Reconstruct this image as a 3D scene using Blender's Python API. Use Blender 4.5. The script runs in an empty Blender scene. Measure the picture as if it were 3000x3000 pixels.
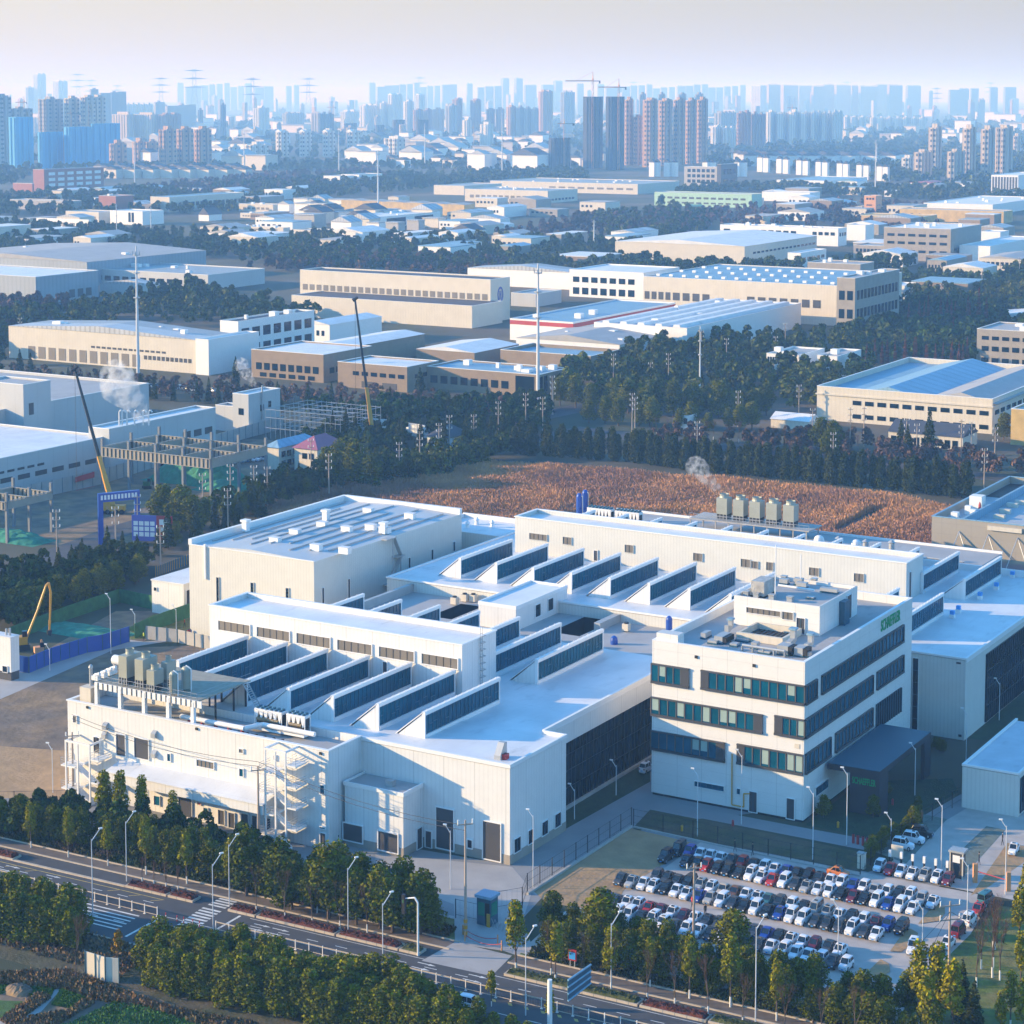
import bpy, bmesh, math, random
import numpy as np
from mathutils import Vector, Matrix
R = math.radians
random.seed(7); rng = np.random.default_rng(7)
sc = bpy.context.scene
COL = sc.collection
# ------------------------------------------------------------------ camera, sky, sun, exposure
HC = 146.2253            # camera height
F = 6094.227             # focal length for a 3000 px wide frame
PITCH = R(5.08439)
CPY = 822.222            # optical axis row
cam = bpy.data.cameras.new('camera'); camo = bpy.data.objects.new('camera', cam); COL.objects.link(camo)
camo.location = (0, 0, HC); camo.rotation_euler = (R(90) - PITCH, 0, 0)
cam.sensor_width = 36; cam.lens = F / 3000 * 36; cam.shift_y = -(1500 - CPY) / 3000
cam.clip_start = 5; cam.clip_end = 120000
sc.camera = camo
SUN_EL, SUN_AZ = R(13.8), R(-85)      # azimuth measured from +Y, negative = left
w = bpy.data.worlds.new('World'); sc.world = w; w.use_nodes = True
nt = w.node_tree; nt.nodes.clear()
out = nt.nodes.new('ShaderNodeOutputWorld'); bg = nt.nodes.new('ShaderNodeBackground')
sky = nt.nodes.new('ShaderNodeTexSky'); sky.sky_type = 'NISHITA'; sky.sun_disc = False
sky.sun_elevation = SUN_EL; sky.sun_rotation = SUN_AZ; sky.air_density = 1.3; sky.dust_density = 0.3; sky.ozone_density = 4.0
tint = nt.nodes.new('ShaderNodeMix'); tint.data_type = 'RGBA'; tint.blend_type = 'MULTIPLY'; tint.inputs[0].default_value = 1
tint.inputs[7].default_value = (0.70, 1.36, 1.78, 1)
# pale winter haze low over the horizon, warmer towards the sun
tc = nt.nodes.new('ShaderNodeTexCoord'); sep = nt.nodes.new('ShaderNodeSeparateXYZ')
rz = nt.nodes.new('ShaderNodeMapRange'); rz.inputs[1].default_value = 0.03; rz.inputs[2].default_value = 0.22; rz.inputs[3].default_value = 1; rz.inputs[4].default_value = 0; rz.interpolation_type = 'SMOOTHSTEP'
rx = nt.nodes.new('ShaderNodeMapRange'); rx.inputs[1].default_value = -0.25; rx.inputs[2].default_value = 0.25
hz = nt.nodes.new('ShaderNodeMix'); hz.data_type = 'RGBA'; hz.inputs[6].default_value = (3.0, 2.7, 1.85, 1); hz.inputs[7].default_value = (2.1, 1.92, 1.4, 1)
mx = nt.nodes.new('ShaderNodeMix'); mx.data_type = 'RGBA'
L = nt.links.new
L(tc.outputs['Generated'], sep.inputs[0]); L(sep.outputs[2], rz.inputs[0]); L(sep.outputs[0], rx.inputs[0])
L(sky.outputs[0], tint.inputs[6]); L(rx.outputs[0], hz.inputs[0])
L(rz.outputs[0], mx.inputs[0]); L(tint.outputs[2], mx.inputs[6]); L(hz.outputs[2], mx.inputs[7])
L(mx.outputs[2], bg.inputs[0]); bg.inputs[1].default_value = 0.15; L(bg.outputs[0], out.inputs[0])
sl = bpy.data.lights.new('sun', 'SUN'); sl.energy = 5.0; sl.angle = R(0.5); sl.color = (1.0, 0.76, 0.42)
so = bpy.data.objects.new('sun', sl); COL.objects.link(so); so.location = (-300, 100, 400)
sd = Vector((math.sin(SUN_AZ) * math.cos(SUN_EL), math.cos(SUN_AZ) * math.cos(SUN_EL), math.sin(SUN_EL)))
so.rotation_euler = sd.to_track_quat('Z', 'Y').to_euler()
sc.view_settings.view_transform = 'Standard'; sc.view_settings.look = 'None'; sc.view_settings.gamma = 1
sc.view_settings.exposure = 0.88
sc.cycles.use_denoising = True; sc.cycles.max_bounces = 5; sc.cycles.diffuse_bounces = 2; sc.cycles.glossy_bounces = 2
sc.cycles.transmission_bounces = 2; sc.cycles.volume_bounces = 1; sc.cycles.transparent_max_bounces = 6

# ------------------------------------------------------------------ from photo points to places
cp, sp = math.cos(PITCH), math.sin(PITCH)
C0 = Vector((0, 0, HC))
FWD = Vector((0, cp, -sp)); UP = Vector((0, sp, cp))
def ray(x, y): return FWD + Vector((1, 0, 0)) * ((x - 1500) / F) - UP * ((y - CPY) / F)
def G(x, y, h=0.0):
    d = ray(x, y); return C0 + d * ((h - HC) / d.z)
def PX(p):
    q = Vector(p) - C0; z = q.dot(FWD); return 1500 + F * q.x / z, CPY - F * q.dot(UP) / z
EX = Vector((0.8606405, -0.50921304, 0)); EY = Vector((0.50921304, 0.8606405, 0))
ANG = math.atan2(EX.y, EX.x)
O = Vector((-0.3906, 385.2978, 0))
def FW(x, v, z=0.0): return O + EX * x + EY * v + Vector((0, 0, z))     # site frame -> world
def XV(px, py, h=0.0):
    p = G(px, py, h) - O; return p.dot(EX), p.dot(EY)
def onV(v, px, py):      # hit the upright plane of a front wall at v -> (x, z)
    d = ray(px, py); t = (v - (C0 - O).dot(EY)) / d.dot(EY); p = C0 + d * t; return (p - O).dot(EX), p.z
def onX(x, px, py):      # hit the upright plane of a side wall at x -> (v, z)
    d = ray(px, py); t = (x - (C0 - O).dot(EX)) / d.dot(EX); p = C0 + d * t; return (p - O).dot(EY), p.z
def ztop(p, y):          # height over ground point p that shows at row y
    lo, hi = 0.0, 700.0
    for _ in range(40):
        m = (lo + hi) / 2
        if PX(p + Vector((0, 0, m)))[1] > y: lo = m
        else: hi = m
    return m
KZ = 1.5
# ------------------------------------------------------------------ materials
MATS = {}
def mat(name, col, rough=0.8, var=0.08, scale=0.35, metal=0.0, ribs=0, rib_amt=0.1, alpha=None, spec=0.5, joints=0, hjoint=0, objrand=0, stain=0, seam=0, island=0, col2=None, bump=0):
    if name in MATS: return MATS[name]
    m = bpy.data.materials.new(name); m.use_nodes = True; n = m.node_tree; b = n.nodes['Principled BSDF']; MATS[name] = m
    lk = n.links.new
    b.inputs['Roughness'].default_value = rough; b.inputs['Metallic'].default_value = metal; b.inputs['Specular IOR Level'].default_value = spec
    c = n.nodes.new('ShaderNodeTexCoord'); no = n.nodes.new('ShaderNodeTexNoise'); no.inputs['Scale'].default_value = scale; no.inputs['Detail'].default_value = 6
    lk(c.outputs['Object'], no.inputs['Vector'])
    mr = n.nodes.new('ShaderNodeMapRange'); mr.inputs[1].default_value = 0.3; mr.inputs[2].default_value = 0.7
    mr.inputs[3].default_value = 1 - var; mr.inputs[4].default_value = 1 + var * 0.6; lk(no.outputs[0], mr.inputs[0])
    cur = mr.outputs[0]
    def mul(a, bb):
        q = n.nodes.new('ShaderNodeMath'); q.operation = 'MULTIPLY'; lk(a, q.inputs[0]); lk(bb, q.inputs[1]); return q.outputs[0]
    if ribs or joints or hjoint or seam:
        g = n.nodes.new('ShaderNodeNewGeometry'); vt = n.nodes.new('ShaderNodeVectorTransform'); vt.vector_type = 'NORMAL'; vt.convert_from = 'WORLD'; vt.convert_to = 'OBJECT'
        lk(g.outputs['True Normal'], vt.inputs[0]); s1 = n.nodes.new('ShaderNodeSeparateXYZ'); lk(vt.outputs[0], s1.inputs[0])
        s2 = n.nodes.new('ShaderNodeSeparateXYZ'); lk(c.outputs['Object'], s2.inputs[0])
        def ab(o):
            q = n.nodes.new('ShaderNodeMath'); q.operation = 'ABSOLUTE'; lk(o, q.inputs[0]); return q.outputs[0]
        a1 = mul(ab(s1.outputs[0]), s2.outputs[1]); a2 = mul(ab(s1.outputs[1]), s2.outputs[0])
        ad = n.nodes.new('ShaderNodeMath'); ad.operation = 'ADD'; lk(a1, ad.inputs[0]); lk(a2, ad.inputs[1])
        def lines(src, period, width, depth):
            nonlocal cur
            dv = n.nodes.new('ShaderNodeMath'); dv.operation = 'DIVIDE'; dv.inputs[1].default_value = period; lk(src, dv.inputs[0])
            fr = n.nodes.new('ShaderNodeMath'); fr.operation = 'FRACT'; lk(dv.outputs[0], fr.inputs[0])
            gt = n.nodes.new('ShaderNodeMath'); gt.operation = 'GREATER_THAN'; gt.inputs[1].default_value = width; lk(fr.outputs[0], gt.inputs[0])
            m2 = n.nodes.new('ShaderNodeMapRange'); m2.inputs[3].default_value = 1 - depth; m2.inputs[4].default_value = 1; lk(gt.outputs[0], m2.inputs[0])
            cur = mul(cur, m2.outputs[0])
        if ribs: lines(ad.outputs[0], ribs, 0.35, rib_amt)
        if joints: lines(ad.outputs[0], joints, 0.02, 0.22)
        if seam: lines(s2.outputs[0], seam, 0.03, 0.1); lines(s2.outputs[1], seam*3.7, 0.012, 0.14)
        if hjoint: lines(s2.outputs[2], hjoint, 0.03, 0.15)
    if stain:
        n2 = n.nodes.new('ShaderNodeTexNoise'); n2.inputs['Scale'].default_value = stain; n2.inputs['Detail'].default_value = 9; n2.inputs['Roughness'].default_value = 0.75
        mp = n.nodes.new('ShaderNodeMapping'); mp.inputs['Scale'].default_value = (1, 0.35, 1); lk(c.outputs['Object'], mp.inputs[0]); lk(mp.outputs[0], n2.inputs['Vector'])
        m3 = n.nodes.new('ShaderNodeMapRange'); m3.inputs[1].default_value = 0.56; m3.inputs[2].default_value = 0.72; m3.inputs[3].default_value = 1; m3.inputs[4].default_value = 0.72; lk(n2.outputs[0], m3.inputs[0])
        cur = mul(cur, m3.outputs[0])
    if island:
        g2 = n.nodes.new('ShaderNodeNewGeometry'); m4 = n.nodes.new('ShaderNodeMapRange'); m4.inputs[3].default_value = 1 - island; m4.inputs[4].default_value = 1 + island; lk(g2.outputs['Random Per Island'], m4.inputs[0]); cur = mul(cur, m4.outputs[0])
    cm = n.nodes.new('ShaderNodeMix'); cm.data_type = 'RGBA'; cm.blend_type = 'MULTIPLY'; cm.inputs[0].default_value = 1
    cm.inputs[6].default_value = (*col, 1)
    if col2:
        c2 = n.nodes.new('ShaderNodeMix'); c2.data_type = 'RGBA'; c2.inputs[6].default_value = (*col, 1); c2.inputs[7].default_value = (*col2, 1)
        if objrand:
            oi = n.nodes.new('ShaderNodeObjectInfo'); lk(oi.outputs['Random'], c2.inputs[0])
        else:
            n5 = n.nodes.new('ShaderNodeTexNoise'); n5.inputs['Scale'].default_value = scale * 0.3; n5.inputs['Detail'].default_value = 5; lk(c.outputs['Object'], n5.inputs['Vector'])
            m5 = n.nodes.new('ShaderNodeMapRange'); m5.inputs[1].default_value = 0.42; m5.inputs[2].default_value = 0.6; lk(n5.outputs[0], m5.inputs[0]); lk(m5.outputs[0], c2.inputs[0])
        lk(c2.outputs[2], cm.inputs[6])
    cb = n.nodes.new('ShaderNodeCombineColor'); lk(cur, cb.inputs[0]); lk(cur, cb.inputs[1]); lk(cur, cb.inputs[2])
    lk(cb.outputs[0], cm.inputs[7]); lk(cm.outputs[2], b.inputs['Base Color'])
    if bump:
        bp = n.nodes.new('ShaderNodeBump'); bp.inputs['Strength'].default_value = bump; bp.inputs['Distance'].default_value = 0.3
        n6 = n.nodes.new('ShaderNodeTexNoise'); n6.inputs['Scale'].default_value = scale * 4; n6.inputs['Detail'].default_value = 4; lk(c.outputs['Object'], n6.inputs['Vector']); lk(n6.outputs[0], bp.inputs['Height']); lk(bp.outputs[0], b.inputs['Normal'])
    return m
M = dict(
 white=mat('white_cladding', (0.71, 0.70, 0.675), 0.55, 0.045, 0.4, ribs=1.0, rib_amt=0.05, joints=7.0),
 whitep=mat('white_trim', (0.78, 0.77, 0.75), 0.5, 0.03),
 panel=mat('office_panel', (0.73, 0.71, 0.675), 0.5, 0.03, 0.6, joints=5.6, hjoint=2.4),
 greyw=mat('grey_green_cladding', (0.62, 0.61, 0.56), 0.6, 0.04, 0.4, ribs=0.9, rib_amt=0.07),
 roof=mat('roof_membrane', (0.70, 0.70, 0.70), 0.5, 0.12, 0.12, stain=0.3, seam=2.4),
 roofg=mat('grey_roof', (0.38, 0.37, 0.36), 0.75, 0.12, 0.12, stain=0.2),
 roofm=mat('metal_sheet_roof', (0.44, 0.46, 0.48), 0.5, 0.1, 0.1, ribs=3.5, rib_amt=0.3),
 dark=mat('dark_grey_panel', (0.055, 0.055, 0.06), 0.5, 0.06, hjoint=1.2),
 louvre=mat('louvre_brown_grey', (0.16, 0.14, 0.115), 0.6, 0.05, hjoint=0.5),
 glass=mat('teal_window_glass', (0.002, 0.085, 0.14), 0.18, 0.3, 0.25, spec=0.2),
 glassd=mat('dark_curtain_glass', (0.004, 0.014, 0.026), 0.15, 0.3, 0.15, spec=0.3),
 bar=mat('glazing_bar', (0.025, 0.10, 0.15), 0.4, 0.05),
 steel=mat('galvanised_steel', (0.42, 0.43, 0.43), 0.45, 0.1, metal=0.3),
 towerm=mat('cooling_tower_sheet', (0.36, 0.37, 0.31), 0.5, 0.1, hjoint=1.6, metal=0.2),
 black=mat('black_metal', (0.012, 0.012, 0.014), 0.6),
 concrete=mat('concrete', (0.40, 0.38, 0.35), 0.85, 0.12, 0.4),
 conc2=mat('concrete_block', (0.33, 0.29, 0.24), 0.85, 0.12, 0.3),
 brown=mat('tan_brick_wall', (0.27, 0.20, 0.135), 0.85, 0.1, 0.3, hjoint=2.5),
 cream=mat('cream_wall', (0.62, 0.56, 0.46), 0.7, 0.06, 0.2, ribs=2.0, rib_amt=0.05),
 blueroof=mat('blue_metal_roof', (0.22, 0.38, 0.50), 0.5, 0.1, 0.1, ribs=2.0, rib_amt=0.15),
 red=mat('red_paint', (0.42, 0.035, 0.035), 0.5), blue=mat('blue_paint', (0.012, 0.07, 0.36), 0.35), yellow=mat('yellow_paint', (0.62, 0.30, 0.02), 0.45),
 green=mat('green_sign', (0.0, 0.33, 0.10), 0.5), mint=mat('mint_wall', (0.36, 0.56, 0.42), 0.7), orange=mat('orange_wall', (0.62, 0.30, 0.13), 0.7),
 orch=mat('ochre_wall', (0.55, 0.38, 0.14), 0.8, 0.2, 0.2), brick=mat('red_brick', (0.34, 0.14, 0.10), 0.85), pinkroof=mat('dusty_red_roof', (0.36, 0.10, 0.10), 0.7),
 darkroof=mat('slate_roof', (0.06, 0.065, 0.08), 0.7), greent=mat('green_netting', (0.03, 0.22, 0.14), 0.9, 0.3, 0.6), greenf=mat('green_hoarding', (0.03, 0.13, 0.045), 0.9, 0.3, 0.5),
 road=mat('asphalt', (0.07, 0.07, 0.073), 0.85, 0.15, 0.25, stain=0.15), paving=mat('paver_strip', (0.15, 0.12, 0.10), 0.9, 0.2, 0.5),
 yard=mat('yard_concrete', (0.38, 0.36, 0.34), 0.9, 0.15, 0.15, stain=0.08), siteroad=mat('site_road', (0.25, 0.25, 0.25), 0.9, 0.12, 0.12),
 kerb=mat('kerb_stone', (0.50, 0.42, 0.32), 0.85, 0.12, 0.6), mark=mat('road_marking', (0.68, 0.67, 0.62), 0.7, 0.25, 1.0), markY=mat('yellow_marking', (0.52, 0.38, 0.10), 0.7, 0.25, 1.0),
 grassd=mat('dry_grass', (0.17, 0.115, 0.065), 0.95, 0.35, 0.5, col2=(0.125, 0.10, 0.07), bump=0.6), grass=mat('lawn', (0.11, 0.14, 0.018), 0.95, 0.35, 0.6, col2=(0.17, 0.15, 0.04), bump=0.6),
 shadeg=mat('shaded_lawn', (0.022, 0.05, 0.018), 0.95, 0.3, 0.5, bump=0.4), lawn2=mat('brown_lawn', (0.10, 0.085, 0.05), 0.95, 0.3, 0.4, col2=(0.06, 0.07, 0.03), bump=0.5),  # shadeg: lawn colour darkened to paint in the shade
 field=mat('sandy_field', (0.38, 0.24, 0.12), 0.95, 0.2, 0.25, bump=0.5), dirt=mat('bare_soil', (0.17, 0.125, 0.09), 0.95, 0.35, 0.2, col2=(0.26, 0.17, 0.09), bump=0.5),
 parking=mat('parking_surface', (0.44, 0.39, 0.35), 0.9, 0.15, 0.3), grid=mat('grass_pavers', (0.15, 0.18, 0.15), 0.9, 0.25, 0.8),
 crop=mat('vegetable_rows', (0.055, 0.12, 0.018), 0.9, 0.4, 0.8, bump=0.6),
 hedge=mat('red_brown_hedge', (0.12, 0.028, 0.018), 0.9, 0.5, 2.0, bump=0.8), hedgeg=mat('clipped_green_hedge', (0.07, 0.085, 0.02), 0.9, 0.5, 2.0, bump=0.8),
 bark=mat('bark', (0.11, 0.075, 0.055), 0.9, 0.3, 1.0), lime=mat('limewashed_bark', (0.7, 0.68, 0.64), 0.9), concp=mat('concrete_pole', (0.42, 0.32, 0.25), 0.8),
 lamp=mat('lamp_pole_paint', (0.62, 0.63, 0.65), 0.4), skin=mat('skin', (0.45, 0.27, 0.2), 0.6), cloth=mat('dark_cloth', (0.02, 0.022, 0.03), 0.9), clothr=mat('red_jacket', (0.5, 0.03, 0.02), 0.9), clothy=mat('yellow_vest', (0.5, 0.6, 0.03), 0.9), hair=mat('hair', (0.012, 0.01, 0.01), 0.8),
)
def leafmat(name, a, b, isl=0.45):
    m = mat(name, a, 0.7, 0.25, 0.25, objrand=1, col2=b, island=isl, spec=0.03)
    return m
M['leaf'] = leafmat('evergreen_leaf', (0.075, 0.092, 0.004), (0.15, 0.15, 0.006))
M['leafh'] = leafmat('screen_tree_leaf', (0.11, 0.125, 0.006), (0.16, 0.16, 0.007))
M['leafy'] = leafmat('yellow_green_leaf', (0.20, 0.195, 0.004), (0.27, 0.235, 0.006))
M['leafo'] = leafmat('golden_leaf', (0.42, 0.22, 0.01), (0.34, 0.20, 0.01))
M['conif'] = leafmat('conifer_needles', (0.030, 0.048, 0.012), (0.060, 0.070, 0.016))
M['twig'] = leafmat('bare_twig', (0.10, 0.060, 0.045), (0.13, 0.075, 0.05))
M['rust'] = leafmat('rusty_needles', (0.16, 0.06, 0.035), (0.12, 0.05, 0.035))
M['reed'] = mat('dry_reed', (0.60, 0.31, 0.14), 0.9, 0.3, 0.06, island=0.12, col2=(0.36, 0.19, 0.12), spec=0.2)
M['far_leaf'] = mat('distant_wood_leaf', (0.035, 0.066, 0.014), 0.8, 0.3, 0.02, island=0.6, col2=(0.10, 0.11, 0.02), spec=0.03)
M['far_bare'] = mat('distant_bare_wood', (0.16, 0.095, 0.07), 0.8, 0.3, 0.02, island=0.4, col2=(0.06, 0.045, 0.03), spec=0.2)

# ------------------------------------------------------------------ mesh builder
class MB:
    def __init__(s): s.v = []; s.f = []; s.m = []; s.mi = 0
    def box(s, x0, x1, y0, y1, z0, z1):
        if x0 > x1: x0, x1 = x1, x0
        if y0 > y1: y0, y1 = y1, y0
        if z0 > z1: z0, z1 = z1, z0
        n = len(s.v)
        s.v += [(x0,y0,z0),(x1,y0,z0),(x1,y1,z0),(x0,y1,z0),(x0,y0,z1),(x1,y0,z1),(x1,y1,z1),(x0,y1,z1)]
        for q in ((0,3,2,1),(4,5,6,7),(0,1,5,4),(1,2,6,5),(2,3,7,6),(3,0,4,7)): s.f.append(tuple(n+i for i in q)); s.m.append(s.mi)
        return s
    def poly(s, pts):
        n = len(s.v); s.v += [tuple(p) for p in pts]; s.f.append(tuple(range(n, n+len(pts)))); s.m.append(s.mi); return s
    def prism(s, pts, vec):      # pts a planar loop, swept along vec
        n = len(s.v); k = len(pts); vec = Vector(vec)
        s.v += [tuple(p) for p in pts] + [tuple(Vector(p)+vec) for p in pts]
        s.f.append(tuple(n+i for i in range(k))[::-1]); s.m.append(s.mi); s.f.append(tuple(n+k+i for i in range(k))); s.m.append(s.mi)
        for i in range(k):
            j = (i+1) % k; s.f.append((n+i, n+j, n+k+j, n+k+i)); s.m.append(s.mi)
        return s
    def tube(s, a, b, r0, r1=None, k=6):
        r1 = r0 if r1 is None else r1; a = Vector(a); b = Vector(b); d = (b-a)
        if d.length < 1e-6: return s
        q = d.to_track_quat('Z', 'Y'); n = len(s.v)
        for c, r in ((a, r0), (b, r1)):
            for i in range(k):
                t = 2*math.pi*i/k; s.v.append(tuple(c + q @ Vector((r*math.cos(t), r*math.sin(t), 0))))
        for i in range(k):
            j = (i+1) % k; s.f.append((n+i, n+j, n+k+j, n+k+i)); s.m.append(s.mi)
        s.f.append(tuple(n+i for i in range(k))[::-1]); s.m.append(s.mi); s.f.append(tuple(n+k+i for i in range(k))); s.m.append(s.mi)
        return s
    def lathe(s, cx, cy, prof, k=12):   # prof [(r,z)]
        n = len(s.v)
        for r, z in prof:
            for i in range(k):
                t = 2*math.pi*i/k; s.v.append((cx+r*math.cos(t), cy+r*math.sin(t), z))
        for a in range(len(prof)-1):
            for i in range(k):
                j = (i+1) % k; s.f.append((n+a*k+i, n+a*k+j, n+(a+1)*k+j, n+(a+1)*k+i)); s.m.append(s.mi)
        s.f.append(tuple(n+i for i in range(k))[::-1]); s.m.append(s.mi); m_ = n+(len(prof)-1)*k; s.f.append(tuple(m_+i for i in range(k))); s.m.append(s.mi)
        return s
    def mesh(s, name, mats, off=(0,0,0)):
        me = bpy.data.meshes.new(name)
        vv = [(a-off[0], b-off[1], c-off[2]) for a, b, c in s.v]
        me.from_pydata(vv, [], s.f)
        for m in (mats if isinstance(mats, (list, tuple)) else [mats]): me.materials.append(m)
        if max(s.m, default=0) > 0: me.polygons.foreach_set('material_index', s.m)
        me.update(); return me
def tagset(o, label=None, cat=None, group=None, kind=None):
    if label: o['label'] = label
    if cat: o['category'] = cat
    if group: o['group'] = group
    if kind: o['kind'] = kind
class Thing:
    """an Empty at a thing's base in the site frame; parts are given in site-frame coordinates"""
    def __init__(s, name, label, cat, x, v, z=0.0, group=None):
        s.o = bpy.data.objects.new(name, None); COL.objects.link(s.o); s.off = (x, v, z)
        s.o.location = FW(x, v, z); s.o.rotation_euler = (0, 0, ANG); s.o.empty_display_size = 1; tagset(s.o, label, cat, group)
    def part(s, name, mb, m, parent=None, label=None):
        o = bpy.data.objects.new(name, mb.mesh(name, m, s.off)); COL.objects.link(o); o.parent = parent or s.o
        if label: o['label'] = label
        return o
def local_thing(name, label, cat, loc, rot=0.0, group=None):
    o = bpy.data.objects.new(name, None); COL.objects.link(o); o.location = loc; o.rotation_euler = (0, 0, rot); tagset(o, label, cat, group); return o
def lpart(root, name, mb, m):
    o = bpy.data.objects.new(name, mb.mesh(name, m)); COL.objects.link(o); o.parent = root; return o
def single(name, mb, m, loc, rot=0.0, label=None, cat=None, group=None, kind=None):
    o = bpy.data.objects.new(name, mb.mesh(name, m)); COL.objects.link(o); o.location = loc; o.rotation_euler = (0, 0, rot); tagset(o, label, cat, group, kind); return o
KIDS = {}
def kids(o):
    if o.name not in KIDS: KIDS[o.name] = [c for c in COL.objects if c.parent == o]
    return KIDS[o.name]
def copy_tree(o, parent=None):
    c = o.copy(); COL.objects.link(c); c.parent = parent
    for ch in kids(o): copy_tree(ch, c)
    return c
def place(o, loc, rot, label, group=None, scale=None):
    o.location = loc; o.rotation_euler = (0, 0, rot)
    if scale: o.scale = scale
    o['label'] = label
    if group: o['group'] = group
    return o
ORD = ['first','second','third','fourth','fifth','sixth','seventh','eighth','ninth','tenth','eleventh','twelfth','thirteenth','fourteenth','fifteenth','sixteenth','seventeenth','eighteenth','nineteenth','twentieth']
def od(i): return ORD[i] if i < 20 else ('%dst' if (i+1)%10==1 else '%dnd' if (i+1)%10==2 else '%drd' if (i+1)%10==3 else '%dth') % (i+1)
# wall features -------------------------------------------------------------
def frect(v, tl, br):
    a = onV(v, *tl); b = onV(v, *br); return a[0], b[0], min(a[1], b[1]), max(a[1], b[1])
def srect(x, tl, br):
    a = onX(x, *tl); b = onX(x, *br); return a[0], b[0], min(a[1], b[1]), max(a[1], b[1])
def fwin(t, v, r, m='glass', name='window', n=1, rows=1, frame=0.18, fm='whitep', depth=0.12, barm=None, parent=None, fdepth=0.28):
    """window, door or louvre on a front wall (facing -v); r=(x0,x1,z0,z1)"""
    x0, x1, z0, z1 = r
    b = MB().box(x0, x1, v-depth, v+0.05, z0, z1); o = t.part(name, b, M[m], parent)
    f = MB()
    if frame:
        f.box(x0-frame, x0-0.004, v-fdepth, v+0.02, z0-frame, z1+frame); f.box(x1+0.004, x1+frame, v-fdepth, v+0.02, z0-frame, z1+frame)
        f.box(x0-0.002, x1+0.002, v-fdepth+0.01, v+0.02, z1+0.004, z1+frame); f.box(x0-0.002, x1+0.002, v-fdepth+0.01, v+0.02, z0-frame, z0-0.004)
        t.part('frame', f, M[fm], o)  # proud surround added so its cast shadow suggests a recessed opening
    if n > 1 or rows > 1:
        g = MB(); w_ = 0.10
        for i in range(1, n): xx = x0+(x1-x0)*i/n; g.box(xx-w_/2, xx+w_/2, v-depth-0.06, v-depth+0.02, z0, z1)
        for i in range(1, rows): zz = z0+(z1-z0)*i/rows; g.box(x0, x1, v-depth-0.05, v-depth+0.01, zz-w_/2, zz+w_/2)
        t.part('glazing_bars', g, M[barm or 'bar'], o)
    return o
def swin(t, x, r, m='glass', name='window', n=1, rows=1, frame=0.18, fm='whitep', depth=0.12, barm=None, sgn=1, parent=None, fdepth=0.28):
    """same on a side wall facing +x; r=(v0,v1,z0,z1)"""
    v0, v1, z0, z1 = r; s_ = sgn
    b = MB().box(x-0.05*s_, x+depth*s_, v0, v1, z0, z1); o = t.part(name, b, M[m], parent)
    if frame:
        f = MB(); d = fdepth*s_
        f.box(x-0.02*s_, x+d, v0-frame, v0-0.004, z0-frame, z1+frame); f.box(x-0.02*s_, x+d, v1+0.004, v1+frame, z0-frame, z1+frame)
        f.box(x-0.02*s_, x+d-0.01*s_, v0-0.002, v1+0.002, z1+0.004, z1+frame); f.box(x-0.02*s_, x+d-0.01*s_, v0-0.002, v1+0.002, z0-frame, z0-0.004)
        t.part('frame', f, M[fm], o)  # added surround; its shadow stands in for a recess
    if n > 1 or rows > 1:
        g = MB(); w_ = 0.10
        for i in range(1, n): vv = v0+(v1-v0)*i/n; g.box(x+(depth-0.02)*s_, x+(depth+0.06)*s_, vv-w_/2, vv+w_/2, z0, z1)
        for i in range(1, rows): zz = z0+(z1-z0)*i/rows; g.box(x+(depth-0.01)*s_, x+(depth+0.05)*s_, v0, v1, zz-w_/2, zz+w_/2)
        t.part('glazing_bars', g, M[barm or 'bar'], o)
    return o
def parapet_roof(b, x0, x1, v0, v1, z0, zr, zp, th=0.5):
    """walls to parapet height zp, deck at zr"""
    b.box(x0, x1, v0, v0+th, z0, zp); b.box(x0, x1, v1-th, v1, z0, zp); b.box(x0, x0+th, v0+th, v1-th, z0, zp); b.box(x1-th, x1, v0+th, v1-th, z0, zp)
# ------------------------------------------------------------------ ground, roads, yards
def sheet(name, pts, m, z, kind='structure', world=False):
    pts = [Vector((p[0], p[1], 0)) if world else G(*p) for p in pts]
    c = sum(pts, Vector()) / len(pts); b = MB().poly([(p.x-c.x, p.y-c.y, 0) for p in pts])
    n = Vector(b.v[1]) - Vector(b.v[0]); n2 = Vector(b.v[2]) - Vector(b.v[1])
    area = sum(b.v[i][0]*b.v[(i+1)%len(b.v)][1]-b.v[(i+1)%len(b.v)][0]*b.v[i][1] for i in range(len(b.v)))
    if area < 0: b.f = [b.f[0][::-1]]
    me = b.mesh(name, m); bm = bmesh.new(); bm.from_mesh(me); bmesh.ops.triangulate(bm, faces=bm.faces[:]); bm.to_mesh(me); bm.free()
    o = bpy.data.objects.new(name, me); COL.objects.link(o); o.location = (c.x, c.y, z); tagset(o, kind=kind); return o
def fsheet(name, pts, m, z): return sheet(name, [(FW(*p).x, FW(*p).y) for p in pts], m, z, world=True)
M['gbase'] = mat('mixed_ground', (0.045, 0.058, 0.028), 0.95, 0.35, 0.02, col2=(0.10, 0.08, 0.055))
b = MB().poly([(-46000, -600, 0), (46000, -600, 0), (46000, 46000, 0), (-46000, 46000, 0)])
single('ground', b, M['gbase'], (0, 0, 0), kind='structure')
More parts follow.
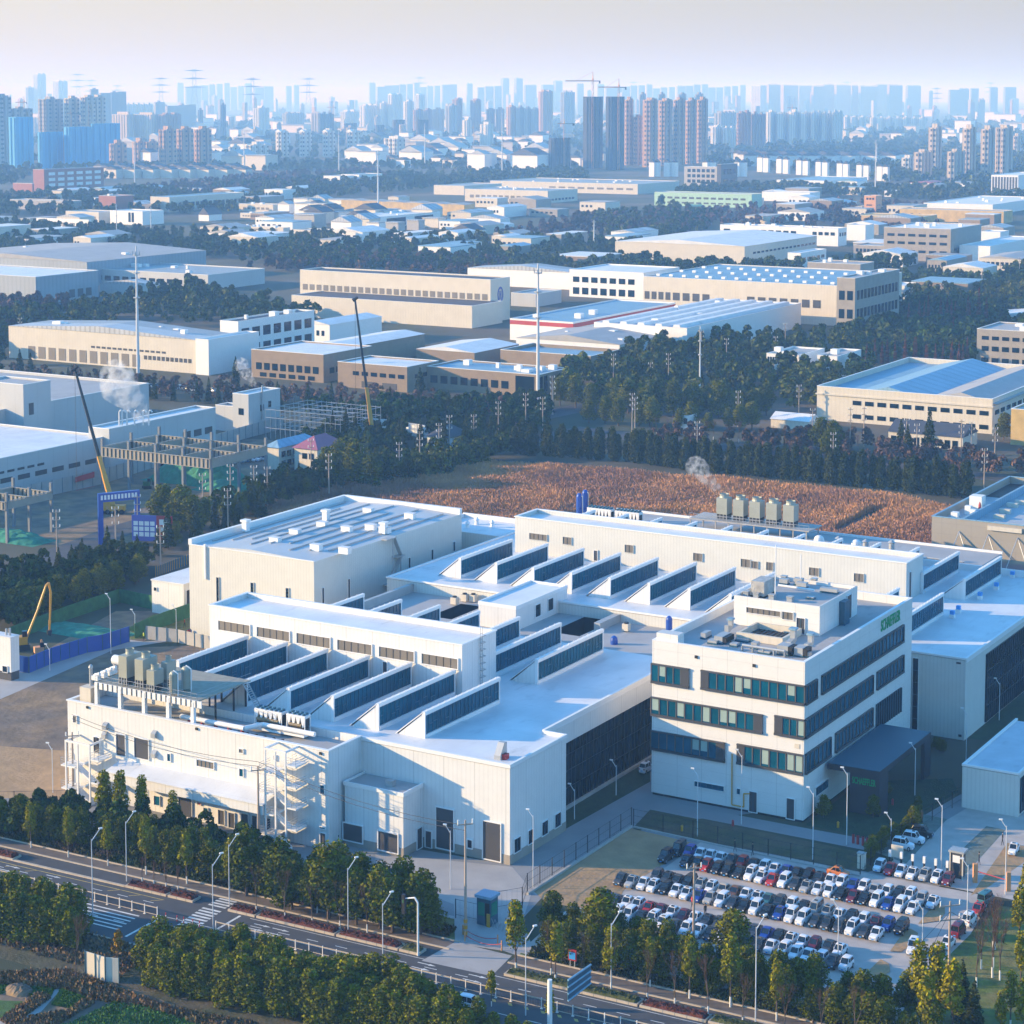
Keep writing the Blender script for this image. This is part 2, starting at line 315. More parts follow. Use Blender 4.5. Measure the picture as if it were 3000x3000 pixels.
# road frame: t along, w towards the camera
RP0 = G(0, 2480); RD = (G(2000, 2940) - RP0).normalized(); RN = Vector((RD.y, -RD.x, 0))
RANG = math.atan2(RD.y, RD.x)
def RW(t, w, z=0.0): return RP0 + RD*t + RN*w + Vector((0, 0, z))
def rsheet(name, t0, t1, w0, w1, m, z): return sheet(name, [(RW(t, w).x, RW(t, w).y) for t, w in ((t0, w0), (t1, w0), (t1, w1), (t0, w1))], m, z, world=True)
def rbox(b, t0, t1, w0, w1, z0, z1):   # box in the road's own frame; object placed at RP0 rotated RANG (y = -w)
    return b.box(t0, t1, -w1, -w0, z0, z1)
rsheet('road', -500, 700, -0.1, 24.5, M['road'], 0.012)
rsheet('pavement', -500, 102, -3.5, -0.3, M['paving'], 0.02)
rsheet('pavement', 113.5, 700, -3.5, -0.3, M['paving'], 0.02)
rsheet('verge', -500, 101, -12, -3.7, M['grass'], 0.016)
rsheet('verge', 113.5, 700, -11, -3.7, M['grass'], 0.016)
rsheet('verge', -500, 700, 24.6, 40.0, M['lawn2'], 0.02)
kb = MB()
for a, c in ((-500, 102), (113.5, 700)):
    rbox(kb, a, c, -0.3, 0.0, 0, 0.2); rbox(kb, a, c, -3.75, -3.5, 0, 0.22)
rbox(kb, -500, 700, 24.5, 24.8, 0, 0.2)
single('kerb', kb, M['kerb'], RP0, RANG, kind='structure')
# markings
mk = MB(); my = MB(); Z = 0.02
def dash(b, t0, t1, w0, w1): b.poly([(t0, -w1, 0), (t1, -w1, 0), (t1, -w0, 0), (t0, -w0, 0)])
for t in range(-120, 400, 6):
    if 46 < t < 62: continue
    dash(mk, t, t+2.4, 8.0, 8.18); dash(mk, t+1, t+3.4, 17.5, 17.68)
dash(my, -400, 45, 6.0, 6.2); dash(mk, 64, 600, 5.35, 5.5); dash(mk, -400, 600, 12.05, 12.2); dash(mk, 66, 110, 9.9, 10.05)
for i in range(16): dash(mk, 53.5+i*0.12, 57.6+i*0.12, 5.3+i*1.15, 5.9+i*1.15)            # zebra crossing
for i in range(4): dash(mk, 53.5, 57.4, 0.3+i*1.05, 0.85+i*1.05)
dash(mk, 61.5, 62.0, 5.3, 12.0); dash(mk, 49.5, 50.0, 13.4, 22.5)
for i in range(6): dash(mk, 34+i*0.1, 46+i*0.1, 14+i*1.3, 14.4+i*1.3)
for t in (8, 18, 66, 70, 100, 110): 
    for w in (7.0, 9.0):
        dash(mk, t, t+2.2, w-0.12, w+0.12); mk.poly([(t+2.2, -w-0.35, 0), (t+3.6, -w, 0), (t+2.2, -w+0.35, 0)])
for t in range(-40, 48, 5):
    my.poly([(t, -6.0, 0), (t+0.3, -6.0, 0), (t-1.6, -7.6, 0), (t-1.9, -7.6, 0)]) if t < 20 or t > 33 else None
for t in range(64, 260, 3):
    my.poly([(t, -13.4, 0), (t+0.7, -13.4, 0), (t+1.3, -14.2, 0), (t+0.6, -14.2, 0)])
single('road_marking', mk, M['mark'], RP0 + Vector((0, 0, Z)), RANG, kind='structure')
single('road_marking', my, M['markY'], RP0 + Vector((0, 0, Z)), RANG, kind='structure')
# site surfaces
fsheet('yard', [(-101, -22), (10, -10.5), (14, -20), (27, -36), (14, -34), (-101, -34)], M['yard'], 0.008)
fsheet('yard', [(-125, -30), (16, -26), (12, -4), (9, 30), (30, 52), (-2, 52), (-2, 0), (-125, -12)], M['siteroad'], 0.010)
sheet('yard', [(1100, 2500), (1500, 2540), (1560, 2610), (1500, 2790), (1333, 2765), (1330, 2650), (1100, 2560)], M['yard'], 0.03)
sheet('driveway', [(1333, 2760), (1500, 2800), (1440, 2860), (1235, 2815)], M['yard'], 0.026)
fsheet('site_road', [(5, 10), (13, 30), (60, 31.5), (66, 45), (66, 82), (60, 125), (52, 260), (56, 260), (66, 120), (74, 83), (74, 10)], M['siteroad'], 0.006)
fsheet('site_road', [(-0.5, 5), (11, 28), (11, 49), (2, 120), (-6, 120), (-0.5, 22)], M['siteroad'], 0.014)
fsheet('site_road', [(10.5, 42), (60, 42), (66, 84), (61, 84), (56, 48), (40, 47.5), (10.5, 47.5)], M['siteroad'], 0.022)
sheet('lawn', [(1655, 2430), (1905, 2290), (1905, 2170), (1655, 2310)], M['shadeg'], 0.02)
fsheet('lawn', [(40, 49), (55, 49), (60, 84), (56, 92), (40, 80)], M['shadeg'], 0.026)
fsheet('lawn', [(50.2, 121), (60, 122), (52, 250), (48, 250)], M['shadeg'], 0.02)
sheet('lawn', [(1860, 2420), (1905, 2372), (2480, 2488), (2545, 2500), (2520, 2555), (2470, 2545)], M['lawn2'], 0.03)
sheet('field', [(1557, 2605), (1843, 2423), (1860, 2430), (2040, 2472), (1835, 2600), (1780, 2680), (1700, 2660), (1600, 2645)], M['field'], 0.034)
fsheet('parking_lot', [(26, 30), (84, 31.5), (92, -40), (22, -34), (19.5, -10), (9.5, -10), (26, 14)], M['parking'], 0.018)
fsheet('parking_lot', [(62, 32), (90, 32), (90, 85), (62, 85)], M['parking'], 0.0165)
sheet('parking_lot', [(2545, 2490), (2700, 2385), (2775, 2400), (2655, 2530)], M['grid'], 0.03)
sheet('parking_lot', [(2765, 2540), (2890, 2420), (2945, 2432), (2830, 2560)], M['grid'], 0.03)
fsheet('lawn', [(86.5, 28), (140, 40), (150, -40), (88, -38), (85.5, -10)], M['grass'], 0.03)
fsheet('lawn', [(78, 60), (85, 60), (82, 36), (80.5, 30)], M['field'], 0.031)
for k, pts in enumerate(([(2690, 2708), (2722, 2668), (2745, 2650), (2768, 2658), (2768, 2678), (2748, 2700)], [(2608, 2788), (2650, 2728), (2668, 2722), (2690, 2735), (2680, 2760), (2640, 2790)], [(2530, 2858), (2580, 2812), (2605, 2825), (2608, 2848), (2580, 2866)])):
    sheet('traffic_island', pts, M['field'], 0.12)
# bare ground and works to the left
sheet('dirt_ground', [(-60, 2080), (300, 1900), (620, 1890), (640, 1990), (300, 2150), (200, 2340), (-80, 2330)], M['dirt'], 0.012)
sheet('dirt_ground', [(-80, 2180), (200, 2200), (205, 2345), (-80, 2335)], M['field'], 0.016)  # warmer tone painted on the lower soil as low sunlight
sheet('site_road', [(-60, 2000), (330, 1868), (420, 1880), (560, 1868), (330, 1905), (-60, 2075)], M['yard'], 0.022)
sheet('dirt_ground', [(0, 1980), (340, 1790), (560, 1790), (420, 1880), (40, 1985)], M['dirt'], 0.014)
sheet('lawn', [(300, 1880), (450, 1800), (560, 1800), (560, 1860)], M['grass'], 0.018)
sheet('dirt_ground', [(-60, 1560), (-60, 1420), (500, 1270), (800, 1290), (760, 1440), (330, 1620)], M['dirt'], 0.010)
sheet('crop_field', [(-300, 3300), (-300, 2800), (400, 2900), (900, 3100), (900, 3400)], M['dirt'], 0.022)
for k, pts in enumerate(([(0, 2880), (60, 2870), (95, 2885), (0, 2915)], [(40, 2905), (110, 2868), (165, 2885), (150, 2920), (105, 2925)], [(-40, 2930), (90, 2935), (60, 2985), (-60, 2980)], [(150, 2945), (180, 2900), (250, 2925), (235, 2960)])):
    sheet('crop_bed', pts, M['crop'], 0.05)
for i in range(7):
    x0 = 180 + i*48; sheet('crop_bed', [(x0, 3010+i*5), (x0+160, 2932+i*12), (x0+196, 2943+i*13), (x0+36, 3030+i*5)], M['crop'], 0.06)
sheet('footpath', [(-20, 3000), (100, 2955), (165, 2895), (178, 2900), (120, 2965), (20, 3010)], M['yard'], 0.04)
fsheet('field', [(-125, 205), (60, 205), (62, 330), (-110, 345), (-150, 230)], mat('reed_bed_soil', (0.14, 0.075, 0.045), 0.95, 0.3, 0.1), 0.012)
# roads behind
sheet('road', [(-100, 1700), (330, 1540), (760, 1420), (1250, 1330), (1600, 1200), (2000, 1130), (2000, 1145), (1620, 1225), (1260, 1360), (800, 1445), (370, 1570), (0, 1745)], M['road'], 0.020)
sheet('road', [(1250, 1330), (1700, 1250), (3200, 1420), (3200, 1440), (1700, 1275), (1260, 1350)], M['road'], 0.024)
# ------------------------------------------------------------------ the white factory in front
h = 19.7; zr = 18.6
fac = Thing('factory_hall', 'long white metal clad factory hall with sawtooth roof monitors, nearest to the road', 'factory', -50, 20)
b = MB()
parapet_roof(b, -101.4, -34.2, -11.2, 0.6, 0, zr-0.4, h, 0.5)
b.box(-100.9, -34.7, -10.7, 0.1, 17.4, zr-0.6)
b.box(-34.2, 0, 0, 21.9, 0, h-0.9)

fac.part('walls', b, M['white'])

b = MB(); b.box(-101.4, -34.21, 0.61, 86, 0.0, 18.55); b.box(-34.2, -6.5, 21.91, 86, 0.0, 18.55); b.box(-9.5, -6.5+0.0, 86.0, 110, 0, 18.55)
fac.part('walls', b, M['white'])
b = MB(); b.box(-34.1, -0.3, 0.4, 21.6, 18.81, 18.95); b.box(-101.2, -34.3, 0.8, 85.7, 18.56, 18.72); b.box(-34.1, -5.2, 22.05, 85.7, 18.56, 18.72)
fac.part('roof', b, M['roof'])
b = MB(); b.box(-100.8, -34.8, -10.6, 0.0, 18.01, 18.12); fac.part('roof', b, M['roofg'], label='lower grey roof strip behind the front parapet')
b = MB()   # copings
b.box(-101.6, -34.0, -11.4, -10.6, h+0.003, h+0.25); b.box(-34.35, 0.2, -0.25, 0.35, 18.96, h); b.box(-0.35, 0.2, 0.36, 22.1, 18.96, h); b.box(-34.75, -34.0, -10.59, -0.26, h+0.004, h+0.24)
b.box(-101.6, -100.8, -10.59, 86, h+0.004, h+0.24); b.box(-5.6, -5.0, 22.12, 112, 18.0, h); b.box(-4.98, -0.36, 21.6, 22.1, 18.96, h-0.01)
fac.part('coping', b, M['whitep'])
b = MB(); b.box(-6.5, -4.95, 22.0, 112, 14.6, 18.55); fac.part('fascia', b, M['white'])
b = MB(); b.box(-6.45, -6.2, 22.0, 110, 0.6, 14.6); gw = fac.part('glass_wall', b, M['glassd'])
g = MB()
for i in range(56): g.box(-6.19, -6.08, 22.6+i*1.57, 22.75+i*1.57, 0.6, 14.6)
for z in (4.2, 7.8, 11.2): g.box(-6.19, -6.1, 22, 110, z, z+0.15)
fac.part('glazing_bars', g, mat('dark_bar', (0.02, 0.035, 0.045), 0.4), gw)
b = MB(); b.box(-6.5, -5.6, 22.0, 110, 0, 0.6); fac.part('plinth', b, M['concrete'])
b = MB(); b.box(-34.3, 0.04, -0.06, 0, 0, 1.9); b.box(0, 0.06, 0, 21.9, 0, 1.9); fac.part('plinth', b, M['conc2'])
# raised block R1
b = MB(); b.box(-102.2, -33.8, 37.0, 37.5, 18.7, 29.6); b.box(-102.2, -33.8, 50.5, 51.0, 18.7, 29.6); b.box(-102.2, -101.7, 37.5, 50.5, 0, 29.6); b.box(-34.3, -33.8, 37.5, 50.5, 18.7, 29.6); b.box(-102.2, -101.4, 36.5, 37.0, 0, 18.5)
fac.part('raised_block', b, M['white'])
b = MB(); b.box(-101.7, -34.3, 37.5, 50.5, 28.2, 28.6); fac.part('roof', b, M['roof'])
b = MB(); b.box(-102.4, -33.6, 36.8, 37.6, 29.603, 29.85); b.box(-102.4, -33.6, 50.4, 51.2, 29.603, 29.85); b.box(-102.4, -101.6, 37.6, 50.4, 29.603, 29.85); b.box(-34.4, -33.6, 37.6, 50.4, 29.603, 29.85); fac.part('coping', b, M['whitep'])
for k, (x0, y0, x1, y1) in enumerate(((641,1817,733,1859), (754,1835.5,849,1879), (870.5,1853.5,968,1899), (990,1873,1090,1918.8), (1112,1893,1214,1939), (1237,1913.5,1342,1960))):
    fwin(fac, 37.0, frect(37.0, (x0, y0), (x1, y1)), 'louvre', 'louvre_window', n=5, frame=0.2, barm='black')
fwin(fac, 37.0, frect(37.0, (1123, 1938), (1135, 1975)), 'dark', 'door', frame=0.15)
lad = MB()
for vv in (44.0, 44.9): lad.tube((-33.5, vv, 19), (-33.5, vv, 32), 0.07)
for i in range(18): lad.tube((-33.5, 44.0, 19.5+i*0.65), (-33.5, 44.9, 19.5+i*0.65), 0.05)
for i in range(7): lad.box(-33.5, -32.9, 43.7, 43.8, 21+i*1.5, 21.15+i*1.5); lad.box(-33.5, -32.9, 45.1, 45.2, 21+i*1.5, 21.15+i*1.5); lad.box(-32.9, -32.8, 43.7, 45.2, 21+i*1.5, 21.15+i*1.5)
fac.part('roof_ladder', lad, M['steel'])
# sawtooth monitors: upright glass facing +x at xg, slope falling to xg-6
def monitor(t, xg, v0, v1, z0=18.72, z1=24.1, label=None):
    b = MB(); b.prism([(xg-0.45, v0, z0), (xg-0.45, v0, z1-0.3), (xg-6.4, v0, z0)], (0, v1-v0, 0)); o = t.part('roof_monitor', b, M['white'], label=label)
    b = MB(); b.prism([(xg-0.3, v0-0.15, z1-0.05), (xg-0.3, v0-0.15, z1+0.2), (xg-6.9, v0-0.15, z0+0.25), (xg-6.9, v0-0.15, z0)], (0, v1-v0+0.3, 0)); t.part('sloped_cover', b, M['roof'], o)
    b = MB(); b.box(xg-0.44, xg-0.1, v0+0.35, v1-0.35, z0+0.9, z1-0.6); t.part('glazing', b, M['glass'], o)
    g = MB(); n = int((v1-v0)/1.5)
    for i in range(n+1): vv = v0+0.35+(v1-v0-0.7)*i/n; g.box(xg-0.12, xg, vv-0.06, vv+0.06, z0+0.9, z1-0.6)
    g.mi = 0; r_ = random.Random(int(xg*7+v0))
    for _ in range(7): k_ = r_.randint(0, n-1); vv = v0+0.35+(v1-v0-0.7)*k_/n; zz = z0+1.8+r_.random()*1.6; g.box(xg-0.12, xg-0.02, vv, vv+(v1-v0-0.7)/n, zz, zz+0.14)
    t.part('glazing_bars', g, M['bar'], o)
    b = MB(); b.box(xg-0.5, xg+0.25, v0-0.1, v1+0.1, z1-0.55, z1+0.22); b.box(xg-0.5, xg+0.15, v0-0.02, v0+0.34, z0, z1-0.56); b.box(xg-0.5, xg+0.15, v1-0.34, v1+0.02, z0, z1-0.56); b.box(xg-0.46, xg+0.2, v0+0.35, v1-0.35, z0, z0+0.85)
    for i in range(int((v1-v0)/2.2)): b.box(xg-0.12, xg+0.0, v0+1+i*2.2, v0+1.15+i*2.2, z1+0.23, z1+0.55)
    t.part('trim', b, M['whitep'], o)
for k in range(7): monitor(fac, -24.1-11.1*k, 7.3 if k < 6 else 12, 36.3); monitor(fac, -24.1-11.1*k, 52.2, 82.5)
# front wall features, low block at v=-11.2
V0 = -11.2
for nm, m_, pts, n in (('louvre_window','louvre',[(216,2096),(226,2117)],1), ('service_door','dark',[(276,2158),(293.5,2207)],1), ('shutter_door','dark',[(342,2149),(369,2216)],1), ('shutter_door','dark',[(395,2160),(437,2226)],1),
    ('window','glass',[(492,2207),(501,2230)],1), ('louvre_window','louvre',[(578,2224),(628,2253)],4), ('louvre_window','louvre',[(702,2193),(713.5,2206)],1), ('louvre_window','louvre',[(803.5,2212.5),(810,2227)],1), ('window','glass',[(703,2251),(714,2275)],1),
    ('window','glass',[(939.5,2299),(951.5,2327)],1), ('window','glass',[(939,2421),(954,2429)],1), ('service_door','dark',[(940,2439),(955,2472)],1)):
    fwin(fac, V0, frect(V0, *pts), m_, nm, n=n, frame=0.15)
# sloping canopy over the loading strip and the wall below it
cz = onV(V0, 600, 2280)[1]
a = onV(V0, 307, 2232); c = onV(V0, 800, 2312)
cx0, cx1 = -86.5, -46.5; ztop_c, zbot_c = 9.3, 7.0
b = MB(); b.prism([(cx0, V0-0.01, ztop_c), (cx0, V0-5.0, ztop_c-1.0), (cx0, V0-5.0, zbot_c-0.6), (cx0, V0-0.01, zbot_c-0.6)], (cx1-cx0, 0, 0)); cn = fac.part('loading_canopy', b, M['white'])
b = MB(); b.prism([(cx0-0.2, V0, ztop_c+0.22), (cx0-0.2, V0-5.3, ztop_c-0.8), (cx0-0.2, V0-5.3, ztop_c-1.0), (cx0-0.2, V0, ztop_c+0.02)], (cx1-cx0+0.4, 0, 0)); fac.part('canopy_cover', b, M['roof'], cn)
for nm, m_, pts, n in (('shutter_door','dark',[(525,2328),(564,2396)],1), ('window','glass',[(453,2330),(470,2360)],1), ('window','glass',[(598,2365),(611,2390)],1), ('service_door','dark',[(641,2371),(659,2417)],1), ('service_door','dark',[(671,2379),(689,2427)],1),
    ('service_door','dark',[(709,2382),(729,2437)],1), ('service_door','dark',[(740,2388),(754,2440)],1), ('service_door','dark',[(775,2394),(795,2451)],1), ('sign_plate','red',[(580,2350),(590,2358)],1)):
    fwin(fac, V0, frect(V0, *pts), m_, nm, n=n, frame=0.1)
for px_, py_ in ((311,2126), (309,2152), (454,2150), (454,2208)):    # wall vents
    x, z = onV(V0, px_, py_); b = MB(); b.prism([(x-0.5, V0, z+0.8), (x-0.5, V0-0.8, z+0.2), (x-0.5, V0-0.8, z-0.7), (x-0.5, V0, z-0.7)], (1.1, 0, 0)); fac.part('wall_vent', b, M['steel'])
for p in ((257,2071),(577,2134),(940,2206)):
    x, z = onV(V0, *p); fac.part('wall_lamp', MB().box(x-0.25, x+0.25, V0-0.3, V0, z-0.3, z+0.2), M['black'])
# right part of the front, plane v=0
for nm, m_, pts, n in (('shutter_door','dark',[(1279,2363.5),(1330,2492)],1), ('shutter_door','dark',[(1416.5,2404),(1467.5,2524)],1), ('service_door','dark',[(1248,2433),(1265,2484)],1), ('window','glassd',[(1371,2459),(1384,2485)],1)):
    fwin(fac, 0.0, frect(0.0, *pts), m_, nm, n=n, frame=0.2, rows=1)
for r_ in (((1504, 2489), (1523, 2491)), ((1545.5, 2462), (1560, 2465)), ((1585.5, 2437), (1603, 2437)), ((1623.5, 2411), (1641, 2411))):
    v_, z_ = onX(0.0, *r_[0]); v2, z2 = onX(0.0, *r_[1]); swin(fac, 0.0, (v_, v2, 1.9, 4.6), 'glassd', 'window', n=2, frame=0.12)
# annex
b = MB(); b.box(-33.4, -19.7, -7.0, -0.02, 0, 12.3); an = fac.part('annex', b, M['white'])
b = MB(); b.box(-33.5, -19.6, -7.1, -0.3, 12.31, 12.42); fac.part('annex_roof', b, M['roofg'], an)
b = MB(); b.box(-33.6, -19.5, -7.2, -6.9, 12.0, 12.8); b.box(-19.9, -19.5, -6.89, -0.1, 12.0, 12.8); b.box(-33.6, -33.3, -6.89, -0.1, 12.0, 12.8); fac.part('coping', b, M['whitep'], an)
fac.part('plinth', MB().box(-33.45, -19.62, -7.06, -0.1, 0, 1.8), M['conc2'], an)
for pts in ([(1110,2433),(1167,2500)], [(1007,2409),(1063,2470)]): fwin(fac, -7.0, frect(-7.0, *pts), 'dark', 'shutter_door', frame=0.2, fdepth=0.3)
v_, z_ = onX(-19.7, 1223, 2438); swin(fac, -19.7, (v_-0.4, v_+1.4, 0.1, 4.2), 'dark', 'service_door', frame=0.12)
b = MB(); b.box(-25.5, -23.9, -4.5, -3.2, 12.43, 13.6); fac.part('roof_fan', b, M['steel'], an)
# the left wall's outside stair and the open stair tower at the right end of the low block
def stair_tower(t, x0, x1, v0, v1, z1, flights):
    b = MB()
    for x in (x0, (x0+x1)/2, x1):
        for v in (v0,): b.box(x-0.16, x+0.16, v-0.16, v+0.16, 0, z1)
    b.box(x0-0.2, x1+0.2, v0-0.14, v0+0.14, z1, z1+0.4); b.box(x0-0.15, x0+0.15, v0, v1, z1, z1+0.4); b.box(x1-0.15, x1+0.15, v0, v1, z1, z1+0.4)
    o = t.part('stair_tower', b, M['whitep']); dz = z1/(flights+0.6); s = MB(); rl = MB()
    xa, xb = x0+(x1-x0)*0.38, x1+0.3
    for k in range(flights):
        z = dz*k
        s.prism([(xb, v0+0.2, z), (xb, v0+0.2, z+0.35), (xa, v0+0.2, z+dz/2+0.35), (xa, v0+0.2, z+dz/2)], (0, 1.5, 0))
        s.prism([(xa, v0+1.9, z+dz/2), (xa, v0+1.9, z+dz/2+0.35), (xb, v0+1.9, z+dz+0.35), (xb, v0+1.9, z+dz)], (0, 1.5, 0))
        s.box(x0-1.4, xa, v0-0.1, v0+3.5, z+dz/2+0.02, z+dz/2+0.3); s.box(xb, xb+2.2, v0-0.1, v0+3.5, z+dz+0.02, z+dz+0.3)
        for zz in (0.5, 1.0, 1.5):
            for (a_, c_) in (((xb, v0+0.1, z+0.3+zz), (xa, v0+0.1, z+dz/2+0.3+zz)), ((xa, v0+0.1, z+dz/2+0.3+zz), (x0-1.4, v0-0.1, z+dz/2+0.3+zz)), ((x0-1.4, v0-0.1, z+dz/2+0.3+zz), (x0-1.4, v0+3.5, z+dz/2+0.3+zz)),
                ((xa, v0+3.4, z+dz/2+0.3+zz), (xb, v0+3.4, z+dz+0.3+zz)), ((xb, v0-0.1, z+dz+0.3+zz), (xb+2.2, v0-0.1, z+dz+0.3+zz)), ((xb+2.2, v0-0.1, z+dz+0.3+zz), (xb+2.2, v0+3.5, z+dz+0.3+zz))): rl.tube(a_, c_, 0.045, k=4)
        for x in (x0-1.4, x0-0.2, xb+1.1, xb+2.2): rl.tube((x, v0-0.1, z+(dz/2 if x < xa else dz)+0.3), (x, v0-0.1, z+(dz/2 if x < xa else dz)+1.8), 0.05, k=4)
    t.part('stair_flight', s, M['whitep'], o); t.part('railing', rl, M['steel'], o)
stair_tower(fac, -46.2, -41.3, -15.6, -11.2, 19.4, 4)
stair_tower(fac, -98.0, -91.5, -15.6, -11.2, 12.6, 2)
# rooftop deck with cooling plant
dk = Thing('equipment_deck', 'raised steel deck on white columns along the front left roof edge, carrying cooling plant', 'platform', -85, -2, 18.1, None)
b = MB(); DX0, DX1, DV0, DV1, DZ = -94.5, -67.5, -10.2, 7.5, 24.4
b.box(DX0, DX1, DV0, DV1, DZ-0.3, DZ); dk.part('deck', b, mat('deck_grating', (0.33, 0.30, 0.23), 0.8, 0.15, 0.8))
b = MB()
for i in range(5): x = DX0+0.4+i*6.4; dk.part('column', MB().box(x-0.4, x+0.4, DV0-0.3, DV0+0.5, 18.2, DZ-0.3), M['whitep'])
b.box(DX0, DX1+1.4, DV0-0.25, DV0-0.05, DZ-1.3, DZ+0.1)
dk.part('edge_beam', b, M['whitep'])
b = MB()
for i in range(21): x = DX0+0.9+i*1.3; b.box(x, x+0.22, DV0-0.32, DV0-0.26, DZ-1.3, DZ+0.1)
for i in range(5):
    for v in (-3, 3, 7): b.box(DX0+0.4+i*6.4-0.15, DX0+0.4+i*6.4+0.15, v-0.15, v+0.15, 18.2, DZ-0.3)
dk.part('ribs', b, M['black'])
rl = MB()
for zz in (0.7, 1.5): rl.tube((DX0, DV0, DZ+zz), (DX1, DV0, DZ+zz), 0.04, k=4); rl.tube((DX1, DV0, DZ+zz), (DX1, DV1, DZ+zz), 0.04, k=4)
for i in range(19): x = DX0+i*1.5; rl.tube((x, DV0, DZ), (x, DV0, DZ+1.5), 0.04, k=4)
dk.part('railing', rl, M['steel'])
st = MB()
for v in (4.5, 6.0): st.tube((DX1+0.3, v, DZ), (DX1+4.3, v, 18.8), 0.16, k=4)
for i in range(14): st.box(DX1+0.3+i*0.29, DX1+0.6+i*0.29, 4.5, 6.0, DZ-0.1-i*0.4, DZ-i*0.4)
dk.part('stair_flight', st, M['steel'])
def cooling_tower(x, v, z, w_, d_, hh, label, group=None, leg=1.6):
    t = Thing('cooling_tower', label, 'cooling tower', x, v, z, group)
    b = MB(); b.box(x-w_/2, x+w_/2, v-d_/2, v+d_/2, z+leg, z+hh); t.part('casing', b, M['towerm'])
    b = MB(); b.box(x-w_/2+0.1, x+w_/2-0.1, v-d_/2+0.1, v+d_/2-0.1, z+leg*0.15, z+leg-0.01); t.part('air_intake', b, M['black'])
    b = MB()
    for i in range(4): b.box(x-w_/2+i*(w_-0.15)/3, x-w_/2+i*(w_-0.15)/3+0.15, v-d_/2-0.01, v-d_/2+0.08, z, z+leg)
    b.box(x-w_/2, x+w_/2, v-d_/2-0.02, v-d_/2+0.1, z+leg*0.5, z+leg*0.56); t.part('leg', b, M['steel'])
    b = MB(); r = min(w_, d_)*0.42; b.lathe(x, v, [(r, z+hh), (r*0.92, z+hh+0.5), (r, z+hh+1.1), (r*0.9, z+hh+1.1), (r*0.85, z+hh+0.4)], 16); t.part('fan_stack', b, M['towerm'])
    b = MB(); b.lathe(x, v, [(r*0.8, z+hh+0.5), (r*0.8, z+hh+0.55)], 12); t.part('fan', b, M['black'])
    return t
for (px_, py_, w_, d_, hh, lb) in ((382, 2000, 2.2, 4.7, 6.2, 'tall olive grey cooling tower, leftmost of the four on the front roof deck'), (429, 2008, 2.2, 4.6, 6.0, 'tall olive grey cooling tower, second from the left on the front roof deck'),
      (455, 2024, 2.0, 3.0, 4.6, 'shorter cooling tower standing in front of two tall ones on the front roof deck'), (495, 2008, 1.5, 3.0, 5.2, 'slim cooling tower at the right rear of the front roof deck')):
    x, v = XV(px_, py_, DZ); cooling_tower(x, v, DZ, w_, d_, hh, lb)
for (px_, py_, lb, r) in ((509, 2037, 'upright steel filter tank with ladder at the front edge of the roof deck', 0.85), (546, 2022, 'upright steel filter tank with white pipe at the right edge of the roof deck', 1.0)):
    x, v = XV(px_, py_, DZ); t = Thing('filter_tank', lb, 'tank', x, v, DZ); t.part('shell', MB().lathe(x, v, [(r, DZ+0.5), (r, DZ+4.4), (r*0.7, DZ+4.9), (0.1, DZ+5.1)], 14), M['towerm'])
    p = MB(); p.tube((x+r+0.3, v, DZ), (x+r+0.3, v, DZ+4.6), 0.14); p.tube((x+r+0.3, v, DZ+4.6), (x, v, DZ+5.2), 0.14); t.part('pipe', p, M['whitep'])
    p = MB()
    for s_ in (-0.35, 0.35): p.tube((x+s_-0.3, v-r-0.2, DZ), (x+s_-0.3, v-r-0.2, DZ+4.7), 0.06, k=4)
    for i in range(9): p.tube((x-0.65, v-r-0.2, DZ+0.4+i*0.5), (x+0.05, v-r-0.2, DZ+0.4+i*0.5), 0.05, k=4)
    t.part('ladder', p, M['steel'])
x, v = XV(352, 1962, DZ); t = Thing('pressure_vessel', 'white horizontal pressure vessel at the left rear of the front roof deck', 'tank', x, v, DZ)
b = MB(); b.tube((x-1.6, v, DZ+2.0), (x+1.8, v, DZ+2.0), 1.05, k=14); b.tube((x-2.1, v, DZ+2.0), (x-1.6, v, DZ+2.0), 0.5, 1.05, k=14); t.part('shell', b, M['whitep']); t.part('cradle', MB().box(x-1.2, x-0.8, v-0.9, v+0.9, DZ, DZ+1.4).box(x+0.9, x+1.3, v-0.9, v+0.9, DZ, DZ+1.4), M['steel'])
x, v = XV(268, 2062, 18.6); t = Thing('exhaust_stack', 'tall white exhaust stack at the left end of the roof deck', 'chimney', x, v, 18.1); t.part('pipe', MB().tube((x, v, 18.1), (x, v, 26.2), 0.36, k=12), M['steel']); t.part('cap', MB().lathe(x, v, [(0.5, 26.4), (0.4, 26.8), (0.1, 27.1)], 12), M['steel'])
for i, (px_, py_) in enumerate(((283, 1993), (302, 1985), (318, 1978), (330, 1973))):
    x, v = XV(px_, py_, DZ); t = Thing('pump_unit', 'small white pump unit, %s from the left along the rear of the roof deck' % od(i), 'pump', x, v, DZ, 'pump units on the roof deck'); t.part('body', MB().box(x-0.9, x+0.8, v-0.6, v+0.6, DZ+0.1, DZ+1.0).tube((x-0.5, v, DZ+1.0), (x+0.9, v, DZ+1.5), 0.35, k=8), M['whitep'])
x, v = XV(258, 2075, 18.1); t = Thing('plant_box', 'beige plant cabinet at the left end under the roof deck', 'cabinet', x, v, 18.1); t.part('body', MB().box(x-1.8, x+1.2, v-0.5, v+2, 18.1, 22.6), M['cream'])
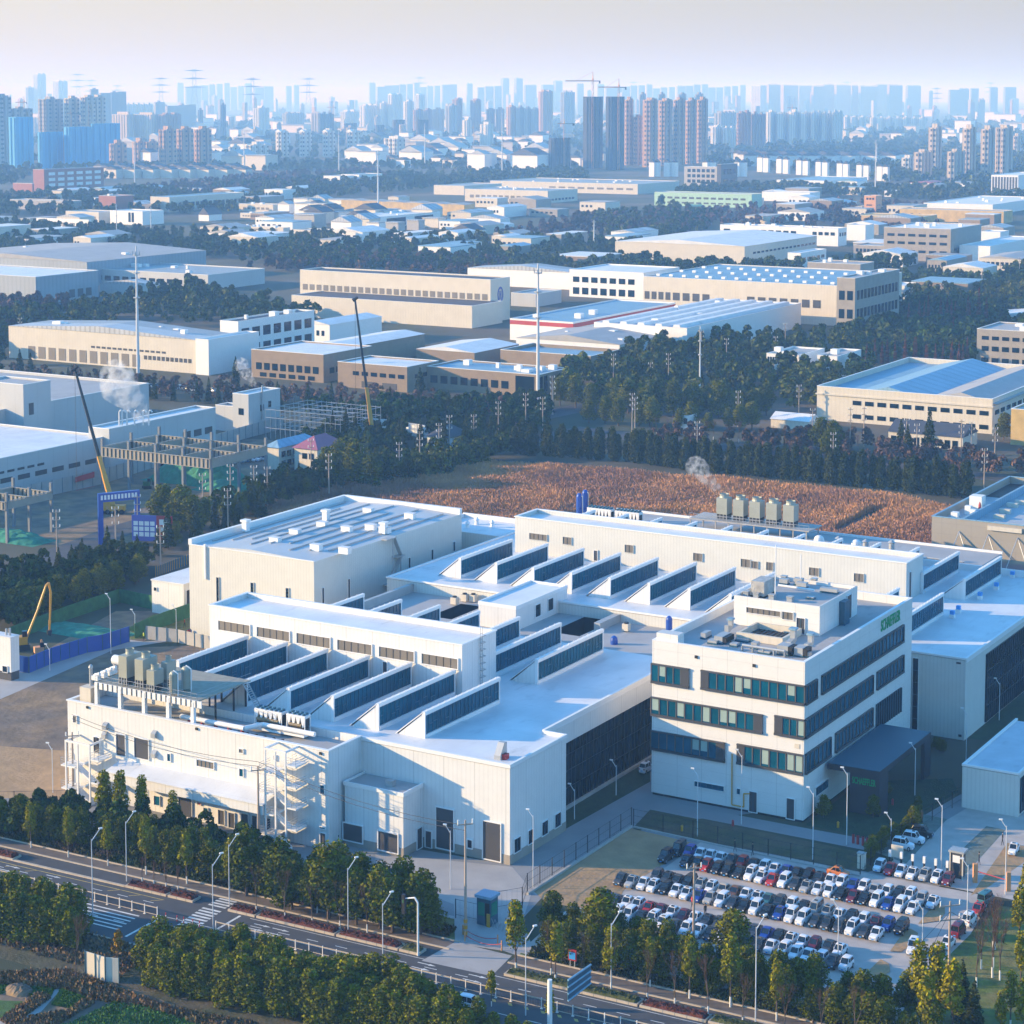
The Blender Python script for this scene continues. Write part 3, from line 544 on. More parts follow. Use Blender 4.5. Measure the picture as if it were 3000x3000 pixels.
# air cooled chillers
def chiller(x, v, z, n, label, group=None, s=1.0):
    t = Thing('air_chiller', label, 'chiller', x, v, z, group); L_ = n*1.15; d_ = 1.25*s; zz = z+2.6*s
    b = MB(); b.box(x-L_/2, x+L_/2, v-d_-0.05, v+d_, zz+1.9*s, zz+2.3*s)
    for i in range(n):
        xa = x-L_/2+i*L_/n; xb = xa+L_/n; mcx = (xa+xb)/2
        b.prism([(xa+0.03, v-d_, zz+1.9*s), (xb-0.03, v-d_, zz+1.9*s), (mcx+0.07, v-d_, zz-0.6*s), (mcx-0.07, v-d_, zz-0.6*s)], (0, 2*d_, 0))
    t.part('coil_casing', b, M['whitep'])
    b = MB(); b.box(x-L_/2+0.1, x+L_/2-0.1, v-d_+0.4, v+d_-0.3, zz-0.5*s, zz+1.8*s); b.box(x-L_/2+0.2, x+L_/2-0.2, v-d_+0.5, v+d_-0.4, z+0.9, zz-0.6*s); t.part('inside', b, M['black'])
    for i in range(n):
        for q in (-0.5, 0.5): t.part('fan', MB().lathe(x-L_/2+(i+0.5)*L_/n, v+d_*q, [(0.42*s, zz+2.3*s), (0.42*s, zz+2.8*s)], 10), M['bar'])
    b = MB(); b.tube((x-L_/2+0.6, v-d_+0.2, z+1.9), (x+L_/2-0.9, v-d_+0.2, z+1.9), 0.5*s, k=10); t.part('compressor', b, mat('brown_pipe', (0.2, 0.15, 0.08), 0.5))
    b = MB()
    for xx in (x-L_/2, x+L_/2-0.15): b.box(xx, xx+0.15, v-d_, v-d_+0.15, z, zz+1.9*s); b.box(xx, xx+0.15, v+d_-0.15, v+d_, z, zz+1.9*s)
    b.box(x-L_/2-0.6, x+L_/2+0.6, v-d_-1.2, v+d_, z, z+0.45); t.part('frame', b, M['whitep'])
x, v = XV(794, 2132, 18.8); chiller(x, v, 18.72, 6, 'white air cooled chiller with V shaped coils on the front roof, left one of two', s=0.8)
x, v = XV(875, 2146, 18.8); chiller(x, v, 18.72, 4, 'shorter white air cooled chiller with V shaped coils, right one on the front roof', s=0.8)
t = Thing('roof_pipe', 'long red edged white pipe running along the front roof parapet', 'pipe', -60, -8, 18.2)
b = MB(); xa, va = XV(530, 2104, 19.5); xb, vb = XV(715, 2140, 19.5); b.tube((xa, -8.2, 19.9), (xb, -8.2, 19.9), 0.5, k=10); b.tube((xb, -8.2, 19.9), (xb+1.6, -4.2, 19.9), 0.5, k=10); b.tube((xb+1.6, -4.2, 19.9), (xb+14.5, -4.2, 19.9), 0.5, k=10); t.part('pipe', b, M['whitep'])
b = MB()
for i in range(5): b.box(xa+2+i*3.4, xa+2.3+i*3.4, -8.6, -7.8, 18.1, 19.5)
t.part('support', b, M['red'])
for i in range(7):
    x = -62+i*2.2; t = Thing('roof_sleeper', 'black support beam lying on the grey roof strip, %s from the left' % od(i), 'beam', x, -7, 18.13, 'support beams on the grey roof strip'); t.part('beam', MB().box(x-0.2, x+0.2, -9.5, -6.2, 18.13, 18.5), M['black'])
x, v = XV(1470, 2222, 18.95); t = Thing('roof_access_box', 'small silver duct unit near the right corner of the front roof', 'duct', x, v, 18.95)
t.part('casing', MB().prism([(x-1.0, v-1.2, 18.95), (x-1.0, v+1.3, 18.95), (x-1.0, v+1.3, 22.0), (x-1.0, v+0.3, 22.0), (x-1.0, v-1.2, 19.8)], (1.4, 0, 0)), M['steel']); t.part('motor', MB().box(x+0.42, x+1.2, v-0.6, v+0.8, 18.95, 20.0), M['red'])
# low link roof between the two halls
lk_ = Thing('link_building', 'low flat grey roofed link between the two sawtooth halls, with two dark light wells', 'building', -50, 102)
b = MB(); Zc = 16.0
for (x0, x1, v0, v1) in ((-100, -82.5, 86.1, 118.8), (-82.5, -76, 86.1, 99.5), (-82.5, -76, 114.5, 118.8), (-76, -48.7, 86.1, 118.8), (-48.7, -40.6, 86.1, 101.5), (-40.6, -9.7, 86.1, 118.8)): b.box(x0, x1, v0, v1, 0.2, Zc)
lk_.part('roof', b, M['roofg'])
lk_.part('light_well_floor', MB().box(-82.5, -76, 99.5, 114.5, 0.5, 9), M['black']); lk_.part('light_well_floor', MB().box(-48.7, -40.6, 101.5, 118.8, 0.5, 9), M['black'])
b = MB()
for (x0, x1, v0, v1) in ((-82.6, -75.9, 99.4, 114.6), (-48.8, -40.5, 101.4, 118.7)):
    b = MB()
    for q in ((x0, x1, v0, v0+0.2), (x0, x1, v1-0.2, v1), (x0, x0+0.2, v0+0.2, v1-0.2), (x1-0.2, x1, v0+0.2, v1-0.2)): b.box(*q, 9, Zc-0.01)
    lk_.part('light_well_wall', b, M['glassd'])
b = MB(); b.box(-101.0, -99.9, 86.2, 118.7, Zc, 18.2); b.box(-40.2, -38.5, 108, 118.7, Zc+0.01, 18.0); lk_.part('parapet', b, M['steel'])
pb = Thing('roof_pavilion', 'white box shaped roof pavilion standing between the two dark light wells', 'building', -61.5, 111, Zc)
b = MB(); b.box(-67, -56.3, 97.8, 123.5, Zc, 21.5); pb.part('walls', b, M['white']); pb.part('roof', MB().box(-66.8, -56.5, 98.0, 123.3, 21.51, 21.7), M['roof'])
b = MB(); b.box(-67.1, -56.2, 97.7, 98.1, 21.3, 22.2); b.box(-56.6, -56.2, 98.11, 123.6, 21.3, 22.2); b.box(-67.1, -66.7, 98.11, 123.6, 21.3, 22.2); b.box(-66.69, -56.61, 123.2, 123.6, 21.3, 22.2); pb.part('coping', b, M['whitep'])
for a_, c_ in (((1567, 1776), (1582, 1800)), ((1604, 1759), (1619, 1782))):
    v_, z_ = onX(-56.3, *a_); v2, z2 = onX(-56.3, *c_); swin(pb, -56.3, (v_, v2, min(z_, z2)-0.2, max(z_, z2)+0.2), 'glassd', 'window', frame=0.15)
x, v = XV(1960, 1857, Zc); t = Thing('blue_tank', 'upright dark blue tank on the link roof beside the office roof', 'tank', x, v, Zc); t.part('shell', MB().lathe(x, v, [(0.8, Zc+0.5), (0.8, Zc+3.6), (0.65, Zc+4.1), (0.3, Zc+4.4), (0.05, Zc+4.5)], 16), M['blue']); t.part('foot', MB().box(x-0.6, x-0.3, v-0.6, v+0.6, Zc, Zc+0.5).box(x+0.3, x+0.6, v-0.6, v+0.6, Zc, Zc+0.5), M['steel'])
x, v = XV(1799, 1887, Zc); t = Thing('blue_dome_tank', 'squat blue tank with domed top behind the last roof monitor of the front hall', 'tank', x, v, Zc); t.part('shell', MB().lathe(x, v, [(0.9, Zc), (0.9, Zc+1.0), (0.75, Zc+1.6), (0.4, Zc+1.95), (0.05, Zc+2.1)], 16), M['blue'])
for i, p in enumerate(((1332, 1772), (1362, 1763), (1387, 1764), (1835, 1850))):
    x, v = XV(*p, Zc); t = Thing('roof_unit', 'small beige air unit on the grey link roof, %s from the left' % od(i), 'air unit', x, v, Zc, 'air units on the link roof'); t.part('casing', MB().box(x-0.8, x+0.8, v-0.8, v+0.8, Zc+0.3, Zc+2.0), M['cream']); t.part('fan', MB().lathe(x, v, [(0.6, Zc+2.0), (0.6, Zc+2.3)], 10), M['black'])
# ------------------------------------------------------------------ rear sawtooth hall
rh = Thing('factory_hall', 'rear sawtooth factory hall with a long raised block, before the brown reed field', 'factory', -30, 160)
V2 = 118.9
b = MB(); b.box(-108.5, 49.7, V2, 206, 0, 18.55); rh.part('walls', b, M['greyw'])
rh.part('roof', MB().box(-108.2, 49.4, V2+0.3, 205.6, 18.56, 18.7), M['roof'])
b = MB(); b.box(-108.7, 49.9, V2-0.2, V2+0.35, 18.705, 19.15); b.box(-108.7, -108.1, V2+0.36, 206.2, 18.705, 19.1); b.box(49.3, 49.9, V2+0.36, 206.2, 18.0, 19.1); b.box(-108.09, 49.29, 205.6, 206.2, 18.705, 20.4); rh.part('coping', b, M['whitep'])
b = MB(); b.box(-95.5, 19.2, 163.8, 164.3, 18.71, 28.6); b.box(-95.5, 19.2, 175.6, 176.1, 18.71, 28.6); b.box(-95.5, -95.0, 164.31, 175.59, 18.71, 28.6); b.box(18.7, 19.2, 164.31, 175.59, 18.71, 28.6); rh.part('raised_block', b, M['greyw'])
rh.part('roof', MB().box(-95.0, 18.7, 164.3, 175.6, 27.2, 27.6), M['roof'])
b = MB(); b.box(-95.7, 19.4, 163.6, 164.4, 28.603, 28.85); b.box(-95.7, 19.4, 175.5, 176.3, 28.603, 28.85); b.box(-95.7, -94.9, 164.41, 175.49, 28.603, 28.85); b.box(18.6, 19.4, 164.41, 175.49, 28.603, 28.85); rh.part('coping', b, M['whitep'])
for pts, n in (([(1552,1561),(1603,1585)],4), ([(1650,1572),(1674.5,1596)],2), ([(1831.5,1595),(1856,1620)],2), ([(2032,1619),(2058,1645)],2), ([(2171.5,1636.5),(2198.5,1663)],2), ([(2202,1643),(2221.5,1666)],2), ([(2246,1646),(2265.5,1672)],2), ([(2371.5,1661.5),(2399.5,1688)],2), ([(2503,1678.5),(2531,1706)],2)):
    fwin(rh, 163.8, frect(163.8, *pts), 'louvre', 'louvre_window', n=n, frame=0.08, fm='greyw', barm='black')
fwin(rh, 163.8, frect(163.8, (1741,1612), (1751,1643)), 'dark', 'door', frame=0.12)
v_, z_ = onX(19.2, 2661, 1716); v2, z2 = onX(19.2, 2666, 1764); swin(rh, 19.2, (v_, v_+1.6, 18.8, 26.0), 'dark', 'service_door', frame=0.1)
for k in range(9): monitor(rh, -91.4+11.2*k, 128.3, 155.5 if k != 8 else 155.5)
monitor(rh, 31.6, 128.3, 156); 
for k in range(11):
    if k == 2 and False: continue
    monitor(rh, -91.2+11.1*k, 177.2 if k < 10 else 174.5, 203)
monitor(rh, 31.4, 173, 203)
monitor(rh, 20.3, 128.3, 155.5)
# side wall of the right end: dark curtain wall, and its white end bay
b = MB(); b.box(49.7, 50.0, 133.5, 205.8, 0.4, 16.6); gw = rh.part('glass_wall', b, M['glassd'])
g = MB()
for i in range(46): g.box(50.0, 50.12, 134+i*1.57, 134.15+i*1.57, 0.4, 16.6)
for z in (4.2, 8.4, 12.5): g.box(50.0, 50.1, 133.6, 205.7, z, z+0.15)
rh.part('glazing_bars', g, MATS['dark_bar'], gw)
fwin(rh, V2, (37.3, 38.6, 0.5, 17.5), 'glassd', 'strip_window', frame=0.1, rows=6)
fwin(rh, V2, frect(V2, (2802, 1939), (2815, 1946)), 'dark', 'sign_plate', frame=0); fwin(rh, V2, frect(V2, (2808, 2151), (2817, 2159)), 'dark', 'vent_grille', frame=0)
for i, p in enumerate(((2966, 1693), (2919, 1727), (2871, 1755), (2808, 1795), (2790, 1810))):
    x, v = XV(*p, 18.7); t = Thing('roof_cap_vent', 'small roof vent with a bright blue cap, %s from the far end' % od(i), 'vent', x, v, 18.7, 'blue capped roof vents')
    t.part('base', MB().box(x-0.6, x+0.6, v-0.6, v+0.6, 18.7, 19.6), M['whitep']); t.part('cap', MB().box(x-0.5, x+0.5, v-0.5, v+0.5, 19.61, 20.5), mat('bright_blue_cap', (0.05, 0.32, 0.75), 0.4))
# ------------------------------------------------------------------ plant building behind it with cooling towers, tanks and chillers
pl = Thing('plant_building', 'low plant building behind the rear hall carrying cooling towers and blue tanks', 'building', -40, 220)
b = MB(); b.box(-100, 22, 207, 234, 0, 17.8); pl.part('walls', b, M['greyw']); pl.part('roof', MB().box(-99.8, 21.8, 207.2, 233.8, 17.81, 17.95), M['roofg'])
b = MB(); b.box(-100.2, 22.2, 233.7, 234.2, 17.82, 18.6); pl.part('coping', b, M['whitep'])
b = MB(); b.box(-68, -30, 219, 229, 21.2, 21.5)
for i in range(10):
    for v in (219.5, 228.5): b.box(-68+i*4.1, -67.7+i*4.1, v-0.15, v+0.15, 17.95, 21.2)
pl.part('deck', b, M['concrete']); rl = MB()
for zz in (0.7, 1.5): rl.tube((-68, 219, 21.5+zz), (-30, 219, 21.5+zz), 0.06, k=4)
for i in range(26): rl.tube((-68+i*1.52, 219, 21.5), (-68+i*1.52, 219, 23), 0.05, k=4)
pl.part('railing', rl, M['steel'])
for i, (px_, yb, yt) in enumerate(((2117, 1532, 1475), (2165, 1538, 1478), (2213, 1544, 1482), (2262, 1549, 1488), (2312, 1553, 1493))):
    x, v = XV(px_, yb, 21.5); v = 222.0; x = onV(v, px_, yb)[0]; cooling_tower(x, v+1, 21.5, 3.4, 3.6, 6.4, 'tall square cooling tower behind the rear hall, %s from the left of five%s' % (od(i), ', steaming' if i == 0 else ''), 'cooling towers behind the rear hall', leg=1.6)
for px_, lb in ((1697, 'tall blue round tank behind the rear hall, the left one of the pair'), (1714, 'tall blue round tank behind the rear hall, the right one of the pair')):
    v = 212.0 if px_ == 1697 else 215.0; x = onV(v, px_, 1500)[0]; t = Thing('blue_tank', lb, 'tank', x, v, 17.95); hh = 6.6 if px_ == 1697 else 7.2; z = 18.0+2.2
    t.part('shell', MB().lathe(x, v, [(0.95, z), (0.95, z+hh-1.0), (0.75, z+hh-0.5), (0.5, z+hh-0.1), (0.05, z+hh)], 16), M['blue']); t.part('pipe', MB().tube((x+1.3, v-0.3, z), (x+1.3, v-0.3, z+hh-0.8), 0.14).tube((x+1.3, v-0.3, z+hh-0.8), (x+0.9, v-0.3, z+hh-0.8), 0.14), M['steel']); t.part('support', MB().box(x-0.9, x+0.9, v-0.9, v+0.9, 17.95, z), M['steel'])
for i, px_ in enumerate((1760, 1842)):
    v = 211.0; x = onV(v, px_, 1520)[0]; chiller(x, v, 18.3, 7, 'white air cooled chiller bank behind the rear hall, %s one beside the blue tanks' % ('left' if i == 0 else 'right'), s=1.0)
for i, px_ in enumerate((2400, 2509)):
    v = 212.0; x = onV(v, px_, 1560)[0]; t = Thing('white_tank', 'white domed tank among roof pipes behind the rear hall, %s of two' % ('left' if i == 0 else 'right'), 'tank', x, v, 17.95); t.part('shell', MB().lathe(x, v, [(1.5, 18), (1.5, 21), (1.2, 21.8), (0.6, 22.2), (0.05, 22.3)], 14), M['whitep'])
for i, px_ in enumerate((2457, 2537, 2613)):
    v = 210.0; x = onV(v, px_, 1560)[0]; hh = (5.2, 5.2, 5.8)[i]; t = Thing('exhaust_stack', 'short round exhaust stack with rain cap behind the rear hall, %s from the left' % od(i), 'chimney', x, v, 17.95); t.part('pipe', MB().lathe(x, v, [(0.5 if i == 0 else 0.8, 18), (0.5 if i == 0 else 0.8, 18+hh-1)], 12), M['steel']); t.part('cap', MB().lathe(x, v, [(1.1, 18+hh-0.7), (0.1, 18+hh)], 12), M['steel'])
t = Thing('pipe_run', 'grey pipes and ducts lying between the white tanks and stacks behind the rear hall', 'pipe', -5, 210, 17.95); b = MB()
for k_ in range(5): b.tube((-28, 208+k_*1.3, 19.2+0.3*(k_%2)), (18, 208+k_*1.3, 19.2+0.3*(k_%2)), 0.28, k=6)
for k_ in range(8): b.box(-26+k_*5.5, -24+k_*5.5, 207.4, 208.6, 18.2, 20.4)
t.part('pipe', b, M['steel'])
# small block behind the warehouse
t = Thing('annex_building', 'small flat white building joining the warehouse block and the rear hall', 'building', -121, 187)
t.part('walls', MB().box(-133, -109.2, 178.2, 197, 0, 18.8), M['greyw']); t.part('roof', MB().box(-132.8, -109.4, 178.4, 196.8, 18.81, 18.9), M['roof']); t.part('coping', MB().box(-133.2, -109.1, 196.6, 197.2, 18.905, 20.2).box(-133.2, -132.7, 178.1, 196.59, 18.905, 19.9), M['whitep'])
for i, p in enumerate(((1370, 1546), (1397, 1536), (1442, 1544))):
    x, v = XV(*p, 18.9); q = Thing('roof_ventilator', 'small white pointed roof ventilator on the joining building, %s of three' % od(i), 'vent', x, v, 18.9, 'pointed ventilators on the joining building'); q.part('body', MB().lathe(x, v, [(0.7, 18.9), (0.5, 19.9), (0.8, 20.2), (0.1, 21.2)], 10), M['whitep'])
# ------------------------------------------------------------------ tall warehouse block
wb = Thing('warehouse_block', 'tall pale green grey warehouse block with striped metal roof and slim vertical windows', 'warehouse', -140, 137)
b = MB(); x0, x1, v0, v1, zt = -161.0, -119.4, 101.2, 173.8, 25.2
b.box(x0, x1, v0, v1, 0, zt); wb.part('walls', b, M['greyw'])
b = MB(); b.prism([(x0+1.2, v0+0.2, zt+0.004), (x1-0.2, v0+0.2, zt+0.004), ((x0+x1)/2, v0+0.2, zt+0.9)], (0, v1-v0-1.6, 0)); wb.part('roof', b, mat('striped_metal_roof', (0.47, 0.49, 0.50), 0.5, 0.1, 0.05, ribs=0, hjoint=0, stain=0.06))
b = MB()
for i in range(9): xx = x0+3.2+i*4.3; zz = zt+0.95-abs(xx-(x0+x1)/2)/((x1-x0)/2)*0.85; b.box(xx, xx+0.4, v0+6+(i%3)*3, v1-4-(i%2)*9, zz, zz+0.25)
wb.part('roof_seam', b, M['steel'])
b = MB(); b.box(x0-0.15, x0+1.0, v0-0.1, v1+0.1, zt+0.005, zt+1.6); b.box(x0+1.01, x1+0.1, v1-1.2, v1+0.1, zt+0.005, zt+1.7); b.box(x0+1.01, x1+0.1, v0-0.15, v0+0.18, zt+0.005, zt+0.25); wb.part('coping', b, M['whitep'])
for tl, br in (((635,1691),(643,1765)), ((735.5,1706.5),(744,1748)), ((838.5,1722),(847,1763))): fwin(wb, v0, frect(v0, tl, br), 'glassd', 'slit_window', frame=0.1, fm='greyw', rows=4)
for a_, c_ in (((942, 1723), (948, 1778)), ((1018, 1697), (1024, 1752)), ((1195.5, 1635), (1201, 1663)), ((1262, 1611), (1268, 1638)), ((1326, 1588), (1332, 1613))):
    v_, z_ = onX(x1, *a_); v2, z2 = onX(x1, *c_); swin(wb, x1, (v_, v2, min(z_, z2), max(z_, z2)), 'glassd', 'slit_window', frame=0.1)
wb.part('downpipe', MB().box(x0+5.4, x0+6.0, v0-0.5, v0-0.01, 16.5, 26.0), M['whitep'])
vs = onX(x1, 1138, 1580)[0]; b = MB(); b.box(x1+0.05, x1+1.8, vs-3.5, vs+1.5, 25.2, 25.5); b.box(x1+0.05, x1+1.8, vs-3, vs+3, 12.4, 12.7); b.box(x1+0.05, x1+1.8, vs+1.5, vs+5.5, 19.4, 19.7)
for q in ((vs-0.2, 0, 25.2), (vs+3.6, 0, 19.4)): b.box(x1+1.5, x1+1.75, q[0]-0.12, q[0]+0.12, q[1], q[2])
b.prism([(x1+0.3, vs+1.2, 25.4), (x1+0.3, vs+1.2, 25.0), (x1+0.3, vs+4.6, 19.4), (x1+0.3, vs+4.6, 19.8)], (1.3, 0, 0)); b.prism([(x1+0.3, vs+4.6, 19.6), (x1+0.3, vs+4.6, 19.2), (x1+0.3, vs-1.0, 12.4), (x1+0.3, vs-1.0, 12.8)], (1.3, 0, 0)); b.prism([(x1+0.3, vs-0.6, 12.6), (x1+0.3, vs-0.6, 12.2), (x1+0.3, vs+5.6, 5.4), (x1+0.3, vs+5.6, 5.8)], (1.3, 0, 0))
wb.part('wall_stair', b, M['steel'])
for i, p in enumerate(((812, 1591), (870, 1567), (932, 1611), (950, 1545), (1022, 1558), (1085, 1504), (1133, 1560), (1207, 1519), (1016, 1620), (1092, 1552))):
    x, v = XV(*p, zt+0.5)
    q = Thing('skylight_vent', 'low white box vent on the striped warehouse roof, %s from the left' % od(i), 'roof vent', x, v, zt+0.3, 'box vents on the striped warehouse roof'); q.part('casing', MB().box(x-2.1, x+0.9, v-0.9, v+0.9, zt+0.3, zt+1.9), M['whitep']); q.part('lid', MB().box(x-2.2, x+1.0, v-1.0, v+1.0, zt+1.91, zt+2.1), M['roof'])
for i, p in enumerate(((955, 1520), (1125, 1557), (720, 1550))):
    x, v = XV(*p, zt+0.9); q = Thing('rooftop_fan', 'tall white fan unit on the striped warehouse roof, %s of three' % od(i), 'fan unit', x, v, zt+0.3, 'fan units on the striped warehouse roof'); q.part('casing', MB().box(x-0.8, x+0.8, v-0.8, v+0.8, zt+0.3, zt+3.0).box(x-1.1, x+1.1, v-1.1, v+1.1, zt+3.01, zt+3.6), M['whitep'])
# ------------------------------------------------------------------ office building
OX0, OX1, OV0, OV1, OH = 4.9, 39.1, 50.0, 112.5, 33.0
of = Thing('office_building', 'four storey cream panelled office block with dark ribbon windows beside the car park', 'office building', 22, 80)
b = MB(); b.box(OX0, OX1, OV0, OV1, 0.5, OH-1.9); of.part('walls', b, M['panel'])
b = MB(); parapet_roof(b, OX0, OX1, OV0, OV1, OH-1.89, 0, OH, 0.6); of.part('parapet', b, M['panel'])
b = MB(); b.box(OX0-0.05, OX1+0.08, OV0-0.08, OV0+0.65, OH+0.004, OH+0.16); b.box(OX0-0.05, OX1+0.08, OV1-0.65, OV1+0.08, OH+0.004, OH+0.16); b.box(OX0-0.05, OX0+0.65, OV0+0.66, OV1-0.66, OH+0.004, OH+0.16); b.box(OX1-0.65, OX1+0.08, OV0+0.66, OV1-0.66, OH+0.004, OH+0.16); of.part('coping', b, M['whitep'])
of.part('roof', MB().box(OX0+0.6, OX1-0.6, OV0+0.6, OV1-0.6, OH-1.88, OH-1.75), M['roofg']); of.part('plinth', MB().box(OX0+0.2, OX1-0.2, OV0+0.2, OV1, 0, 0.49), M['black'])
def q6(x, y): return 1880+x*.26915, 1900+y*.26915
def ribbon(tl, br, dl=None, dr=None, n=8, corner=None):
    x0, x1, z0, z1 = frect(OV0, q6(*tl), q6(*br))
    x0 = max(x0, OX0-0.12)
    fr = MB(); fr.box(x0, x1, OV0-0.55, OV0-0.003, z0, z0+0.5); fr.box(x0, x1, OV0-0.5, OV0-0.003, z1-0.3, z1)
    o = of.part('ribbon_window', MB().box(x0+0.1, x1-0.1, OV0-0.2, OV0-0.004, z0+0.51, z1-0.31), M['glass'])
    of.part('frame', fr, M['dark'], o)
    d = MB()
    if dl: xl = onV(OV0, *q6(dl, tl[1]))[0]; d.box(x0, xl, OV0-0.34, OV0-0.201, z0+0.502, z1-0.302)
    if dr: xr = onV(OV0, *q6(dr, tl[1]))[0]; d.box(xr, x1, OV0-0.34, OV0-0.201, z0+0.502, z1-0.302)
    if dl or dr: of.part('side_panel', d, M['dark'], o)
    g = MB(); xa = xl if dl else x0; xb = xr if dr else x1
    for i in range(n+1): xx = xa+(xb-xa)*i/n; g.box(xx-0.09, xx+0.09, OV0-0.32, OV0-0.202, z0+0.502, z1-0.302)
    of.part('glazing_bars', g, MATS.get('bronze') or mat('bronze', (0.14, 0.11, 0.09), 0.4), o)
    r_ = random.Random(int(tl[0]+tl[1])); bl = MB()
    for i in range(n):
        if r_.random() < 0.3: bl.box(xa+(xb-xa)*(i+0.12)/n, xa+(xb-xa)*(i+0.88)/n, OV0-0.215, OV0-0.202, z0+0.6+r_.random()*1.2, z1-0.4)
    if bl.v: of.part('pane', bl, mat('pale_blind', (0.30, 0.40, 0.36), 0.6, spec=0.3), o)
    return z0, z1
zw4 = ribbon((90,150),(520,435), dr=430, n=4)
ribbon((648,228),(1775,620), dl=730, n=11); ribbon((90,515),(1320,930), dr=1230, n=12); ribbon((1450,720),(1775,990), dl=1535, n=3)
ribbon((90,880),(910,1240), dr=820, n=8); ribbon((1040,1030),(1760,1380), dl=1120, n=7)
fwin(of, OV0, frect(OV0, q6(578,1440), q6(898,1555)), 'glass', 'window', n=5, frame=0.1); fwin(of, OV0, frect(OV0, q6(1040,1520), q6(1075,1588)), 'glass', 'window', frame=0.1)
fwin(of, OV0, frect(OV0, q6(1175,1550), q6(1255,1785)), 'dark', 'door', n=2, frame=0.15); fwin(of, OV0, frect(OV0, q6(1582,1625), q6(1662,1860)), 'dark', 'door', frame=0.15)
for p in ((595, 90), (1225, 185)): x, z = onV(OV0, *q6(*p)); of.part('wall_lamp', MB().box(x-0.3, x+0.3, OV0-0.25, OV0-0.004, z-0.3, z+0.3), M['black'])
def gx(x, y, v=OV0-0.3): a = onV(v, *q6(x, y)); return (a[0], v, a[1])
b = MB(); ps = [gx(983, 1145), gx(980, 1700), gx(1110, 1725), gx(1110, 1580), gx(1175, 1580)]
for a_, c_ in zip(ps[:-1], ps[1:]): b.tube(a_, c_, 0.13, k=6)
of.part('gas_pipe', b, M['yellow'])
of.part('notice_plate', MB().box(onV(OV0, *q6(1665,1040))[0], onV(OV0, *q6(1720,1040))[0], OV0-0.08, OV0-0.004, onV(OV0, *q6(1700,1088))[1], onV(OV0, *q6(1700,1038))[1]), M['cream'])
def q2(x, y): return 2000+x*.5176, 1700+y*.5176
def sribbon(a_, c_, zz, n, dark_end=0, m='glass'):
    """side ribbon from image column a_ to c_ between heights zz"""
    v0 = max(onX(OX1, *a_)[0], OV0-0.1); v1 = min(onX(OX1, *c_)[0], OV1); z0, z1 = zz
    o = of.part('ribbon_window', MB().box(OX1+0.004, OX1+0.2, v0, v1, z0+0.51, z1-0.31), M[m])
    fr = MB(); fr.box(OX1+0.003, OX1+0.55, v0, v1, z0, z0+0.5); fr.box(OX1+0.003, OX1+0.5, v0, v1, z1-0.3, z1); fr.box(OX1+0.003, OX1+0.5, v1-0.2, v1, z0+0.501, z1-0.301); of.part('frame', fr, M['dark'], o)
    g = MB()
    for i in range(n): vv = v0+(v1-v0)*i/n; g.box(OX1+0.202, OX1+0.34, vv, vv+0.18, z0+0.502, z1-0.302)
    of.part('glazing_bars', g, MATS['bronze'], o)
zA = frect(OV0, q6(648,228), q6(1775,620))[2:]; zB = frect(OV0, q6(1450,720), q6(1775,990))[2:]; zC = frect(OV0, q6(1040,1030), q6(1760,1380))[2:]
sribbon(q2(690,600), q2(755,560), zA, 4); sribbon(q2(782,580), q2(1245,300), zA, 22)
sribbon(q2(690,800), q2(1072,580), zB, 16); sribbon(q2(1095,560), q2(1245,470), zB, 8)
sribbon(q2(690,1030), q2(833,930), zC, 6); sribbon(q2(860,900), q2(1070,780), zC, 11)
v0 = onX(OX1, *q2(1092,760))[0]; v1 = onX(OX1, *q2(1232,690))[0]
o = of.part('entrance_glazing', MB().box(OX1+0.004, OX1+0.2, v0, v1, 8.5, zC[1]), M['glassd']); g = MB()
for i in range(12): vv = v0+(v1-v0)*i/11; g.box(OX1+0.202, OX1+0.4, vv-0.06, vv+0.06, 8.5, zC[1])
of.part('glazing_bars', g, M['bar'], o)
v0, z0 = onX(OX1, *q2(748,1200)); v1, _ = onX(OX1, *q2(822,1150)); swin(of, OX1, (v0, v1, z0-0.9, z0+0.9), 'glass', 'window', n=4, frame=0.1)
# lettering
def sign(t, txt, p0, p1, zb, zt, m, side=True, thick=0.12, parent=None):
    cu = bpy.data.curves.new('lettering', 'FONT'); cu.body = txt; cu.size = 1; cu.extrude = 0.06; cu.offset = 0.012
    tmp = bpy.data.objects.new('lettering', cu); COL.objects.link(tmp); bpy.context.view_layer.update()
    dg = bpy.context.evaluated_depsgraph_get(); me = bpy.data.meshes.new_from_object(tmp.evaluated_get(dg)); bpy.data.objects.remove(tmp)
    xs = [v.co.x for v in me.vertices]; ys = [v.co.y for v in me.vertices]; a, c, d, e = min(xs), max(xs), min(ys), max(ys)
    for v in me.vertices:
        f = (v.co.x-a)/(c-a); g_ = (v.co.y-d)/(e-d); zz = v.co.z
        q = Vector(p0)+(Vector(p1)-Vector(p0))*f; q.z = zb+(zt-zb)*g_
        if side: q.x += thick*(0.5+zz/0.12)
        else: q.y -= thick*(0.5+zz/0.12)
        v.co = q-Vector(t.off)
    me.materials.clear(); me.materials.append(m); me.name = 'lettering'
    o = bpy.data.objects.new('lettering', me); COL.objects.link(o); o.parent = parent or t.o; return o
v0, za = onX(OX1, 2580, 1848); v1, zb = onX(OX1, 2636, 1818)
_, zt1 = onX(OX1, 2580, 1818); sign(of, 'SCHAEFFLER', (OX1+0.05, v0, 0), (OX1+0.05, v1, 0), (za+zb)/2-0.1, zt1, M['green'])
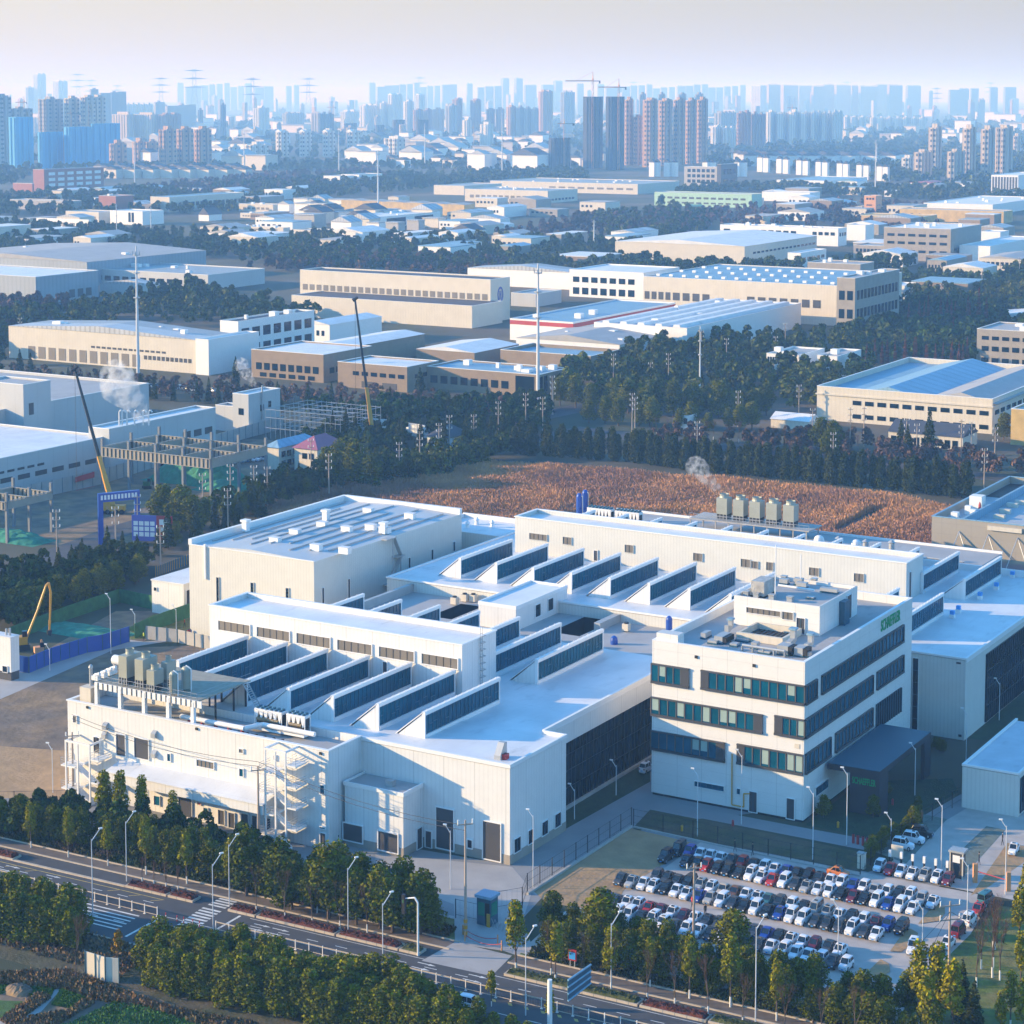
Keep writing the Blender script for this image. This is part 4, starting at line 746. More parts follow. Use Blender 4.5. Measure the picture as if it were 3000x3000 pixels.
# entrance canopy
b = MB(); b.box(OX1+0.6, OX1+12.0, 61, 92, 8.2, 9.4); b.box(OX1+5.6, OX1+12.0, 61, 63.5, 0, 8.19); b.box(OX1+11.4, OX1+12.0, 63.51, 66, 0, 8.19); b.box(OX1+11.2, OX1+12, 88, 92, 0, 8.19); cn = of.part('entrance_canopy', b, mat('charcoal_cladding', (0.035, 0.035, 0.045), 0.5, 0.1, joints=2.8))
sign(of, 'SCHAEFFLER', (OX1+6.2, 60.95, 0), (OX1+11.2, 60.95, 0), 6.2, 7.6, M['green'], side=False, parent=cn)
of.part('canopy_roof', MB().box(OX1+0.7, OX1+11.9, 61.1, 91.9, 9.41, 9.5), M['bar'], cn)
# penthouse
ph = Thing('roof_penthouse', 'white plant penthouse on top of the office roof', 'building', 20, 85, OH-1.7)
zp = OH-1.7
xa, va = XV(2401, 1864, zp); HP = ztop(FW(xa, va, zp), 1777)
vp = va; xl = onV(vp, 2150, 1800)[0]; vb = onX(xa, 2512, 1714)[0]
b = MB(); b.box(xl, xa, vp, vb, zp, zp+HP-0.9); parapet_roof(b, xl, xa, vp, vb, zp+HP-0.89, 0, zp+HP, 0.4); ph.part('walls', b, M['panel']); ph.part('roof', MB().box(xl+0.4, xa-0.4, vp+0.4, vb-0.4, zp+HP-0.88, zp+HP-0.8), M['roofg'])
for tl, br, n in (((2188,1778),(2287,1801),6), ((2293,1791),(2324,1811),2)):
    fwin(ph, vp, frect(vp, tl, (br[0], br[1]+6)), 'louvre', 'louvre_window', n=n, frame=0.12, barm='black')
fwin(ph, vp, frect(vp, (2335,1809), (2358,1857)), 'dark', 'door', n=2, frame=0.12)
swin(ph, xa, (vb-6.5, vb-4.0, zp+0.2, zp+5.5), 'dark', 'service_door', frame=0.1)
ph.part('stair_box', MB().box(xa+0.02, xa+1.3, vp+11, vp+14, zp, zp+5.2), M['bar'])
zq = zp+HP-0.8
for i, p in enumerate(((2187, 1747), (2217, 1751), (2262, 1757), (2315, 1763), (2297, 1702), (2385, 1710))):
    x, v = XV(*p, zq); q = Thing('roof_cowl', 'small square ventilation cowl on the penthouse roof, %s from the left' % od(i), 'vent', x, v, zq, 'ventilation cowls on the penthouse roof'); q.part('base', MB().box(x-0.6, x+0.6, v-0.6, v+0.6, zq, zq+0.9), M['steel']); q.part('cap', MB().box(x-0.7, x+0.7, v-0.7, v+0.7, zq+1.0, zq+1.25), M['steel'])
x, v = XV(2226, 1750, zq); q = Thing('wrapped_plant_unit', 'big plant unit wrapped in pale foil on the penthouse roof', 'plant unit', x, v, zq); q.part('casing', MB().box(x-1.9, x+1.2, v-0.5, v+5.0, zq+0.4, zq+3.6), mat('foil_wrap', (0.42, 0.40, 0.37), 0.45, 0.3, 0.6, bump=0.5)); q.part('base', MB().box(x-2.0, x+1.3, v-0.6, v+5.1, zq, zq+0.39), M['black'])
for i, p in enumerate(((2430, 1737), (2350, 1722), (2375, 1755), (2298, 1712), (2340, 1715))):
    x, v = XV(*p, zq); s_ = (2.0, 1.2, 0.9, 1.0, 1.0)[i]; q = Thing('roof_unit', 'small grey air unit on the penthouse roof, %s one' % ('widest', 'middle', 'lowest', 'leftmost', 'tallest')[i], 'air unit', x, v, zq); q.part('casing', MB().box(x-s_, x+s_, v-0.7, v+0.7, zq+0.4, zq+(1.1, 1.3, 0.6, 1.3, 1.7)[i]), M['steel']); q.part('base', MB().box(x-s_, x+s_, v-0.8, v+0.8, zq, zq+0.3), M['bar'])
for i, p in enumerate(((2271, 1755, 12), (2345, 1716, 7))):
    x, v = XV(p[0], p[1], zq); q = Thing('roof_mast', '%s white mast standing on the penthouse roof' % ('tall' if i == 0 else 'short'), 'mast', x, v, zq); q.part('pole', MB().tube((x, v, zq), (x, v, zq+p[2]), 0.13), M['whitep'])
q = Thing('roof_pipe', 'white pipe crossing the penthouse roof', 'pipe', 20, 95, zq); xa2, va2 = XV(2280, 1727, zq); xb2, vb2 = XV(2385, 1742, zq); q.part('pipe', MB().tube((xa2, va2, zq+1), (xb2, vb2, zq+1), 0.25, k=8), M['whitep'])
# light well, ducts and clutter on the office roof
x0_, v0_ = XV(2157, 1865, zp+0.6); x1_, v1_ = XV(2297, 1882, zp+0.6); v2_ = XV(2200, 1836, zp+0.6)[1]
q = Thing('roof_light_well', 'dark sunken light well with raised kerb in the office roof', 'light well', (x0_+x1_)/2, v0_+4, zp)
b = MB(); va_, vb_ = min(v0_, v1_), vp-1.0
b.box(x0_, x1_, va_, va_+0.7, zp, zp+1.6); b.box(x0_, x0_+0.6, va_+0.71, vb_, zp, zp+1.5); b.box(x1_-0.6, x1_, va_+0.71, vb_, zp, zp+1.5); b.box(x0_+0.61, x1_-0.61, vb_-0.5, vb_, zp, zp+1.5); q.part('kerb', b, M['cream']); q.part('well', MB().box(x0_+0.61, x1_-0.61, va_+0.71, vb_-0.51, zp, zp+0.15), M['black'])
b = MB()
for i in range(9): xx = x0_+1+i*(x1_-x0_-2)/8; b.box(xx, xx+0.12, va_+0.8, vb_-0.6, zp+0.16, zp+0.3)
q.part('bars', b, M['bar'])
k = 0
for px_, py_, w_, d_, hh in ((2321, 1904, 0.55, 1.1, 4.2), (2372, 1911, 0.5, 1.0, 3.6), (2138, 1856, 0.45, 0.9, 2.9)):
    x, v = XV(px_, py_, zp); q = Thing('roof_duct', ('tallest', 'middle', 'lowest')[k]+' bent silver duct with a bluish cap on the office roof', 'duct', x, v, zp); k += 1
    q.part('duct', MB().prism([(x-w_, v-d_*2, zp+0.6), (x-w_, v-d_*2, zp+2.2), (x-w_, v, zp+hh*0.6), (x-w_, v, zp+hh), (x-w_, v+d_, zp+hh), (x-w_, v+d_, zp+hh*0.45), (x-w_, v-d_, zp+0.6)], (2*w_, 0, 0)), M['steel']); q.part('cap', MB().box(x-w_*1.4, x+w_*1.4, v-0.3, v+d_+0.3, zp+hh+0.01, zp+hh+0.4), M['blueroof'])
clut = [(2120, 1880, 1.2, 2.2, 2.6, 'darkest roof fan housing near the left edge of the office roof'), (2070, 1868, 0.7, 1.5, 2.0, 'low white duct box'), (2305, 1915, 1.5, 1.6, 3.4, 'large silver fan box with dark side'), (2350, 1920, 1.2, 1.5, 3.2, 'second silver fan box with dark side near the corner'), (2215, 1900, 0.8, 0.8, 2.2, 'small upright louvred box'), (2370, 1925, 0.6, 0.6, 1.6, 'small white cabinet at the corner parapet'), (2095, 1885, 1.3, 1.0, 1.0, 'low silver duct bend'), (2155, 1893, 1.0, 0.8, 0.8, 'small folded panel'), (2245, 1915, 1.6, 0.6, 0.7, 'flat grey unit'), (2180, 1880, 1.8, 0.5, 0.6, 'flat pale insulation stack')]
for i, (px_, py_, w_, d_, hh, lb) in enumerate(clut):
    x, v = XV(px_, py_, zp); v = max(v, OV0+1.5); q = Thing('roof_unit', lb+('' if 'roof' in lb else ' on the office roof'), 'roof unit', x, v, zp); q.part('casing', MB().box(x-w_, x+w_*0.6, v-d_, v+d_, zp+0.3, zp+0.3+hh*0.5), M['steel']); q.part('base', MB().box(x-w_-0.1, x+w_*0.6+0.1, v-d_-0.1, v+d_+0.1, zp, zp+0.29), M['bar'])
    if i in (0, 2, 3): q.part('side', MB().box(x+w_*0.6+0.01, x+w_*0.6+0.9, v-d_, v+d_*0.8, zp+0.4, zp+0.3+hh*0.47), M['black'])
q = Thing('pipe_run', 'silver duct line on trestles across the front of the office roof', 'pipe', 20, 55, zp); xa2, va2 = XV(2175, 1885, zp+1.5); xb2, vb2 = XV(2305, 1900, zp+1.5); b = MB(); b.tube((xa2, va2, zp+1.2), (xb2, va2, zp+1.2), 0.28, k=8)
for i in range(5): b.box(xa2+i*(xb2-xa2)/4-0.1, xa2+i*(xb2-xa2)/4+0.1, va2-0.4, va2+0.4, zp, zp+0.95)
q.part('duct', b, M['steel'])
x, v = XV(2019, 1875, zp); q = Thing('roof_hatch', 'white box shaped roof hatch rising at the left front corner of the office', 'roof hatch', x, OV0+2, zp); q.part('walls', MB().box(OX0+0.65, OX0+5.6, OV0+0.65, OV0+3.5, zp, OH+1.6), M['panel'])
# ------------------------------------------------------------------ gatehouse block at the right
gh = Thing('gatehouse', 'low white flat roofed block beside the entrance, dark glass on its right side', 'building', 69, 94)
b = MB(); b.box(63.6, 75.4, 75.4, 112.0, 0, 8.6); gh.part('walls', b, M['greyw']); gh.part('roof', MB().box(63.9, 75.1, 75.7, 111.7, 8.61, 8.75), mat('stained_white_roof', (0.55, 0.57, 0.6), 0.6, 0.1, 0.3, stain=0.25)); b = MB(); b.box(63.5, 75.5, 75.3, 75.8, 8.76, 9.2); b.box(63.5, 64.0, 75.81, 112.1, 8.76, 9.2); b.box(75.0, 75.5, 75.81, 112.1, 8.76, 9.2); gh.part('coping', b, M['whitep'])
o = gh.part('glass_wall', MB().box(75.405, 75.6, 76.5, 111, 0.5, 7.8), M['glassd']); g = MB()
for i in range(18): g.box(75.61, 75.72, 76.6+i*2, 76.75+i*2, 0.5, 7.8)
gh.part('glazing_bars', g, M['bar'], o)
# small white building, far left edge building
t = Thing('pump_house', 'small white building with a flat roof at the foot of the tall warehouse', 'building', -181, 125)
t.part('walls', MB().box(-187, -175.4, 116, 134, 0, 9.2), M['white']); t.part('roof', MB().box(-187.2, -175.2, 115.8, 134.2, 9.21, 9.6), M['roof']); fwin(t, 116, frect(116, (452, 1720), (460, 1731)), 'glassd', 'window', frame=0.1); swin(t, -175.4, (117, 124, 0.3, 7.5), 'black', 'doorway_dark', frame=0.2)  # black panel painted for the dark inside the doorway
t = Thing('pump_house', 'small white building with a dark window cut by the left edge of the picture', 'building', -176, 50)
t.part('walls', MB().box(-184, -171.4, 44, 47, 2.2, 10.8), M['white']); t.part('plinth', MB().box(-183.9, -171.5, 44.1, 46.9, 0, 2.19), M['dark']); t.part('roof', MB().box(-184.1, -171.3, 43.9, 47.1, 10.81, 11.2), M['roof']); fwin(t, 44, frect(44, (9, 1950), (23, 1970)), 'glassd', 'window', frame=0.1); t.part('roof_vent', MB().tube((-173, 45.5, 11.2), (-173, 45.5, 13), 0.3, k=10).tube((-174.2, 45.5, 11.2), (-174.2, 45.5, 12.7), 0.3, k=10), M['steel'])
# grey building at the right edge behind the rear hall
RX, RV, RHt = XV(2730, 1513, 24)[0], XV(2730, 1513, 24)[1], 23.4
gb = Thing('storage_building', 'big taupe panelled building with a sloping canopy on braces, cut by the right edge', 'warehouse', RX+25, RV+30)
m_t = mat('taupe_panel', (0.33, 0.295, 0.245), 0.65, 0.05, 0.1, joints=4.4, hjoint=3.2)
b = MB(); parapet_roof(b, RX, RX+60, RV, RV+74, 0, 0, 24, 0.5); b.box(RX+0.5, RX+59.5, RV+0.5, RV+73.5, 20.8, 21.8); gb.part('walls', b, m_t); gb.part('roof', MB().box(RX+0.5, RX+59.5, RV+0.5, RV+73.5, 21.81, 21.95), mat('pale_grey_roof', (0.40, 0.42, 0.44), 0.7, 0.1, 0.1, stain=0.15))
b = MB(); b.box(RX-0.1, RX+60.1, RV-0.1, RV+0.6, 24.003, 24.25); b.box(RX-0.1, RX+0.6, RV+0.61, RV+74.1, 24.003, 24.25); b.box(RX+0.61, RX+60, RV+73.4, RV+74.1, 24.003, 24.25); b.box(RX+8.8, RX+9.6, RV+0.62, RV+73.3, 21.96, 24.3); gb.part('coping', b, M['blueroof'])
gb.part('roof_well', MB().box(RX+0.9, RX+8.6, RV+48, RV+72.5, 21.96, 22.1), M['black']); 
b = MB(); b.prism([(RX+7.0, RV-0.05, 13.8), (RX+7.0, RV-7.5, 12.2), (RX+7.0, RV-7.5, 11.2), (RX+7.0, RV-0.05, 12.8)], (52, 0, 0)); cn = gb.part('canopy', b, M['bar']); gb.part('canopy_edge', MB().box(RX+6.9, RX+59, RV-7.7, RV-7.51, 11.0, 12.4), M['cream'], cn)
b = MB()
for i in range(6): xx = RX+8.3+i*8.6; b.tube((xx, RV-0.1, 20.5), (xx-1.2, RV-6.5, 12.6), 0.14); b.tube((xx, RV-0.1, 20.5), (xx+4, RV-3.5, 13.0), 0.14)
gb.part('brace', b, M['steel'], cn)
for i, p in enumerate(((2990,1477),(2966,1485),(2945,1503),(2928,1519),(2895,1541),(2880,1547),(2960,1546),(2945,1556))):
    x, v = XV(*p, 22); q = Thing('skylight_vent', 'low beige box vent on the taupe building roof, %s from the far end' % od(i), 'roof vent', x, v, 21.95, 'box vents on the taupe building roof'); wd = 1.6 if i < 4 else 5.0; q.part('casing', MB().box(x-wd, x+wd, v-0.8, v+0.8, 21.96, 23.2), M['cream'])
for i, (px_, py_, hh, w_) in enumerate(((2837, 1506, 2.6, 0.9), (2798, 1523, 2.4, 1.0), (2851, 1517, 2.6, 0.8), (2863, 1493, 4.4, 1.9))):
    x, v = XV(px_, py_, 22); q = Thing('roof_unit', ('white vertical unit near the rear parapet', 'white vertical unit nearest the left parapet', 'white unit with fan face', 'tallest white plant box')[i]+' on the taupe building roof', 'air unit', x, v, 21.95); q.part('casing', MB().box(x-w_, x+w_, v-w_, v+w_, 21.96, 21.96+hh), M['whitep'])
x, v = XV(2870, 1505, 22); q = Thing('red_cylinder', 'upright red gas cylinder in front of a white plant box on the taupe roof', 'cylinder', x, v, 21.95); q.part('shell', MB().lathe(x, v, [(0.42, 22), (0.42, 24.6), (0.3, 25.1), (0.15, 25.4), (0.15, 25.6)], 12), M['red'])
# ------------------------------------------------------------------ other buildings: near corner point, left and right columns, top row
def bldg(name, label, cat, near, xl, xr, yt, wm='cream', rm='roofm', fr=(), sd=(), roof='flat', n_units=0, group=None, gm='glassd', par=0.8, cop='whitep'):
    X, V = XV(*near); p = FW(X, V); H = ztop(p, yt)
    x0 = onV(V, xl, near[1])[0]; v1 = onX(X, xr, near[1])[0]
    t = Thing(name, label, cat, (x0+X)/2, (V+v1)/2, 0, group); t.box = (x0, X, V, v1, H)
    Wm = M[wm] if isinstance(wm, str) else wm
    if roof == 'flat':
        b = MB(); b.box(x0, X, V, v1, 0, H-par); parapet_roof(b, x0, X, V, v1, H-par+0.002, 0, H, 0.4); t.part('walls', b, Wm)
        t.part('roof', MB().box(x0+0.4, X-0.4, V+0.4, v1-0.4, H-par+0.003, H-par+0.2), M[rm])
        b = MB(); b.box(x0-0.1, X+0.1, V-0.1, V+0.5, H+0.003, H+0.25); b.box(x0-0.1, X+0.1, v1-0.5, v1+0.1, H+0.003, H+0.25); b.box(x0-0.1, x0+0.5, V+0.51, v1-0.51, H+0.003, H+0.25); b.box(X-0.5, X+0.1, V+0.51, v1-0.51, H+0.003, H+0.25); t.part('coping', b, M[cop])
    else:
        t.part('walls', MB().box(x0, X, V, v1, 0, H), Wm); b = MB(); r_ = min(0.06*(X-x0), 3.5) if roof == 'gable' else 0.3*(min(X-x0, v1-V))
        if roof == 'gable': b.prism([(x0-0.4, V-0.3, H+0.004), (X+0.4, V-0.3, H+0.004), ((x0+X)/2, V-0.3, H+r_)], (0, v1-V+0.6, 0))
        elif roof == 'gablex': r_ = 0.22*(v1-V); b.prism([(x0-0.4, V-0.6, H+0.004), (x0-0.4, (V+v1)/2, H+r_), (x0-0.4, v1+0.6, H+0.004)], (X-x0+0.8, 0, 0))
        elif roof == 'steep': r_ = 0.55*(X-x0); b.prism([(x0-0.3, V-0.3, H+0.004), (X+0.3, V-0.3, H+0.004), ((x0+X)/2, V-0.3, H+r_)], (0, v1-V+0.6, 0))
        elif roof == 'hip':
            r_ = 0.4*min(X-x0, v1-V); cx, cy = (x0+X)/2, (V+v1)/2; hx, hy = max((X-x0)/2-(v1-V)/2, 0.01), max((v1-V)/2-(X-x0)/2, 0.01)
            e = 0.8; A = [(x0-e, V-e, H+.004), (X+e, V-e, H+.004), (X+e, v1+e, H+.004), (x0-e, v1+e, H+.004)]
            if X-x0 > v1-V: T1, T2 = (cx-hx, cy, H+r_), (cx+hx, cy, H+r_); b.poly([A[0], A[1], T2, T1]); b.poly([A[1], A[2], T2]); b.poly([A[2], A[3], T1, T2]); b.poly([A[3], A[0], T1])
            else: T1, T2 = (cx, cy-hy, H+r_), (cx, cy+hy, H+r_); b.poly([A[0], A[1], T1]); b.poly([A[1], A[2], T2, T1]); b.poly([A[2], A[3], T2]); b.poly([A[3], A[0], T1, T2])
            b.poly(A[::-1])
        t.part('roof', b, M[rm])
    W_ = X-x0; D_ = v1-V
    for (z0, z1, n, a, c, m_) in fr:
        for i in range(n):
            pw = W_*(c-a)/n; xa = x0+W_*a+pw*i; t.part('window', MB().box(xa+pw*0.16, xa+pw*0.84, V-0.14, V-0.004, H*z0, H*z1), M[m_ or gm])
    for (z0, z1, n, a, c, m_) in sd:
        for i in range(n):
            pw = D_*(c-a)/n; va = V+D_*a+pw*i; t.part('window', MB().box(X+0.004, X+0.14, va+pw*0.16, va+pw*0.84, H*z0, H*z1), M[m_ or gm])
    rr = random.Random(int(near[0]*3+near[1]))
    for i in range(n_units):
        u0 = x0+W_*(0.1+0.8*rr.random()); w0 = V+D_*(0.1+0.8*rr.random()); s_ = 0.8+rr.random()*1.5; zt_ = H-par+0.2 if roof == 'flat' else H+0.02
        t.part('roof_vent', MB().box(u0-s_, u0+s_, w0-s_, w0+s_, zt_, zt_+1.2+rr.random()*2), M['whitep'])
    return t
# works on the far left: large pale grey plant
m_g = mat('pale_grey_panel', (0.46, 0.47, 0.47), 0.6, 0.05, 0.08, joints=8.0)
def long_r(name, label, cat, pa, pb, xl_world, yt, wm, rm='roofg', **k):
    """a block seen mainly by its right side: pa is the ground point of that side's far end, pb the near end"""
    return None
bldg('plant_hall', 'long grey plant hall with parapet, furthest left, reaching behind the white steam', 'factory', (-330, 1395), -900, 440, 1262, m_g, 'roofg', par=1.2)
bldg('plant_hall', 'lower grey plant wing with a slit window band, in front of the long parapet hall', 'factory', (-420, 1560), -900, 325, 1432, m_g, 'roof', sd=[(0.62,0.68,9,0.35,0.72,'dark'),(0.38,0.5,7,0.45,0.95,'dark')])
bldg('stack_house', 'grey block with white top and six short steam pipes on its roof', 'factory', (322, 1395), 262, 634, 1258, m_g, 'roof', sd=[(0.45,0.6,3,0.66,0.98,'dark')], fr=[(0.1,0.3,1,0.1,0.5,'dark')])
bldg('plant_block', 'small white walled block with a dark door on the grey plant roof', 'building', (72, 1330), -60, 152, 1128, m_g, 'roofg', sd=[(0.55,0.72,1,0.15,0.4,'dark')])
x, v = XV(365, 1235, 0); 
for i, px_ in enumerate((350, 358, 372, 394, 419, 436)):
    zt_ = 36.5; p = G(px_, 1238, 27); q = local_thing('steam_pipe', 'short bent white steam pipe on the grey block roof, %s from the left' % od(i), 'pipe', (p.x, p.y, 26), 0, 'steam pipes on the grey block roof')
    lpart(q, 'pipe', MB().tube((0, 0, 0), (0, 0, 5), 0.3, k=8).tube((0, 0, 5), (0.7, 0, 5.6), 0.3, k=8).tube((0.7, 0, 5.6), (1.3, 0, 4.8), 0.3, k=8), M['whitep'])
t = bldg('boiler_house', 'tall grey box building with outside stair and a steaming flue, behind the steel frame', 'building', (729, 1278), 683, 822, 1157, m_g, 'roof', fr=[(0.5,0.66,1,0.3,0.75,None),(0.02,0.18,1,0.3,0.8,None)], sd=[(0.6,0.75,1,0.6,0.72,None),(0.05,0.2,1,0.6,0.72,None),(0.55,0.7,1,0.34,0.5,None)])
x0, X, V, v1, H = t.box; t.part('flue', MB().tube((X+0.6, V+9, 6), (X+0.6, V+9, H+3), 0.4, k=10), M['steel'])
bldg('annex_building', 'low tan building wing between the grey block and the boiler house', 'building', (685, 1265), 632, 720, 1192, m_g, 'roofm', sd=[(0.4,0.6,2,0.2,0.9,None)])
# site offices
bldg('site_cabin', 'two storey pale site office with a bright blue roof beside the builder yard', 'site office', (817, 1378), 780, 925, 1312, 'cream', 'blueroof', roof='hip', fr=[], sd=[(0.55,0.8,6,0.05,0.95,None),(0.12,0.38,6,0.05,0.95,None)])
M['mauve'] = mat('mauve_roof', (0.30, 0.10, 0.15), 0.6)
bldg('site_cabin', 'two storey pale site office with a dusty red roof beside the blue roofed one', 'site office', (930, 1385), 863, 1010, 1318, 'cream', 'mauve', roof='hip', fr=[(0.55,0.8,2,0.3,0.9,None)], sd=[(0.55,0.8,5,0.05,0.95,None)])
bldg('white_house', 'small white house with a dark hipped roof beside the tree lined road', 'house', (1313, 1330), 1252, 1370, 1283, 'whitep', 'darkroof', roof='hip', sd=[(0.2,0.5,3,0.2,0.9,None)])
# second band of factories
bldg('factory', 'cream factory with dark arched windows and wide grey roof, left of the tall mast', 'factory', (575, 1095), 28, 690, 996, 'cream', 'roofm', roof='gable', fr=[(0.05,0.42,11,0.10,0.72,'louvre'),(0.52,0.58,14,0.45,0.85,'black'),(0.3,0.42,11,0.73,0.98,'black')], n_units=9)
bldg('stair_block', 'white stair block at the corner between the cream factory and its office wing', 'building', (612, 1100), 574, 760, 996, 'whitep', 'roof')
bldg('office_wing', 'white three storey wing with two rows of grey windows, right end of the cream factory', 'office building', (699, 1062), 646, 922, 943, 'whitep', 'darkroof', sd=[(0.58,0.82,7,0.02,0.98,None),(0.2,0.42,7,0.02,0.98,None)], n_units=4)
bldg('tan_building', 'tan brick office building with a rounded entrance, below the white three storey wing', 'office building', (948, 1122), 737, 1090, 1040, 'brown', 'roof', fr=[(0.3,0.55,8,0.05,0.95,None),(0.05,0.2,6,0.1,0.9,None)], sd=[(0.3,0.5,3,0.1,0.5,None)])
bldg('tan_hall', 'long hall with pale grey roof running back behind the tan brick office', 'factory', (1000, 1085), 880, 1245, 1022, 'brown', 'roof', roof='gable')
bldg('tan_building', 'tan brick building with a row of small square windows behind the second crane', 'office building', (1193, 1150), 990, 1285, 1076, 'brown', 'roof', fr=[(0.52,0.68,6,0.2,0.98,None),(0.05,0.3,2,0.3,0.9,'dark')], sd=[(0.5,0.66,3,0.2,0.95,None)])
t = bldg('tan_building', 'tan brick building with dark glass corner and a bright blue roof', 'office building', (1578, 1165), 1251, 1666, 1099, 'brown', 'blueroof', fr=[(0.28,0.62,8,0.02,0.75,None),(0.1,0.9,1,0.76,0.998,'glassd')], sd=[(0.2,0.9,2,0.0,0.3,'glassd')], n_units=7)
bldg('tan_building', 'plain tan brick building with a sunken blue roof behind the blue roofed one', 'factory', (1730, 1095), 1466, 1822, 1044, 'brown', 'blueroof', fr=[(0.2,0.9,1,0.9,0.99,'glassd')], par=2.0)
bldg('tan_building', 'low tan brick building with a pale roof and green shrubs at its parapet', 'factory', (1390, 1075), 1220, 1520, 1034, 'brown', 'roof', roof='gable')
bldg('factory', 'low factory with a striped brown roof and a white right wall', 'factory', (1815, 1062), 1512, 1952, 1010, 'whitep', 'roofg', roof='gable', n_units=8)
# long white building with window row and dark lean-to
t = bldg('factory', 'long white factory with one window row and a blue ring emblem on its end', 'factory', (1437, 945), 880, 1494, 820, 'cream', 'darkroof', fr=[(0.52,0.66,26,0.01,0.99,'louvre')], cop='whitep')
x0, X, V, v1, H = t.box
eb = MB(); cx, cz = V+(v1-V)*0.5, H*0.62
for i in range(20):
    a_ = 2*math.pi*i/20; c_ = 2*math.pi*(i+1)/20; eb.prism([(X+0.02, cx+3.6*math.cos(a_), cz+5.2*math.sin(a_)), (X+0.02, cx+3.6*math.cos(c_), cz+5.2*math.sin(c_)), (X+0.02, cx+2.5*math.cos(c_), cz+3.9*math.sin(c_)), (X+0.02, cx+2.5*math.cos(a_), cz+3.9*math.sin(a_))], (0.2, 0, 0))
eb.box(X+0.02, X+0.2, cx-1.2, cx-0.4, cz-3, cz+2.4).box(X+0.02, X+0.2, cx+0.4, cx+1.2, cz-3, cz+2.4).box(X+0.02, X+0.21, cx-0.4, cx+0.4, cz-0.3, cz+0.6)
t.part('emblem', eb, M['blue'])
bldg('factory', 'white factory wing with a dark flat roof in front of the emblem building', 'factory', (1383, 962), 855, 1472, 897, 'cream', 'darkroof', roof='flat', par=0.3)
t = bldg('factory', 'white factory with a blue roof and a bright red stripe round its parapet', 'factory', (1679, 1008), 1494, 1978, 945, 'whitep', 'blueroof', n_units=3)
x0, X, V, v1, H = t.box; t.part('red_stripe', MB().box(x0, X+0.15, V-0.14, V-0.003, H-3.2, H-0.8).box(X+0.003, X+0.15, V, v1, H-3.2, H-0.8), M['red'])
t = bldg('sawtooth_factory', 'blue roofed factory with long rounded roof ridges and white front wall', 'factory', (2012, 1040), 1740, 2345, 962, 'whitep', 'blueroof', n_units=6)
x0, X, V, v1, H = t.box
for i in range(5): xa = x0+(X-x0)*(0.08+0.19*i); t.part('roof_ridge', MB().prism([(xa, V+1, H-0.55), (xa+5, V+1, H-0.55), (xa+4.4, V+1, H+1.5), (xa+0.6, V+1, H+1.5)], (0, (v1-V)*0.95, 0)), M['roof'])
bldg('factory', 'low white roofed factory behind the long white one, pale yellow green roof', 'factory', (1690, 850), 1370, 1740, 800, 'whitep', 'roofm', roof='gable', sd=[(0.3,0.6,9,0.1,0.95,None)])
bldg('factory', 'grey shed between the emblem building and the low white factory', 'shed', (1570, 900), 1497, 1645, 862, m_g, 'roofm')
bldg('office_wing', 'white two storey office with a flat canopy, joined to the big beige factory', 'office building', (1885, 880), 1668, 1990, 800, 'whitep', 'roof', fr=[(0.55,0.75,7,0.03,0.9,None),(0.1,0.35,7,0.03,0.9,None)])
t = bldg('beige_factory', 'large beige factory with striped window groups and rows of domed roof vents', 'factory', (2450, 955), 1885, 2640, 838, 'cream', 'blueroof', fr=[(0.42,0.62,4,0.0,0.15,'dark'),(0.42,0.62,4,0.15,0.36,'dark'),(0.42,0.62,7,0.54,0.93,'dark')], par=0.6)
x0, X, V, v1, H = t.box
for r_ in range(3):
    for i in range(14): xx = x0+(X-x0)*(0.03+0.07*i); vv = V+(v1-V)*(0.12+0.3*r_); t.part('roof_vent', MB().box(xx-1.3, xx+1.3, vv-1.3, vv+1.3, H-0.3, H+1.1), M['whitep'])
bldg('office_wing', 'grey stone office wing at the right end of the large beige factory', 'office building', (2503, 985), 2450, 2632, 816, 'conc2', 'roofg', fr=[(0.62,0.78,2,0.05,0.95,None),(0.3,0.46,2,0.05,0.95,None)], sd=[(0.62,0.78,12,0.03,0.97,None),(0.3,0.46,12,0.03,0.97,None)], n_units=3)
bldg('factory', 'small white building behind the grey stone wing', 'building', (2650, 880), 2600, 2690, 838, 'whitep', 'roof')
# right hand factory with shallow blue gables
t = bldg('white_factory', 'big white two storey factory with blue and brown shallow roof beyond the reed field', 'factory', (2906, 1272), 2392, 3130, 1170, 'cream', 'blueroof', fr=[(0.52,0.65,11,0.20,0.99,None),(0.12,0.25,11,0.20,0.99,None)], sd=[(0.52,0.65,14,0.02,0.98,None),(0.12,0.25,14,0.02,0.98,None)], par=2.6)
x0, X, V, v1, H = t.box; w3 = (X-x0)
for k_, (a_, c_, m_) in enumerate(((0.2, 0.62, 'blueroof'), (0.62, 1.02, 'roofg'))):
    xa, xc = x0+w3*a_, x0+w3*c_; t.part('gable_roof', MB().prism([(xa, V+1.2, H-2.2), (xc-0.02, V+1.2, H-2.2), ((xa+xc)/2, V+1.2, H+1.8)], (0, v1-V-2, 0)), M[m_])
t.part('cornice', MB().box(x0-0.5, X+0.5, V-0.6, V-0.01, H*0.76, H*0.80).box(X+0.01, X+0.6, V, v1, H*0.76, H*0.80), M['cream'])
bldg('low_building', 'low white building with a dark purple roof in front of the big white factory', 'building', (2820, 1320), 2602, 2862, 1282, 'cream', 'darkroof', roof='gablex', fr=[(0.2,0.7,9,0.02,0.95,None)])
